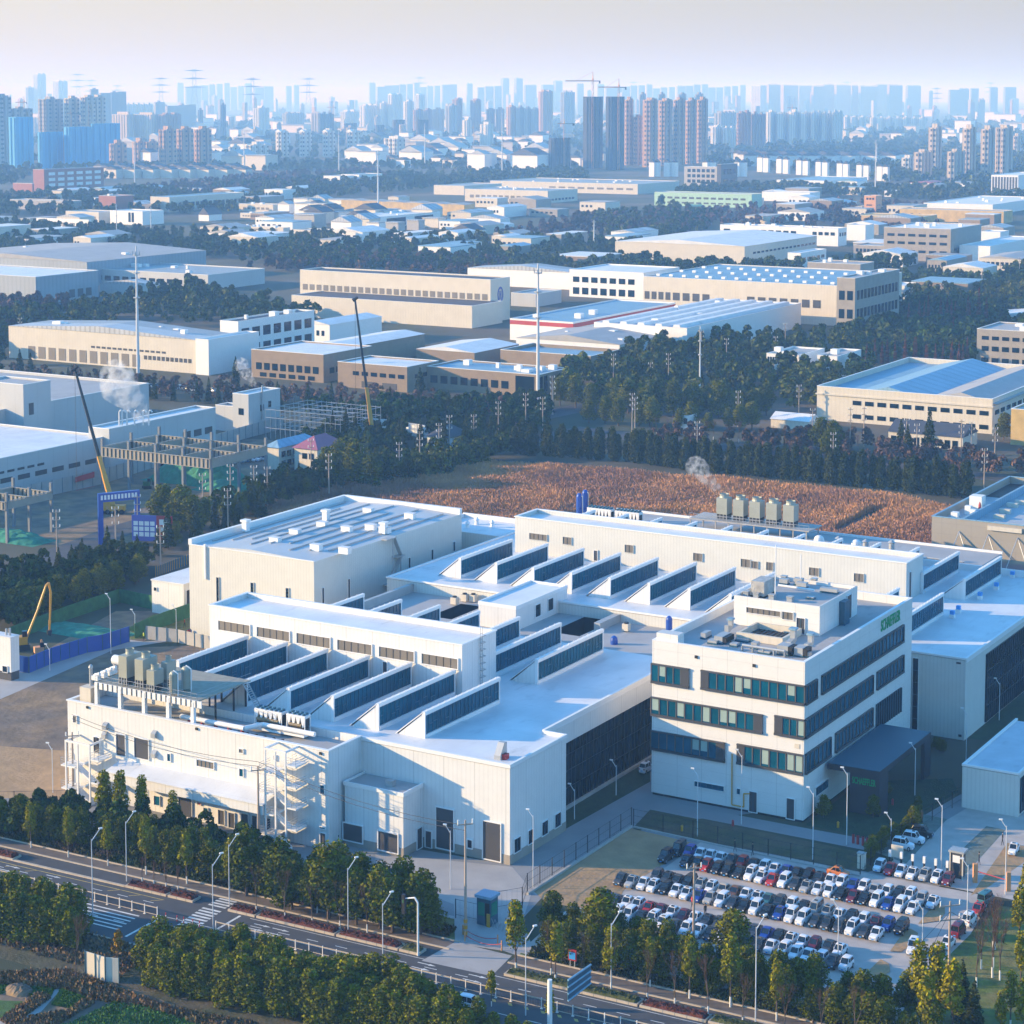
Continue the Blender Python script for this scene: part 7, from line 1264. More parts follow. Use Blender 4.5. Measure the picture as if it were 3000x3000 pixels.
def car_meshes(kind):
    if kind in CARM: return CARM[kind]
    Lh = {'sedan': 2.3, 'suv': 2.35, 'van': 2.4, 'hatch': 2.0}[kind]; W = 0.9; hood = {'sedan': 0.88, 'suv': 1.05, 'van': 1.05, 'hatch': 0.95}[kind]; top = {'sedan': 1.46, 'suv': 1.72, 'van': 1.85, 'hatch': 1.55}[kind]; tail = {'sedan': 0.98, 'suv': 1.12, 'van': 1.15, 'hatch': 1.05}[kind]
    b = MB()
    def sec(y, w_, zb, zt): return (y, [(w_*0.85, zb), (w_, zb+0.18), (w_, zt-0.22), (w_*0.86, zt)])
    loft(b, [sec(-Lh, W*0.80, 0.34, hood*0.72), sec(-Lh+0.12, W*0.95, 0.24, hood*0.88), sec(-Lh+0.9, W, 0.22, hood), sec(0, W, 0.2, hood+0.02), sec(Lh-0.8, W, 0.22, tail), sec(Lh-0.12, W*0.95, 0.26, tail-0.02), sec(Lh, W*0.85, 0.36, tail-0.12)])
    # roof shell
    ws = {'sedan': (-1.05, -0.35, 0.75, 1.55), 'suv': (-1.15, -0.55, 1.75, 2.2), 'van': (-1.6, -1.05, 2.1, 2.3), 'hatch': (-1.1, -0.4, 1.3, 1.85)}[kind]
    def rs(y, w_, z0, z1): return (y, [(w_, z0), (w_*0.97, (z0+z1)/2), (w_*0.86, z1-0.02), (w_*0.6, z1)])
    loft(b, [rs(ws[1]-0.03, 0.80, top-0.10, top-0.01), rs((ws[1]+ws[2])/2, 0.82, top-0.10, top+0.02), rs(ws[2]+0.03, 0.79, top-0.12, top-0.03)])
    for s in (-1, 1):   # pillars
        for y0, y1 in ((ws[0], ws[1]), (ws[3], ws[2])): b.tube((s*0.84, y0, hood*KZ), (s*0.74, y1, (top-0.06)*KZ), 0.055, k=4)
        b.tube((s*0.86, 0.25, hood*KZ), (s*0.77, 0.25, (top-0.06)*KZ), 0.05, k=4)
        b.box(s*0.92-0.08, s*0.92+0.08, ws[0]+0.28, ws[0]+0.44, (hood+0.02)*KZ, (hood+0.16)*KZ)
    g = MB(); loft(g, [(ws[0], [(0.80, hood-0.04), (0.80, hood-0.02), (0.79, hood), (0.7, hood+0.01)]), (ws[1], [(0.83, hood-0.04), (0.82, hood+0.1), (0.77, top-0.12), (0.65, top-0.06)]), (ws[2], [(0.83, tail-0.04), (0.82, tail+0.1), (0.76, top-0.14), (0.64, top-0.07)]), (ws[3], [(0.78, tail-0.04), (0.78, tail-0.02), (0.76, tail), (0.66, tail+0.01)])])
    w_ = MB(); w_.tube((-0.12, 0, 0), (0.12, 0, 0), 0.34, k=14)
    w_.v = [(x, y, z*KZ) for x, y, z in w_.v]
    rim = MB(); rim.tube((-0.13, 0, 0), (0.13, 0, 0), 0.2, k=10); rim.v = [(x, y, z*KZ) for x, y, z in rim.v]
    h_ = MB().box(-0.17, 0.17, -0.06, 0.06, -0.1, 0.1); tl = MB().box(-0.14, 0.14, -0.05, 0.05, -0.14, 0.14); pl_ = MB().box(-0.24, 0.24, -0.03, 0.03, -0.09, 0.09)
    sun_ = MB().box(-0.38, 0.38, -0.3, 0.35, (top+0.015)*KZ, (top+0.03)*KZ)
    CARM[kind] = dict(body=b.mesh('car_body', M['whitep']), windows=g.mesh('car_windows', M['cglass']), wheel=w_.mesh('car_wheel', M['wheelm']), rim=rim.mesh('car_rim', M['steel']), head=h_.mesh('car_headlight', M['hlamp']), tail=tl.mesh('car_tail_light', M['tlamp']), plate=pl_.mesh('car_plate', MATS['bright_blue_cap']), roofg=sun_.mesh('car_sunroof', M['cglass']), L=Lh, hood=hood, tl=tail)
    for k_ in ('body',):
        for p_ in CARM[kind][k_].polygons: p_.use_smooth = False
    return CARM[kind]
def car(kind, colour, p, rot, label, group=None, sunroof=False):
    m = car_meshes(kind); nm = {'sedan': 'parked_car', 'suv': 'parked_car', 'van': 'parked_van', 'hatch': 'parked_car'}[kind]
    t = local_thing(nm, label, 'van' if kind == 'van' else 'car', p, rot, group)
    def ad(name, me, loc=(0, 0, 0), par=t):
        o = bpy.data.objects.new(name, me); COL.objects.link(o); o.parent = par; o.location = loc; return o
    bo = ad('body', m['body']); bo.material_slots[0].link = 'OBJECT'; bo.material_slots[0].material = PAINT[colour]
    ad('windows', m['windows'])
    for s in (-1, 1):
        for y in (-m['L']+0.85, m['L']-0.85): wv = ad('wheel', m['wheel'], (s*0.82, y, 0.34*KZ)); ad('rim', m['rim'], (0, 0, 0), wv)
        ad('headlight', m['head'], (s*0.6, -m['L']+0.03, m['hood']*0.68*KZ)); ad('tail_light', m['tail'], (s*0.66, m['L']-0.02, m['tl']*0.78*KZ))
    ad('number_plate', m['plate'], (0, -m['L']-0.02, 0.42*KZ)); ad('number_plate', m['plate'], (0, m['L'], 0.6*KZ))
    if sunroof: ad('sunroof', m['roofg'])
    t.scale = (0.86, 0.92, 0.93)
    return t
rc = random.Random(5)
CC = {'w': 'white', 'b': 'black', 'g': 'dark grey', 's': 'silver', 'r': 'red', 'm': 'maroon', 'u': 'blue', 'n': 'brown', 'e': 'beige', 't': 'teal', 'o': 'orange'}
def car_row(v, x0, dx, spec, rowname, face=0):
    seen = {}
    toks = spec.split(); tot = {}
    for i, k in enumerate(toks):
        if k == '-': continue
        c = CC[k[0]]; kd = {'s': 'suv', 'v': 'van', 'h': 'hatch'}.get(k[1:2], None) or rc.choice(('sedan', 'sedan', 'hatch'))
        p = FW(x0+dx*i+rc.uniform(-0.1, 0.1), v+rc.uniform(-0.25, 0.25), 0.02); rot = ANG+rc.uniform(-0.03, 0.03)+(math.pi if face else 0)
        n = seen.get(c, 0); seen[c] = n+1
        car(kd, c, p, rot, '%s %s, %s %s one from left %s' % (c, {'suv': 'SUV', 'van': 'van', 'hatch': 'hatchback', 'sedan': 'sedan'}[kd], od(n), c, rowname), 'cars parked '+rowname, sunroof=rc.random() < 0.3 and c != 'black')
# double row A (next to the charging bays), front line then rear line; x measured from the photo
dxA = (75.12-34.47)/18
car_row(16.8, 34.47-1.0, dxA, 'r b b b ws w r ws g s w w b m b ws u ws w', 'in front line of far double row')
car_row(17.3, 24.6, dxA, 'bs - b n', 'at left end of far double row')
car_row(21.7, 25.2, dxA*0.985, 'gv u w w w g r b w w u b b g w w u w s w b ws s w', 'in back line of far double row', face=0)
dxB = (75.07-27.23)/21
car_row(2.6, 22.6, dxB, 'g s w w b w w u s ws g b ws b u ws ws g g g ws g w', 'in front line of middle double row')
car_row(7.4, 27.5, dxB, 'g g g bs s w e n w w t g w b sv s w b w m u bs', 'in back line of middle double row')
dxC = 2.28
car_row(-11.8, 29.5, dxC, 'w ws b ws w g w w b w w g g w w w w w g w', 'in front line of near double row')
car_row(-7.0, 24.2, dxC, 'u g w w r m w m w g g w g g u b w w m g w', 'in back line of near double row')
car_row(33.2, 61.6, 2.26, 'w r w w sh wh m', 'at the charging posts')
def onecar(kind, colour, px_, py_, rot, label): p = G(px_, py_); return car(kind, colour, p+Vector((0, 0, 0.02)), rot, label, sunroof=True)
onecar('sedan', 'orange', 2456, 2568, ANG+R(90), 'orange brown sedan driving along the fence side of the car park')
onecar('suv', 'white', 2675, 2790, ANG+R(8), 'white SUV driving out past the lowest traffic island'); onecar('van', 'teal', 2888, 2650, ANG+R(172), 'teal grey car parked farthest up the lane beside the lawn'); onecar('sedan', 'red', 2866, 2678, ANG+R(0), 'red car parked in the lane beside the lawn below the teal one'); onecar('suv', 'white', 2840, 2708, ANG+R(180), 'white SUV parked in the lane beside the lawn'); onecar('van', 'maroon', 2808, 2742, ANG+R(180), 'dark maroon van parked in the lane beside the lawn'); onecar('sedan', 'white', 2778, 2775, ANG+R(180), 'white car parked last in the lane, partly behind the yellow green trees')
onecar('sedan', 'white', 2970, 2500, ANG+R(5), 'white sedan arriving on the entrance lane at the right edge')
onecar('suv', 'white', 2645, 2488, ANG+R(93), 'white SUV parked side on under the conifers, nearest of three'); onecar('suv', 'white', 2676, 2470, ANG+R(93), 'white SUV parked side on under the conifers, middle of three'); onecar('suv', 'black', 2702, 2452, ANG+R(93), 'dark blue black SUV parked side on, farthest of three')
car('hatch', 'red', RW(78.6, 17.5, 0.02), RANG+R(-90), 'red car driving left on the near carriageway behind the screen trees'); car('suv', 'white', RW(117, 18.6, 0.02), RANG+R(90), 'white car driving on the near carriageway at the lower middle'); onecar('suv', 'white', 1893, 2262, ANG+R(180), 'white van like car half hidden behind the left corner of the office')
for i in range(14): p = G(690+(i % 7)*14, 1358-(i//7)*10-(i % 7)*1.5); car(('sedan', 'hatch', 'suv')[i % 3], ('white', 'white', 'silver', 'dark grey')[i % 4], p, ANG+0.3, 'small car in the builder yard by the blue roofed cabins, %s in line' % od(i), 'cars in the builder yard')
for i in range(7): p = G(440+i*17+(i//3)*40, 1135+i*2.2); car(('sedan', 'suv')[i % 2], ('white', 'dark grey', 'white')[i % 3], p, ANG+1.4, 'distant car before the cream factory, %s from the left' % od(i), 'distant cars before the cream factory')
# ------------------------------------------------------------------ people
def person(label, p, rot, top_m, leg_m='cloth', stride=0.25):
    me = bpy.data.meshes.new('person_body'); pts = [(0, 0, .98), (0, 0, 1.2), (0, 0, 1.42), (0, 0, 1.54), (0, 0.01, 1.68), (.1, 0, .92), (.12, -stride*0.6, .5), (.12, -stride, .06), (.12, -stride-.12, .03), (-.1, 0, .92), (-.12, stride*0.4, .5), (-.12, stride, .06), (-.12, stride-.12, .03), (.19, 0, 1.4), (.26, .06, 1.12), (.24, -.06, .86), (-.19, 0, 1.4), (-.26, -.06, 1.12), (-.24, .06, .86)]
    ed = [(0,1),(1,2),(2,3),(3,4),(0,5),(5,6),(6,7),(7,8),(0,9),(9,10),(10,11),(11,12),(2,13),(13,14),(14,15),(2,16),(16,17),(17,18)]
    rad = [.15,.14,.17,.06,.11,.1,.07,.05,.04,.1,.07,.05,.04,.07,.05,.035,.07,.05,.035]
    me.from_pydata([(x, y, z) for x, y, z in pts], ed, []); o = bpy.data.objects.new('person', me); COL.objects.link(o)
    md = o.modifiers.new('skin', 'SKIN')
    for i, s in enumerate(me.skin_vertices[0].data): s.radius = (rad[i], rad[i]); s.use_root = (i == 0)
    o.modifiers.new('sub', 'SUBSURF').levels = 1; bpy.context.view_layer.update()
    m2 = bpy.data.meshes.new_from_object(o.evaluated_get(bpy.context.evaluated_depsgraph_get())); o.modifiers.clear(); o.data = m2
    m2.materials.clear(); m2.materials.append(M[top_m]); m2.materials.append(M[leg_m]); m2.materials.append(M['skin'])
    for f in m2.polygons: z = f.center.z; f.material_index = 2 if z > 1.5 or (z < 0.88 and abs(f.center.x) > 0.2) else 1 if z < 0.95 else 0
    for v in m2.vertices: v.co.z *= KZ
    o.location = p; o.rotation_euler = (0, 0, rot); tagset(o, label, 'person')
    hb = MB().lathe(0, 0.02, [(0.02, 1.6*KZ), (0.115, 1.64*KZ), (0.12, 1.72*KZ), (0.07, 1.8*KZ), (0.01, 1.81*KZ)], 10); lpart(o, 'hair', hb, M['hair']); return o
for lb, x_, y_, t_ in (('person in dark clothes walking on the path behind the parked cars, left one', 2153, 2495, 'cloth'), ('person in dark clothes walking on the path behind the parked cars, right one', 2205, 2506, 'cloth'), ('person in a red jacket walking between the car rows', 2027, 2663, 'clothr'), ('person in dark clothes standing near the white cars of the near row', 2066, 2688, 'cloth'),
    ('person in a long dark coat on the footpath by the gate booth', 2868, 2535, 'cloth'), ('person in dark clothes farther up the entrance footpath', 2937, 2476, 'cloth'), ('worker in a yellow vest beside the blue hoarding', 421, 1878, 'clothy'), ('worker in dark red clothes on the lane beside the tall warehouse', 541, 1838, 'clothr'), ('worker in yellow and red at the foot of the stair tower', 992, 2486, 'clothy')):
    person(lb, G(x_, y_), rc.uniform(0, 6), t_)
# ------------------------------------------------------------------ fences, railings, planters, signs, booth
def wire_fence(label, pts, hh, gap, m_='black', rails=(0.95,), group=None, mesh=None):
    P = [G(*q) for q in pts]; c = P[0]; t = local_thing('fence', label, 'fence', c, 0, group); pb_ = MB(); rb = MB(); wb_ = MB()
    for a, e in zip(P[:-1], P[1:]):
        L_ = (e-a).length; n = max(1, int(L_/gap)); 
        for i in range(n+1): q = a-c+(e-a)*i/n; pb_.tube(q, q+Vector((0, 0, hh)), 0.09, k=4)
        for r_ in rails: rb.tube(a-c+Vector((0, 0, hh*r_)), e-c+Vector((0, 0, hh*r_)), 0.035, k=4)
        d = (e-a).normalized(); m = int(L_/0.9)
        for i in range(m): q = a-c+(e-a)*i/m; wb_.tube(q+Vector((0, 0, 0.2)), q+Vector((0, 0, hh*0.95)), 0.014, k=3)
    lpart(t, 'post', pb_, M[m_]); lpart(t, 'rail', rb, M[m_]); lpart(t, 'wires', wb_, M[m_]); return t
wire_fence('tall black wire fence from the gate up to the corner of the sandy field', [(1530, 2660), (1545, 2618), (1850, 2420)], 3.9, 4.2, rails=(0.2, 0.6, 0.97)); wire_fence('black wire fence along the brown lawn above the car park', [(1856, 2420), (2030, 2455), (2250, 2510), (2520, 2562)], 3.6, 4.5, rails=(0.2, 0.6, 0.97)); wire_fence('black wire fence beside the conifers of the visitor parking', [(2520, 2560), (2640, 2465), (2760, 2385), (2818, 2350)], 3.6, 4.5, rails=(0.2, 0.97)); wire_fence('black wire fence beside the gate booth along the factory front', [(1335, 2690), (1400, 2705), (1455, 2668), (1530, 2655)], 3.6, 3.4, rails=(0.2, 0.97)); wire_fence('low fence along the left edge of the dirt lot beyond the front trees', [(-40, 2360), (205, 2355)], 3.0, 5)
kb2 = MB(); a, e = G(1545, 2622), G(1850, 2424); d = (e-a).normalized(); n = Vector((-d.y, d.x, 0))*0.25; kb2.prism([a-n, e-n, e+n, a+n], (0, 0, 0.45)); a2, e2 = G(1856, 2424), G(2520, 2568); d = (e2-a2).normalized(); n = Vector((-d.y, d.x, 0))*0.2; kb2.prism([a2-n, e2-n, e2+n, a2+n], (0, 0, 0.3))
single('kerb', kb2, M['concrete'], (0, 0, 0), kind='structure')
def median(label, t0, t1, w_):
    t = local_thing('road_railing', label, 'railing', RW(t0, w_), RANG); L_ = t1-t0; pb_ = MB(); rb = MB(); bb = MB(); n = int(L_/2.8)
    for i in range(n+1): x = L_*i/n; pb_.box(x-0.07, x+0.07, -0.07, 0.07, 0, 1.85); pb_.box(x-0.2, x+0.2, -0.15, 0.15, 0, 0.14)
    rb.box(0, L_, -0.05, 0.05, 1.55, 1.72); rb.box(0, L_, -0.04, 0.04, 0.28, 0.38)
    m = int(L_/0.3)
    for i in range(m): x = L_*(i+0.5)/m; bb.box(x-0.018, x+0.018, -0.018, 0.018, 0.38, 1.55)
    lpart(t, 'post', pb_, M['whitep']); lpart(t, 'rail', rb, M['kerb']); lpart(t, 'bars', bb, M['black'])
median('white median railing along the road, part left of the zebra crossing', -60, 49, 12.8); median('white median railing along the road, part right of the zebra crossing', 62, 330, 12.8)
for i, t_ in enumerate((51.0, 53.5, 55, 57, 58.5)):
    q = local_thing('traffic_post', 'red and white traffic post at the zebra crossing, %s from the left' % od(i), 'bollard', RW(t_, 12.9), 0, 'traffic posts at the crossing'); lpart(q, 'post', MB().tube((0, 0, 0), (0, 0, 1.2), 0.1, k=8), M['red']); lpart(q, 'band', MB().tube((0, 0, 0.5), (0, 0, 0.75), 0.115, k=8), M['whitep'])
def planter(label, t0, t1, w0, w1, hm, hh=0.9):
    t = local_thing('road_planter', label, 'planter', RW(t0, w1), RANG); L_ = t1-t0; D_ = w1-w0; b = MB(); b.box(0, L_, 0, 0.22, 0, 0.42); b.box(0, L_, D_-0.22, D_, 0, 0.42); b.box(0, 0.22, 0.221, D_-0.221, 0, 0.42); b.box(L_-0.22, L_, 0.221, D_-0.221, 0, 0.42); lpart(t, 'kerb', b, M['kerb'])
    g = MB()
    for i in range(int(L_/2.1)): g.box(i*2.1+2.0, i*2.1+2.06, -0.01, 0.23, 0, 0.425)
    lpart(t, 'kerb_joint', g, M['bar']); r_ = random.Random(int(t0)); h_ = MB(); nx, ny = max(4, int(L_/0.45)), 7
    for j in range(ny+1):
        for i in range(nx+1): h_.v.append((0.25+(L_-0.5)*i/nx, 0.24+(D_-0.48)*j/ny, 0.3 if i in (0, nx) or j in (0, ny) else hh*(0.8+0.35*r_.random())))
    for j in range(ny):
        for i in range(nx): a = j*(nx+1)+i; h_.f.append((a, a+1, a+nx+2, a+nx+1)); h_.m.append(0)
    o = lpart(t, 'hedge', h_, M[hm]); fl = leafcloud([(r_.uniform(0.3, L_-0.3), r_.uniform(0.3, D_-0.3), hh*r_.uniform(0.8, 1.15)) for _ in range(int(L_*26))], 0.17); q = bpy.data.objects.new('hedge_leaves', mesh_np('hedge_leaves', *fl, M[hm])); COL.objects.link(q); q.parent = t
# ------------------------------------------------------------------ leaves and trees
def mesh_np(name, verts, m, extra=None):
    n = len(verts)//4; me = bpy.data.meshes.new(name); V_ = np.asarray(verts, np.float32); nv = len(V_)
    if extra is not None: eb, ef = extra; base = nv; V_ = np.vstack([V_, np.asarray(eb, np.float32)])
    faces = [4]*n; loops = np.arange(n*4, dtype=np.int32); starts = np.arange(n, dtype=np.int32)*4
    me.vertices.add(len(V_)); me.vertices.foreach_set('co', V_.ravel()); me.loops.add(n*4); me.loops.foreach_set('vertex_index', loops); me.polygons.add(n); me.polygons.foreach_set('loop_start', starts); me.polygons.foreach_set('loop_total', np.full(n, 4, np.int32))
    me.materials.append(m); me.update(); me.validate(); return me
def leafcloud(cs, size, outward=None, seed=None, flat=0.0, stretch=1.0):
    c = np.asarray(cs, float); n = len(c); r_ = rng
    a = r_.normal(size=(n, 3))
    if outward is not None: a = a*0.75+np.asarray(outward)*1.0
    a[:, 2] += flat; a /= np.linalg.norm(a, axis=1)[:, None]+1e-9
    t = r_.normal(size=(n, 3)); u = np.cross(a, t); u /= np.linalg.norm(u, axis=1)[:, None]+1e-9; w_ = np.cross(a, u)
    s = (size*(0.6+0.8*r_.random(n)))[:, None]; k_ = (0.55+0.45*r_.random(n))[:, None]
    P = np.stack([c-u*s-w_*s*k_*0.3, c+u*s*0.2-w_*s*k_, c+u*s+w_*s*k_*0.3, c-u*s*0.2+w_*s*k_], 1)
    if stretch != 1: P[:, :, 2] = c[:, None, 2]+(P[:, :, 2]-c[:, None, 2])*stretch
    return (P.reshape(-1, 3),)
def crown_pts(lumps, per, shell=0.75):
    P, N = [], []
    for (cx, cy, cz, rx, rz) in lumps:
        n = int(per*rx*rz); d = rng.normal(size=(n, 3)); d /= np.linalg.norm(d, axis=1)[:, None]; rad = shell+(1.08-shell)*rng.random((n, 1))
        P.append(d*rad*np.array([rx, rx, rz])+np.array([cx, cy, cz])); N.append(d/np.array([rx, rx, rz])*rx)
    return np.vstack(P), np.vstack(N)
TREES = {}
def make_tree_meshes(key, leafm, trunk_h, lumps, per, size, tr=0.18, limb=True, lime=False, shell=0.7):
    P, N = crown_pts(lumps, per, shell); cm = mesh_np(key+'_crown', *leafcloud(P, size, N, stretch=1.25), M[leafm])
    t = MB(); top = max(l[2] for l in lumps); t.tube((0, 0, 0), (0, 0, trunk_h), tr, tr*0.8, 7); t.tube((0, 0, trunk_h), (0, 0, top), tr*0.8, tr*0.2, 6)
    if limb:
        for l in lumps[:9]: t.tube((0, 0, max(trunk_h*0.8, l[2]*0.55)), (l[0], l[1], l[2]), tr*0.4, tr*0.1, 4)
    tm = t.mesh(key+'_trunk', M['bark']); lm = None
    if lime: lm = MB().tube((0, 0, 0.02), (0, 0, 1.7), tr*1.12, tr*1.08, 8).mesh(key+'_lime', M['lime'])
    TREES[key] = (cm, tm, lm)
def blob_lumps(w_, h0, h1, n, r_, seed, top_taper=0.5, rz=1.25):
    q = random.Random(seed); L_ = []
    for i in range(n):
        f = (i+0.5)/n; z = h0+(h1-h0)*f; k_ = math.sin(math.pi*min(1, 0.25+f*0.8))**0.6 if top_taper else 1; a_ = i*2.4+q.random(); rad = w_*k_*(0.35+0.5*q.random())*(1-0.5*f*top_taper)
        rr = r_*(0.75+0.5*q.random())*(1-0.35*f*top_taper); L_.append((rad*math.cos(a_), rad*math.sin(a_), z, rr, rr*rz))
    L_.append((0, 0, (h0+h1)/2, w_*0.55, (h1-h0)*0.42)); return L_
for i in range(5): make_tree_meshes('broad%d' % i, 'leaf', 3.2, blob_lumps(2.0, 2.6, 10.0+i*0.4, 17, 1.3, i, 0.4), 100, 0.185, 0.2)
for i in range(5): make_tree_meshes('screen%d' % i, 'leafh', 1.2, blob_lumps(1.15, 1.4, 10.2+i*0.3, 17, 1.0, 20+i, 0.35, 1.5), 130, 0.17, 0.16)
for i in range(4): make_tree_meshes('hedge%d' % i, 'conif', 0.8, blob_lumps(1.5, 1.3, 9.6+i*0.3, 17, 1.2, 70+i, 0.25, 1.4), 75, 0.26, 0.16)
for i in range(4): make_tree_meshes('street%d' % i, 'leafy', 4.2, blob_lumps(1.0, 5.0, 11.0+i*0.3, 10, 0.85, 40+i, 0.55, 1.5), 130, 0.18, 0.13, lime=True)
for i in range(2): make_tree_meshes('gold%d' % i, 'leafo', 2.2, blob_lumps(0.9, 2.6, 6.0, 7, 0.75, 60+i, 0.6), 70, 0.2, 0.1)
def conif(key, leafm, h_, w_, seed, per=1.7, size=0.3):
    P, N = [], []; z = h_*0.12; q = np.random.default_rng(seed)
    while z < h_:
        r_ = w_*(1-(z/h_))**0.75*(0.8+0.35*q.random()); n = int(34*per*max(r_, 0.3)); a_ = q.random(n)*6.283; rr = r_*np.sqrt(q.random(n))*1.05; zz = z-rr*0.28+q.normal(size=n)*0.25
        P.append(np.stack([rr*np.cos(a_), rr*np.sin(a_), zz], 1)); N.append(np.stack([np.cos(a_)*0.5, np.sin(a_)*0.5, np.ones(n)*0.8], 1)); z += h_*0.045*(0.7+0.6*q.random())
    cm = mesh_np(key+'_crown', *leafcloud(np.vstack(P), size, np.vstack(N)), M[leafm]); tm = MB().tube((0, 0, 0), (0, 0, h_*0.98), 0.22, 0.04, 6).mesh(key+'_trunk', M['bark']); TREES[key] = (cm, tm, None)
for i in range(4): conif('conifer%d' % i, 'conif', 13+i, 2.7, 80+i)
for i in range(3): conif('rust%d' % i, 'rust', 13+i, 1.5, 90+i, per=1.1, size=0.3)
def bare(key, h_, spread, seed, m_='twig', up=1.0, lime=False, lim=5):
    q = random.Random(seed); t = MB(); tw = MB()
    def rec(p, d, L_, r_, lv):
        e = p+d*L_; (t if lv < 2 else tw).tube(p, e, r_, r_*0.65, 4 if lv else 6)
        if lv >= lim: return
        for k in range(3 if lv < 3 else 2): nd = (d+Vector((q.uniform(-1, 1)*spread, q.uniform(-1, 1)*spread, q.uniform(0.0, 0.5)*up))).normalized(); rec(e, nd, L_*0.68, r_*0.6, lv+1)
    rec(Vector((0, 0, 0)), Vector((0, 0, 1)), h_*0.33, 0.13, 0); zm = max(v[2] for v in tw.v); f = h_/zm; t.v = [(x, y, z*f) for x, y, z in t.v]; tw.v = [(x, y, z*f) for x, y, z in tw.v]
    lm = MB().tube((0, 0, 0.02), (0, 0, 1.6), 0.15, 0.14, 8).mesh(key+'_lime', M['lime']) if lime else None
    TREES[key] = (tw.mesh(key+'_twigs', M[m_]), t.mesh(key+'_trunk', M['bark']), lm)
for i in range(3): bare('bare%d' % i, 9.5, 0.42, 100+i, lime=True)
for i in range(2): bare('sapling%d' % i, 5.5, 0.28, 110+i, lime=True, lim=4)
for i in range(3): bare('grove%d' % i, 9.5, 0.5, 120+i)
NAMES = {'broad': ('evergreen_tree', 'tree'), 'screen': ('screen_tree', 'tree'), 'hedge': ('hedgerow_tree', 'tree'), 'street': ('street_tree', 'tree'), 'gold': ('golden_shrub', 'shrub'), 'conifer': ('conifer_tree', 'conifer'), 'rust': ('redwood_tree', 'conifer'), 'bare': ('bare_tree', 'tree'), 'sapling': ('bare_sapling', 'sapling'), 'grove': ('bare_tree', 'tree')}
TC = {}
def tree(key, p, s, label, group, sz=None):
    kind = key.rstrip('0123456789'); nm, cat = NAMES[kind]; TC[nm] = TC.get(nm, 0)+1
    cm, tm, lm = TREES[key]; t = bpy.data.objects.new(nm, tm); COL.objects.link(t); t.location = p; t.rotation_euler = (rng.uniform(-0.02, 0.02), rng.uniform(-0.02, 0.02), rng.uniform(0, 6.28)); wx = {'broad': 1.38, 'screen': 1.3, 'street': 1.2, 'conifer': 1.1}.get(kind, 1.0); sz = (sz or s)*{'broad': 0.84, 'street': 0.92}.get(kind, 1.0); t.scale = (s*wx, s*wx, sz or s); tagset(t, label, cat, group)
    c = bpy.data.objects.new('crown', cm); COL.objects.link(c); c.parent = t
    if lm: l = bpy.data.objects.new('limewash_band', lm); COL.objects.link(l); l.parent = t
    return t
rr = random.Random(21)
def along(px_pts, n):
    P = [G(*q) for q in px_pts]; L_ = [(b_-a_).length for a_, b_ in zip(P[:-1], P[1:])]; T = sum(L_); out_ = []
    for i in range(n):
        s = T*(i+0.5)/n
        for k, l in enumerate(L_):
            if s <= l or k == len(L_)-1: out_.append(P[k]+(P[k+1]-P[k])*(s/l)); break
            s -= l
    return out_
def tree_row(kind, nvar, pts, n, smin, smax, label, group, jit=0.8, sz=1.0):
    for i, p in enumerate(along(pts, n)):
        s = rr.uniform(smin, smax); tree('%s%d' % (kind, rr.randrange(nvar)), p+Vector((rr.uniform(-jit, jit), rr.uniform(-jit, jit), 0)), s, label % od(i), group, s*sz*rr.uniform(0.94, 1.08))
# belt between road and factory (dense evergreens)
tree_row('broad', 5, [(-120, 2470), (0, 2420), (300, 2455), (620, 2530), (760, 2560)], 16, 0.52, 0.7, 'dense evergreen tree, %s from the left in back line of the factory belt', 'evergreens before the factory, back line', 1.0)
tree_row('broad', 5, [(-60, 2435), (300, 2492), (700, 2590), (1000, 2655)], 22, 0.62, 0.84, 'dense evergreen tree, %s from the left in middle line of the factory belt', 'evergreens before the factory, middle line', 1.0)
tree_row('broad', 5, [(700, 2620), (900, 2672), (1060, 2705), (1250, 2742)], 11, 0.95, 1.3, 'big rounded evergreen tree, %s from the left before the loading doors', 'rounded evergreens before the loading doors', 1.2)
tree_row('broad', 5, [(900, 2640), (1060, 2660), (1180, 2700), (1290, 2745)], 7, 0.85, 1.15, 'rounded evergreen tree at the driveway corner, %s from the left', 'rounded evergreens at the driveway corner', 0.8)
tree_row('street', 4, [(42, 2470), (121, 2492), (240, 2520), (600, 2600), (790, 2640), (885, 2660), (990, 2690)], 8, 0.78, 0.98, 'yellow green street tree with limewashed trunk, %s from the left along the kerb', 'yellow green street trees', 0.3)
tree_row('bare', 3, [(717, 2670), (810, 2690), (915, 2712), (1125, 2735)], 5, 0.8, 1.0, 'bare young tree with white trunk base, %s from the left along the kerb', 'bare trees along the kerb', 0.4); tree_row('sapling', 2, [(398, 2590), (445, 2600), (492, 2612), (540, 2622)], 4, 0.9, 1.1, 'bare sapling in the red hedge planter, %s from the left', 'saplings in the planter', 0.1)
for i, (a_, b_, h_) in enumerate(((307, 2430, 1.12), (352, 2440, 1.15), (415, 2432, 1.0), (505, 2450, 0.8))): tree('street%d' % (i % 4), G(a_, b_), 1.0*h_, 'dark leaved slim tree close to the loading front, %s from the left' % od(i), 'slim trees close to the loading front')
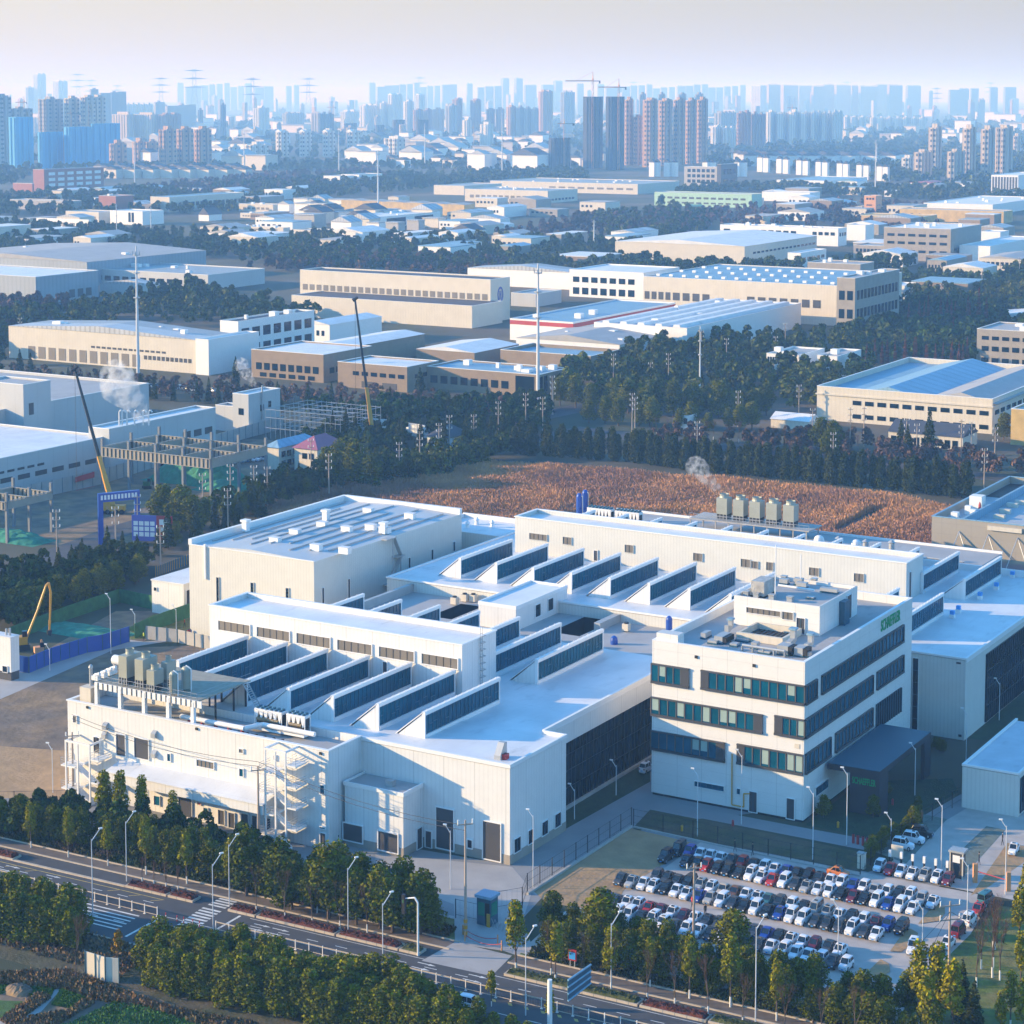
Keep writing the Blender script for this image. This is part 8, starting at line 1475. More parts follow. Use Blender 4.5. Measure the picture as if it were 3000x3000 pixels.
# screen trees in front, three staggered lines
for r_, (w_, n, t0, t1, sc_) in enumerate(((24.5, 42, -6, 41, 1.0), (27.5, 0, 0, 0, 1), )):
    pass
def screen_line(t0, t1, w0, w1, n, smin, smax, label, group, kind='screen', nv=5):
    for i in range(n):
        f = (i+0.5)/n; s = rr.uniform(smin, smax); tree('%s%d' % (kind, rr.randrange(nv)), RW(t0+(t1-t0)*f+rr.uniform(-0.5, 0.5), w0+(w1-w0)*f+rr.uniform(-0.5, 0.5)), s, label % od(i), group, s*rr.uniform(0.6, 0.76))
screen_line(8, 44, 31, 26, 13, 1.0, 1.2, 'tall lower left screen tree, %s from the left in the road line', 'lower left screen trees, road line'); screen_line(22, 46, 35, 31, 10, 1.0, 1.2, 'tall lower left screen tree, %s from the left in the plot line', 'lower left screen trees, plot line')
screen_line(61, 112, 29, 25.5, 22, 0.95, 1.12, 'tall screen tree in front of the road, %s from the crossing in the road line', 'front screen trees, road line'); screen_line(62, 122, 33, 29, 25, 0.95, 1.15, 'tall screen tree in front of the road, %s from the crossing in the middle line', 'front screen trees, middle line'); screen_line(66, 126, 37, 33, 24, 0.9, 1.1, 'tall screen tree in front of the road, %s from the crossing in the plot line', 'front screen trees, plot line'); screen_line(112, 134, 29, 28, 8, 0.72, 0.9, 'lower screen tree at the bottom middle, %s from the left', 'bottom middle screen trees')
tree('grove0', G(222, 2868), 1.05, 'big bare tree beside the cream hoarding', None, 1.15)
for i, (a_, b_) in enumerate(((125, 2705), (345, 2800), (518, 2830), (880, 2900), (900, 2905), (990, 2900), (1100, 2890), (1240, 2950), (1440, 2930), (1610, 2990), (1300, 2990))): tree(('gold%d' % (i % 2)) if i < 5 else 'street%d' % (i % 4), G(a_, b_+18), 0.9 if i < 5 else 0.55, ('golden leaved shrub' if i < 5 else 'short yellow green tree')+' near the road railing, %s from the left' % od(i), 'golden and yellow shrubs near the railing')
# trees along the front of the car park
tree_row('broad', 5, [(1590, 2735), (1760, 2780), (2000, 2850), (2280, 2935), (2560, 2985), (2760, 3000)], 21, 0.66, 0.84, 'dark evergreen tree, %s from the left in the car park belt', 'evergreens of the car park belt', 1.2)
tree_row('broad', 5, [(1600, 2800), (1900, 2860), (2300, 2970), (2560, 3050), (2760, 3090)], 21, 0.62, 0.82, 'dark evergreen tree, %s from the left in the roadside line of the car park belt', 'roadside evergreens of the car park belt', 1.0)
for i, (a_, b_, s, k_) in enumerate(((1512, 2850, 1.15, 'street0'), (1627, 2880, 0.95, 'street1'), (1790, 2905, 0.95, 'street3'), (1760, 2800, 1.25, 'broad1'), (1905, 2890, 0.75, 'street2'), (2020, 2925, 0.95, 'street1'), (2140, 2950, 1.1, 'street0'), (2150, 2850, 1.1, 'broad2'), (2275, 2990, 0.9, 'street2'), (2690, 3010, 1.2, 'street3'), (2740, 3020, 1.3, 'street1'), (2790, 3060, 1.25, 'street0'), (2710, 3080, 1.2, 'street2'), (2820, 2990, 0.7, 'conifer1'), (2850, 3040, 0.7, 'conifer0'))):
    tree(k_, G(a_, b_), s, 'bright sunlit tree standing out at the car park front, %s from the left' % od(i), 'bright trees at the car park front')
tree_row('bare', 3, [(1560, 2850), (1850, 2920), (2100, 2985), (2330, 3040), (2450, 3050), (2560, 3080)], 10, 0.85, 1.1, 'bare brown tree before the car park belt, %s from the left' , 'bare trees before the car park belt', 0.6)
for i, (a_, b_, s) in enumerate(((2985, 2780, 1.25), (3010, 2700, 1.2), (2990, 2900, 1.1), (2960, 3010, 1.0), (3000, 3060, 1.2), (3030, 2820, 1.3), (2930, 3050, 0.9))): tree('street%d' % (i % 4), G(a_, b_), s*0.8, 'feathery green tree at the lower right corner, %s from the top' % od(i), 'feathery trees at the lower right corner')
tree_row('bare', 3, [(2838, 2860), (2930, 2760), (2870, 2900), (2950, 2840), (2895, 2890)], 7, 0.9, 1.2, 'bare young tree on the green lawn at the right, %s one', 'bare young trees on the right lawn', 1.0)
tree_row('broad', 5, [(2540, 2530), (2565, 2500), (2600, 2478), (2640, 2455), (2680, 2430), (2700, 2412)], 9, 0.32, 0.5, 'small clipped evergreen beside the visitor parking fence, %s from the near end', 'small evergreens beside the parking fence', 0.4)
for i, (a_, b_) in enumerate(((2412, 2395), (2558, 2395), (2740, 2195), (2752, 2203), (2764, 2206), (2600, 2330), (2690, 2372))): tree('broad%d' % (i % 5), G(a_, b_), 0.5 if i < 2 else 0.3, 'small bushy tree on the dark office lawn, %s from the left' % od(i), 'small trees on the office lawn')
# hedgerow and woods beyond the site
tree_row('hedge', 4, [(1500, 1330), (1800, 1350), (2100, 1385), (2400, 1415), (2700, 1445), (2850, 1462)], 76, 1.0, 1.25, 'hedge tree of the long dark row behind the reed field, %s from the left', 'hedge row behind the reed field', 1.2)
tree_row('conifer', 4, [(-20, 1790), (120, 1740), (260, 1705), (330, 1680), (400, 1660)], 16, 0.65, 0.9, 'dark conifer left of the tall warehouse, %s from the left', 'dark conifers left of the warehouse', 3); tree_row('broad', 5, [(-30, 1850), (130, 1810), (280, 1755), (400, 1700)], 14, 0.75, 1.0, 'broad dark tree left of the tall warehouse, %s from the left', 'broad dark trees left of the warehouse', 3)
tree_row('conifer', 4, [(470, 1630), (620, 1565), (760, 1510), (900, 1460), (1060, 1440), (1200, 1420), (1330, 1400)], 26, 0.6, 0.9, 'dark conifer behind the tall warehouse, %s from the left', 'dark conifers behind the warehouse', 4)
tree_row('broad', 5, [(520, 1600), (640, 1540), (800, 1480), (1000, 1430), (1150, 1400), (1420, 1365)], 22, 0.6, 1.0, 'broad dark tree behind the tall warehouse, %s from the left', 'broad dark trees behind the warehouse', 4)
for i, (a_, b_, s) in enumerate(((480, 1545, 1.6), (530, 1560, 1.7), (565, 1570, 1.4), (1000, 1420, 1.7), (1040, 1430, 1.8), (960, 1415, 1.5), (1090, 1440, 1.5))): tree('broad%d' % (i % 5), G(a_, b_), s, 'very large round tree among the road conifers, %s from the left' % od(i), 'very large round trees among the conifers')
tree_row('conifer', 4, [(30, 1130), (700, 1190), (900, 1210), (1500, 1225)], 30, 0.55, 0.85, 'small conifer along the far street of tan buildings, %s from the left', 'small conifers along the far street', 4)
tree_row('conifer', 4, [(940, 1300), (1080, 1310), (1200, 1320), (1360, 1330), (1500, 1290)], 14, 0.8, 1.05, 'roadside conifer before the pale site wall, %s from the left', 'roadside conifers before the site wall', 3)
tree_row('broad', 5, [(1650, 1190), (1750, 1200), (1900, 1215), (2100, 1225), (2250, 1215)], 16, 1.2, 1.7, 'large dark tree right of the tall central mast, %s from the left', 'large dark trees right of the central mast', 5); tree_row('broad', 5, [(1700, 1240), (1850, 1250), (2100, 1262), (2220, 1255)], 12, 0.9, 1.3, 'dark tree in the nearer line right of the central mast, %s from the left', 'nearer dark trees right of the central mast', 4)
tree_row('bare', 3, [(1900, 1270), (2100, 1290), (2300, 1310), (2600, 1345), (2900, 1385)], 26, 0.6, 0.9, 'bare reddish tree along the back road, %s from the left', 'bare reddish trees along the back road', 2); tree_row('grove', 3, [(20, 1110), (300, 1130), (640, 1160), (860, 1180), (1150, 1200), (1450, 1215)], 34, 0.6, 0.85, 'bare grey tree along the far street of tan buildings, %s from the left', 'bare trees along the far street', 4)
for i, (a_, b_, s, k_) in enumerate(((2405, 1320, 1.5, 'broad0'), (2440, 1325, 1.4, 'broad1'), (2425, 1345, 1.2, 'broad3'), (2640, 1330, 1.1, 'conifer0'), (2660, 1345, 1.0, 'conifer1'), (2720, 1345, 1.35, 'conifer2'), (2535, 1290, 0.9, 'gold0'), (2940, 1290, 1.2, 'broad2'), (60, 1110, 1.1, 'conifer1'), (90, 1120, 1.0, 'conifer2'), (690, 1150, 1.1, 'conifer3'), (1230, 1180, 1.3, 'conifer0'))): tree(k_, G(a_, b_), s, 'single tree standing out beyond the hedge row or far street, %s one' % od(i), 'single trees beyond the hedge row')
tree_row('rust', 3, [(2540, 1070), (2700, 1075), (2850, 1085)], 16, 0.9, 1.15, 'rusty bare redwood in the line behind the white factory, %s from the left', 'redwoods behind the white factory', 2); tree_row('rust', 3, [(2660, 975), (2800, 968), (2900, 965)], 12, 1.3, 1.7, 'rusty bare redwood in the far group at the right, %s from the left', 'far redwoods at the right', 2)
# ------------------------------------------------------------------ woods, reeds, ground cover: uncountable stuff
def inside(poly, x, y):
    c = False; j = len(poly)-1
    for i in range(len(poly)):
        if (poly[i][1] > y) != (poly[j][1] > y) and x < (poly[j][0]-poly[i][0])*(y-poly[i][1])/(poly[j][1]-poly[i][1])+poly[i][0]: c = not c
        j = i
    return c
BUILT = []
for o in COL.objects:
    if o.parent is None and o.type == 'EMPTY': pass
def scatter(poly_px, n):
    P = [G(*q) for q in poly_px]; xs = [p.x for p in P]; ys = [p.y for p in P]; out_ = []; pl_ = [(p.x, p.y) for p in P]; k = 0
    while len(out_) < n and k < n*30:
        k += 1; x = rng.uniform(min(xs), max(xs)); y = rng.uniform(min(ys), max(ys))
        if inside(pl_, x, y) and not blocked(x, y): out_.append((x, y))
    return out_
FOOT = []
def blocked(x, y):
    q = Vector((x, y, 0))-O; a = q.dot(EX); c = q.dot(EY)
    for f in FOOT:
        if f[0]-3 < a < f[1]+3 and f[2]-3 < c < f[3]+3: return True
    return False
def wood(name, poly_px, n, hmin, hmax, m_, leaves=90, size=1.2, label=None, wide=0.38):
    pts = scatter(poly_px, n); C_, N_ = [], []
    for (x, y) in pts:
        h_ = rng.uniform(hmin, hmax); w_ = h_*wide*rng.uniform(0.7, 1.25); k = 3; 
        for q in range(k):
            cx, cy, cz = x+rng.normal()*w_*0.4, y+rng.normal()*w_*0.4, h_*(0.35+0.22*q); r_ = w_*(0.75-0.12*q); m = leaves//k; d = rng.normal(size=(m, 3)); d /= np.linalg.norm(d, axis=1)[:, None]; d[:, 2] = np.abs(d[:, 2])*1.0-0.25
            C_.append(d*np.array([r_, r_, r_*1.25])*(0.85+0.25*rng.random((m, 1)))+np.array([cx, cy, cz])); N_.append(d)
    me = mesh_np(name, *leafcloud(np.vstack(C_), size, np.vstack(N_)), m_)
    o = bpy.data.objects.new(name, me); COL.objects.link(o); tagset(o, kind='stuff'); return o
# footprints of every building so that woods keep clear of them
for o in list(COL.objects):
    if o.parent is None and o.get('category') and o.type == 'EMPTY':
        ws = [c for c in kids(o) if c.name.split('.')[0] in ('walls', 'column', 'deck')]
        for c in ws:
            xs = [v.co.x for v in c.data.vertices]; ys = [v.co.y for v in c.data.vertices]
            if not xs or max(xs)-min(xs) < 4: continue
            q = o.location-O; FOOT.append((q.dot(EX)+min(xs), q.dot(EX)+max(xs), q.dot(EY)+min(ys), q.dot(EY)+max(ys)))
KIDS.clear()
rs_ = random.Random(31)
for (xa, xb, ya, yb, n) in ((-20, 440, 648, 730, 14), (640, 1500, 636, 740, 40), (1300, 1900, 690, 785, 14), (2180, 3000, 630, 800, 26), (1000, 2600, 596, 640, 18), (-20, 900, 556, 620, 22), (2250, 3000, 550, 612, 16), (-20, 300, 760, 900, 5), (2560, 3000, 800, 930, 6), (880, 1240, 985, 1010, 2), (1250, 2000, 1000, 1050, 3)):
    for i in range(n):
        x_, y_ = rs_.uniform(xa, xb), rs_.uniform(ya, yb); p = G(x_, y_); w_, d_, hh = rs_.uniform(16, 46), rs_.uniform(20, 55), rs_.uniform(7, 13); q = p-O; a, c = q.dot(EX), q.dot(EY)
        if any(blocked((p+EX*dx+EY*dy).x, (p+EX*dx+EY*dy).y) for dx in (-w_/2, 0, w_/2) for dy in (-d_/2, 0, d_/2)): continue
        FOOT.append((a-w_/2, a+w_/2, c-d_/2, c+d_/2)); t = local_thing('shed', 'pale low shed in the crowded factory districts between the tree belts', 'shed', (p.x, p.y, 0), ANG, 'pale sheds of the factory districts')
        lpart(t, 'walls', MB().box(-w_/2, w_/2, -d_/2, d_/2, 0, hh), M[rs_.choice(('cream', 'whitep', 'whitep', 'cream', 'brown', 'conc2'))]); g_ = rs_.random() < 0.5
        lpart(t, 'roof', MB().prism([(-w_/2-0.3, -d_/2-0.3, hh+0.01), (w_/2+0.3, -d_/2-0.3, hh+0.01), (0, -d_/2-0.3, hh+w_*0.09)], (0, d_+0.6, 0)) if g_ else MB().box(-w_/2-0.2, w_/2+0.2, -d_/2-0.2, d_/2+0.2, hh+0.01, hh+0.7), M[rs_.choice(('roof', 'roofm', 'roofg', 'blueroof', 'roof'))])
        for k_ in range(rs_.randint(2, 5)): xx = -w_/2+w_*(k_+0.4)/6; lpart(t, 'window', MB().box(xx, xx+w_*0.09, -d_/2-0.12, -d_/2-0.004, hh*0.45, hh*0.7), M['glassd'])
W = [  # polygon in photo points, count, heights, material, leaves, size
 ('woodland', [(-60,1210),(-60,950),(300,905),(560,850),(900,930),(960,1010),(700,960),(300,960),(60,1010)], 255, 9.5, 15.8, 'far_leaf', 150, 1.3),
 ('woodland', [(-60,760),(-60,650),(400,690),(900,700),(1300,700),(1800,720),(2000,760),(1800,850),(1300,800),(900,790),(600,760),(300,730)], 765, 8.8, 14.5, 'far_leaf', 110, 1.7),
 ('bare_woodland', [(700,800),(900,740),(1500,780),(1500,830),(1000,800)], 221, 7.5, 11.2, 'far_bare', 110, 1.5),
 ('bare_woodland', [(-60,1000),(-60,860),(200,880),(180,960)], 102, 6.8, 10.6, 'far_bare', 120, 1.3),
 ('woodland', [(1650,1120),(1900,1010),(2350,1020),(2560,1110),(2400,1215),(1900,1225),(1640,1180)], 280, 9.5, 15.8, 'far_leaf', 190, 1.05),
 ('woodland', [(2350,1030),(2550,960),(3100,960),(3100,1080),(2900,1075),(2500,1060)], 280, 8.8, 14.5, 'far_leaf', 150, 1.2),
 ('woodland', [(2500,940),(2640,820),(3100,800),(3100,950),(2860,965)], 357, 8.8, 14.5, 'far_leaf', 130, 1.3),
 ('woodland', [(1830,800),(2400,800),(2700,770),(2640,800),(2300,820),(1900,820)], 170, 9.5, 15.8, 'far_leaf', 130, 1.5),
 ('bare_woodland', [(1400,700),(1700,640),(2450,600),(2750,610),(2750,690),(2300,660),(1900,690)], 510, 7.5, 11.2, 'far_bare', 90, 1.8),
 ('woodland', [(1700,640),(1990,610),(2100,640),(2000,740),(1850,745)], 170, 8.2, 13.2, 'far_leaf', 110, 1.8),
 ('woodland', [(-60,585),(400,560),(760,590),(760,620),(300,640),(-60,640)], 425, 9.5, 15.8, 'far_leaf', 80, 2.4),
 ('bare_woodland', [(300,570),(700,525),(1100,500),(1130,530),(700,580)], 357, 8.8, 13.2, 'far_bare', 70, 2.6),
 ('woodland', [(600,560),(1100,520),(1700,500),(1750,540),(1200,560),(760,600)], 595, 9.5, 17.2, 'far_leaf', 70, 2.6),
 ('woodland', [(1900,620),(2150,560),(2700,590),(3100,600),(3100,545),(2500,560),(2300,550),(2000,560)], 595, 9.5, 15.8, 'far_leaf', 75, 2.5),
 ('woodland', [(-60,545),(-60,500),(900,480),(1600,470),(1700,495),(1000,500),(500,520)], 476, 9.5, 17.2, 'far_leaf', 50, 3.6),
 ('woodland', [(2050,470),(2300,430),(2700,440),(3100,470),(3100,540),(2600,545),(2500,510),(2100,500)], 935, 10.9, 19.8, 'far_leaf', 50, 3.6),
 ('woodland', [(-60,470),(700,440),(1400,420),(2100,410),(3100,420),(3100,455),(2000,455),(1000,470)], 637, 12.2, 21.1, 'far_leaf', 34, 6.0),
 ('woodland', [(-100,400),(3100,385),(3100,420),(-100,435)], 425, 15, 23.8, 'far_leaf', 26, 11.0),
 ('woodland', [(-200,355),(3200,350),(3200,384),(-200,390)], 382, 19, 29.7, 'far_leaf', 20, 20.0),
 ('woodland', [(-60,1880),(-60,1720),(150,1700),(300,1670),(440,1650),(430,1690),(360,1710),(200,1780),(60,1850)], 130, 7, 11, 'far_leaf', 330, 0.55),
 ('woodland', [(480,1580),(700,1510),(1000,1440),(1330,1400),(1480,1345),(1500,1320),(1250,1365),(900,1425),(620,1520),(480,1600)], 170, 7, 12, 'far_leaf', 300, 0.6),
 ('woodland', [(850,1330),(1000,1260),(1250,1290),(1500,1230),(1640,1230),(1500,1310),(1280,1335),(1000,1360)], 127, 6.8, 11.2, 'far_leaf', 280, 0.7),
 ('woodland', [(900,1230),(1600,1195),(1640,1225),(950,1265)], 110, 7, 12, 'far_leaf', 260, 0.7),
 ('bare_woodland', [(20,1105),(640,1150),(1500,1205),(1500,1228),(640,1190),(20,1135)], 120, 7, 11, 'far_bare', 200, 0.5),
 ('bare_woodland', [(1900,1290),(2400,1300),(3100,1390),(3100,1420),(2300,1360),(1900,1320)], 110, 6, 10, 'far_bare', 240, 0.6),
 ('woodland', [(-80,2440),(-80,2380),(400,2420),(800,2520),(800,2560),(300,2480)], 60, 5, 8, 'far_leaf', 380, 0.4),
]
for nm, poly, n, a, c, m_, lv, s_ in W: wood(nm, poly, n, a, c, M[m_], lv, s_, wide=0.30)
# undergrowth below the roadside belts
def cover(name, poly_px, n, h_, m_, size, clump=None, stretch=2.0):
    pts = np.array(scatter(poly_px, n)); z = h_*rng.random(len(pts))
    me = mesh_np(name, *leafcloud(np.column_stack([pts, z]), size, stretch=stretch), m_); o = bpy.data.objects.new(name, me); COL.objects.link(o); tagset(o, kind='stuff'); return o
def road_cover(name, t0, t1, w0, w1, n, h_, m_, size):
    P = [RW(rng.uniform(t0, t1), rng.uniform(w0, w1)) for _ in range(n)]; c = np.array([(p.x, p.y, rng.uniform(0, h_)) for p in P]); me = mesh_np(name, *leafcloud(c, size, stretch=1.4), m_); o = bpy.data.objects.new(name, me); COL.objects.link(o); tagset(o, kind='stuff')
M['shrub'] = mat('low_shrub_leaf', (0.055, 0.075, 0.018), 0.9, 0.3, 0.3, island=0.5, col2=(0.10, 0.06, 0.03), spec=0.2)
M['weed'] = mat('dry_weeds', (0.26, 0.15, 0.07), 0.9, 0.3, 0.3, island=0.5, col2=(0.13, 0.10, 0.05), spec=0.2)
M['cropl'] = mat('vegetable_leaf', (0.06, 0.15, 0.02), 0.8, 0.3, 0.3, island=0.5, spec=0.2)
road_cover('undergrowth', -20, 99, -8, -3.9, 16000, 0.9, M['shrub'], 0.22); road_cover('undergrowth', 115, 230, -7.5, -3.9, 13000, 0.9, M['shrub'], 0.22); road_cover('undergrowth', -20, 60, 25, 36, 6000, 0.8, M['weed'], 0.25)
cover('dry_weeds', [(-20, 2860), (200, 2850), (330, 2900), (500, 2960), (760, 3010), (700, 3040), (420, 2950), (300, 2935), (180, 2900), (-20, 2890)], 9000, 0.9, M['weed'], 0.22)
cover('dry_weeds', [(0, 2990), (110, 2915), (150, 2925), (60, 2990), (200, 2965), (260, 2925), (280, 2940), (180, 3000), (40, 3020)], 3500, 0.7, M['weed'], 0.18)
for poly in ([(0, 2880), (60, 2870), (95, 2885), (0, 2915)], [(40, 2905), (110, 2868), (165, 2885), (150, 2920), (105, 2925)], [(150, 2945), (180, 2900), (250, 2925), (235, 2960)], [(170, 3010), (340, 2935), (520, 2960), (560, 3010), (400, 3060)]): cover('crop_leaves', poly, 3200, 0.3, M['cropl'], 0.14)
# reed field: undulating brown tufts
def reeds():
    poly = [(760, 1500), (900, 1450), (1120, 1400), (1440, 1365), (1800, 1385), (2200, 1425), (2600, 1462), (2800, 1500), (2760, 1640), (2400, 1650), (1500, 1600), (900, 1560)]
    pts = np.array(scatter(poly, 110000)); n = len(pts)
    f = sum(np.sin(pts[:, 0]*a+pts[:, 1]*b_+c)*d for a, b_, c, d in ((.07, .05, 0, 1), (-.05, .12, 1, .8), (.16, -.09, 2, .5), (.29, .21, 4, .35), (-.43, .37, 5, .25), (.7, -.6, 3, .15)))
    stream = np.abs((pts[:, 0]-G(2520, 1530).x)*0.6+(pts[:, 1]-G(2520, 1530).y)*-0.35) < 2.2
    keep = ~(stream & (pts[:, 1] < G(2500, 1500).y) & (pts[:, 0] > G(2440, 1560).x)); pts, f = pts[keep], f[keep]; n = len(pts)
    hgt = 1.5+1.6*(f+2.5)/5+0.5*rng.random(n); P = []
    for k in range(3):
        a = rng.random(n)*6.283; dx, dy = np.cos(a), np.sin(a); w_ = 0.05+0.045*rng.random(n); lx, ly = rng.normal(size=n)*0.35, rng.normal(size=n)*0.35; ox, oy = rng.normal(size=n)*0.25, rng.normal(size=n)*0.25; hh = hgt*(0.7+0.5*rng.random(n)); x, y = pts[:, 0]+ox, pts[:, 1]+oy; z0 = np.zeros(n)
        P.append(np.stack([np.stack([x-dx*w_*0.5, y-dy*w_*0.5, z0], 1), np.stack([x+dx*w_*0.5, y+dy*w_*0.5, z0], 1), np.stack([x+lx+dx*w_*2.2, y+ly+dy*w_*2.2, hh*0.9], 1), np.stack([x+lx-dx*w_, y+ly-dy*w_, hh], 1)], 1))
    V_ = np.concatenate(P).reshape(-1, 3); me = mesh_np('reed_bed', V_, M['reed']); o = bpy.data.objects.new('reed_bed', me); COL.objects.link(o); tagset(o, kind='stuff')
reeds()
sheet('track', [(2480, 1560), (2545, 1520), (2590, 1505), (2570, 1525), (2500, 1570)], M['yard'], 0.06)
# planters between the lanes
for i, (a, c, m_) in enumerate(((-30, 7.5, 'hedge'), (35, 44.5, 'hedge'), (44.9, 50.6, 'hedge'), (58.5, 64.4, 'hedge'), (64.8, 81.5, 'hedge'), (81.9, 94.5, 'hedge'), (94.8, 98.8, 'hedgeg'), (115.4, 140, 'hedgeg'), (140.4, 152, 'hedge'), (152.4, 190, 'hedgeg'), (190.4, 300, 'hedge'))):
    planter('%s hedge planter with pale kerb between the lanes, %s from the left' % ('dark red' if m_ == 'hedge' else 'yellow green', od(i)), a, c, 2.2, 4.7, m_)
kb = MB(); kb.box(7.5+30, 65, -4.9, -4.4, 0, 0.25); single('kerb', MB().box(7.6, 34.9, -4.75, -4.25, 0, 0.25), M['kerb'], RP0, RANG, kind='structure')
# gantry sign (seen from its back) at the bottom
p = RW(133.5, 22.5); t = local_thing('road_sign', 'large louvred grey road sign on a thick white post, seen from behind', 'road sign', p, 0); Hs = ztop(p, 2870)
lpart(t, 'post', MB().tube((0, 0, 0), (0, 0, Hs), 0.42, 0.36, 12), M['whitep']); b = MB(); d = (G(1730, 2980, 0)-G(1663, 3010, 0)); 
q1 = Vector((0.4, 0.2, 0)); 
fd = (p-C0).dot(FWD)
def atd(x, y, dd): return C0+ray(x, y)*dd-p
A, B_ = atd(1664, 2872, fd), atd(1731, 2826, fd+5.5); C_, D_ = atd(1731, 2880, fd+5.5), atd(1664, 2932, fd)
n = (B_-A).cross(D_-A).normalized()*0.12
for k in range(3):
    f0, f1 = k/3+0.02, (k+1)/3-0.02; b.prism([A.lerp(D_, f0), B_.lerp(C_, f0), B_.lerp(C_, f1), A.lerp(D_, f1)], n)
lpart(t, 'panel', b, M['bar']); b = MB()
for k in (0, 1, 2, 3): f = k/3; b.tube(A.lerp(D_, f), B_.lerp(C_, f), 0.16, k=6)
lpart(t, 'rail', b, M['blueroof'])
# small totem by the road
p = G(1677, 2835); t = local_thing('totem_sign', 'small red and blue information totem on two posts among the roadside trees', 'sign', p, RANG); hh = ztop(p, 2782); lpart(t, 'post', MB().box(-0.5, -0.35, -0.05, 0.05, 0, hh*0.5).box(0.35, 0.5, -0.05, 0.05, 0, hh*0.5), M['steel']); lpart(t, 'panel', MB().box(-0.75, 0.75, -0.12, 0.12, hh*0.4, hh), M['red']); lpart(t, 'poster', MB().box(-0.6, 0.6, -0.16, -0.13, hh*0.48, hh*0.86), MATS['bright_blue_cap'])
# guard booth and barriers
p = G(1428, 2705); t = local_thing('guard_booth', 'dark grey guard booth with green windows at the factory gate', 'booth', p, ANG); lpart(t, 'walls', MB().box(-1.4, 1.4, -1.3, 1.3, 0.1, 5.0), M['bar']); lpart(t, 'roof', MB().box(-1.7, 1.7, -1.6, 1.6, 5.01, 5.5), M['blueroof']); lpart(t, 'window', MB().box(-1.1, 0.2, -1.36, -1.31, 1.8, 4.2).box(1.41, 1.46, -1.0, 1.0, 1.8, 4.2), mat('green_glass', (0.02, 0.22, 0.15), 0.2)); lpart(t, 'door', MB().box(0.35, 1.2, -1.36, -1.31, 0.1, 4.2), M['black'])
p = G(1440, 2718); t = local_thing('retracting_gate', 'low folding gate with orange post across the driveway', 'gate', p, ANG-R(8)); b = MB()
for i in range(9): b.tube((i*0.8, 0, 0.1), (i*0.8+0.8, 0, 1.7), 0.05, k=4).tube((i*0.8+0.8, 0, 0.1), (i*0.8, 0, 1.7), 0.05, k=4)
lpart(t, 'lattice', b, M['steel']); lpart(t, 'post', MB().box(-0.9, -0.3, -0.3, 0.3, 0, 2.4), M['yellow'])
for i, (a_, c_) in enumerate((((1356, 2738), (1458, 2768)), ((1362, 2758), (1470, 2785)))):
    pa, pc = G(*a_), G(*c_); t = local_thing('barrier_rope', 'red and white chain barrier across the driveway mouth, %s one' % ('upper', 'lower')[i], 'barrier', pa); b = MB(); pr = Vector((0, 0, 1.2))
    for k in range(1, 9): q = (pc-pa)*k/8+Vector((0, 0, 1.2-3.0*(k/8)*(1-k/8))); b.tube(pr, q, 0.07, k=4); pr = q
    lpart(t, 'rope', b, M['red']); lpart(t, 'post', MB().tube((0, 0, 0), (0, 0, 1.8), 0.12, k=6).tube(pc-pa, pc-pa+Vector((0, 0, 1.8)), 0.12, k=6), M['orange'])
p = G(2806, 2568); t = local_thing('guard_booth', 'slim dark booth with pale frame beside the car park entrance barrier', 'booth', p, ANG); lpart(t, 'walls', MB().box(-1.1, 1.1, -1.0, 1.0, 0.1, 4.9), M['dark']); lpart(t, 'roof', MB().box(-1.5, 1.5, -1.3, 1.3, 4.91, 5.3), M['steel']); lpart(t, 'frame', MB().box(-1.3, -1.11, -1.1, -0.8, 0, 4.9).box(1.11, 1.3, -1.1, -0.8, 0, 4.9), M['cream']); lpart(t, 'screen', MB().box(-0.7, 0.7, -1.06, -1.01, 3.0, 4.4), M['whitep'])
pa, pc = G(2858, 2585), G(2952, 2610); t = local_thing('barrier_gate', 'red and white boom barrier between two orange posts at the car park entrance', 'barrier', pa); lpart(t, 'boom', MB().tube((0, 0, 2.2), (pc-pa)*0.96+Vector((0, 0, 2.0)), 0.1, k=6), M['red']); d = (pc-pa); lpart(t, 'post', MB().box(-0.5, 0.3, -0.4, 0.4, 0, 3.6).box(d.x-0.3, d.x+0.5, d.y-0.4, d.y+0.4, 0, 3.6), M['orange'])
p = G(2524, 2545); t = local_thing('cable_cabinet', 'pale utility cabinet at the corner of the wire fence', 'cabinet', p, ANG); lpart(t, 'body', MB().box(-0.7, 0.7, -0.5, 0.5, 0.1, 3.0), M['cream']); lpart(t, 'lid', MB().box(-0.8, 0.8, -0.6, 0.6, 3.01, 3.2), M['steel'])
p = G(2628, 2530); t = local_thing('notice_sign', 'square cream notice board on posts behind the charging cars', 'sign', p, ANG); lpart(t, 'panel', MB().box(-1.2, 1.2, -0.08, 0.08, 1.2, 3.6), M['cream']); lpart(t, 'post', MB().box(-0.8, -0.65, 0.09, 0.2, 0, 3.6).box(0.65, 0.8, 0.09, 0.2, 0, 3.6), M['steel'])
for i, x_ in enumerate((2563, 2597, 2659, 2693, 2727, 2761)):
    p = FW(62.6+i*2.26, 36.2); t = local_thing('charging_post', 'slim charging post with a white head, %s from the left' % od(i), 'charging post', p, ANG, 'charging posts'); lpart(t, 'pole', MB().box(-0.15, 0.15, -0.15, 0.15, 0, 2.0), M['black']); lpart(t, 'head', MB().box(-0.24, 0.24, -0.2, 0.2, 2.01, 3.3), M['whitep'])
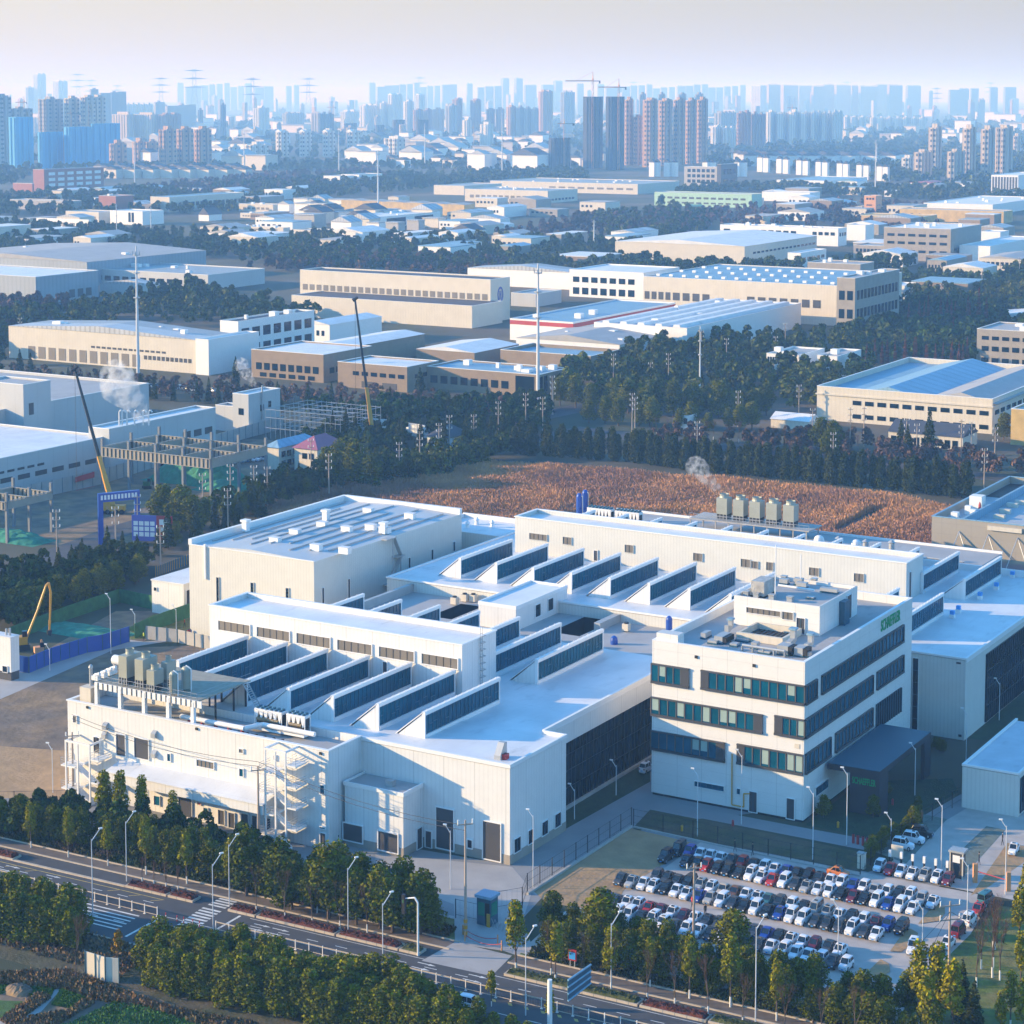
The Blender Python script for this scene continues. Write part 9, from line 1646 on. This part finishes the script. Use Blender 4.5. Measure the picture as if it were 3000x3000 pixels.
for i, p_ in enumerate(((2500, 2470), (2513, 2473), (2528, 2477), (2541, 2480), (552, 1865), (556, 1863), (561, 1861))):
    p = G(*p_); t = local_thing('red_bollard', 'short red bollard, %s in the two small groups' % od(i), 'bollard', p, 0, 'short red bollards'); lpart(t, 'post', MB().tube((0, 0, 0), (0, 0, 1.8), 0.28, k=10), M['red']); lpart(t, 'cap', MB().tube((0, 0, 1.81), (0, 0, 2.0), 0.2, k=10), M['black'])
for i, p_ in enumerate(((2147, 2420), (2615, 2358), (1998, 2435), (2455, 2425))):
    t = local_thing('fire_hydrant', 'tiny red and yellow hydrant on the lawn edge, %s one' % od(i), 'hydrant', G(*p_), 0, 'hydrants on the lawns'); lpart(t, 'body', MB().lathe(0, 0, [(0.25, 0), (0.25, 1.0), (0.3, 1.05), (0.1, 1.3)], 8), M['red' if i < 2 else 'yellow'])
# steam from the stacks and towers: real thin volumes
def steam(name, label, base, sx, sy, h_, lean, dens, seed):
    bm = bmesh.new()
    q = random.Random(seed)
    for k in range(9):
        f = k/8; r_ = (0.35+0.65*f)*sx*(0.8+0.4*q.random()); bmesh.ops.create_icosphere(bm, subdivisions=3, radius=r_, matrix=Matrix.Translation((lean[0]*f+q.uniform(-.2, .2)*sx, lean[1]*f, h_*f)))
    me = bpy.data.meshes.new(name); bm.to_mesh(me); bm.free(); o = bpy.data.objects.new(name, me); COL.objects.link(o)
    md = o.modifiers.new('r', 'REMESH'); md.mode = 'VOXEL'; md.voxel_size = sx*0.22; bpy.context.view_layer.update()
    m2 = bpy.data.meshes.new_from_object(o.evaluated_get(bpy.context.evaluated_depsgraph_get())); o.modifiers.clear(); o.data = m2
    m = bpy.data.materials.new(name+'_volume'); m.use_nodes = True; n = m.node_tree; n.nodes.clear(); ou = n.nodes.new('ShaderNodeOutputMaterial'); pv = n.nodes.new('ShaderNodeVolumePrincipled'); pv.inputs['Color'].default_value = (1, 1, 1, 1)
    tc_ = n.nodes.new('ShaderNodeTexCoord'); no = n.nodes.new('ShaderNodeTexNoise'); no.inputs['Scale'].default_value = 1.9/sx; no.inputs['Detail'].default_value = 7; no.inputs['Distortion'].default_value = 0.6; mr = n.nodes.new('ShaderNodeMapRange'); mr.inputs[1].default_value = 0.46; mr.inputs[2].default_value = 0.8; mr.inputs[4].default_value = dens
    n.links.new(tc_.outputs['Object'], no.inputs['Vector']); n.links.new(no.outputs[0], mr.inputs[0]); n.links.new(mr.outputs[0], pv.inputs['Density']); n.links.new(pv.outputs[0], ou.inputs['Volume'])
    m2.materials.clear(); m2.materials.append(m); o.location = base; tagset(o, label, 'steam', kind='stuff')
steam('steam', 'white steam cloud above the grey block stacks', G(425, 1225, 33), 7, 7, 15, (-11, 0, 0), 0.45, 1)
steam('steam', 'thin white steam above the left cooling tower', FW(onV(223, 2117, 1480)[0], 223, 28.6), 2.8, 3, 8.5, (-8, 0, 0), 0.35, 2)
steam('steam', 'small steam puff on the boiler house flue', G(756, 1142, 44), 2.4, 2, 9, (-6, 0, 0), 0.5, 3)
# air: one closed box of thin even haze
b = MB().box(-52000, 52000, -1500, 52000, -1, 330)
m = bpy.data.materials.new('haze_air'); m.use_nodes = True; n = m.node_tree; n.nodes.clear(); ou = n.nodes.new('ShaderNodeOutputMaterial'); pv = n.nodes.new('ShaderNodeVolumePrincipled')
pv.inputs['Color'].default_value = (0.27, 0.55, 0.98, 1); pv.inputs['Absorption Color'].default_value = (1, 0.82, 0.88, 1); pv.inputs['Density'].default_value = 0.00015; pv.inputs['Anisotropy'].default_value = 0.0
n.links.new(pv.outputs[0], ou.inputs['Volume']); single('haze', b, m, (0, 0, 0), kind='stuff')
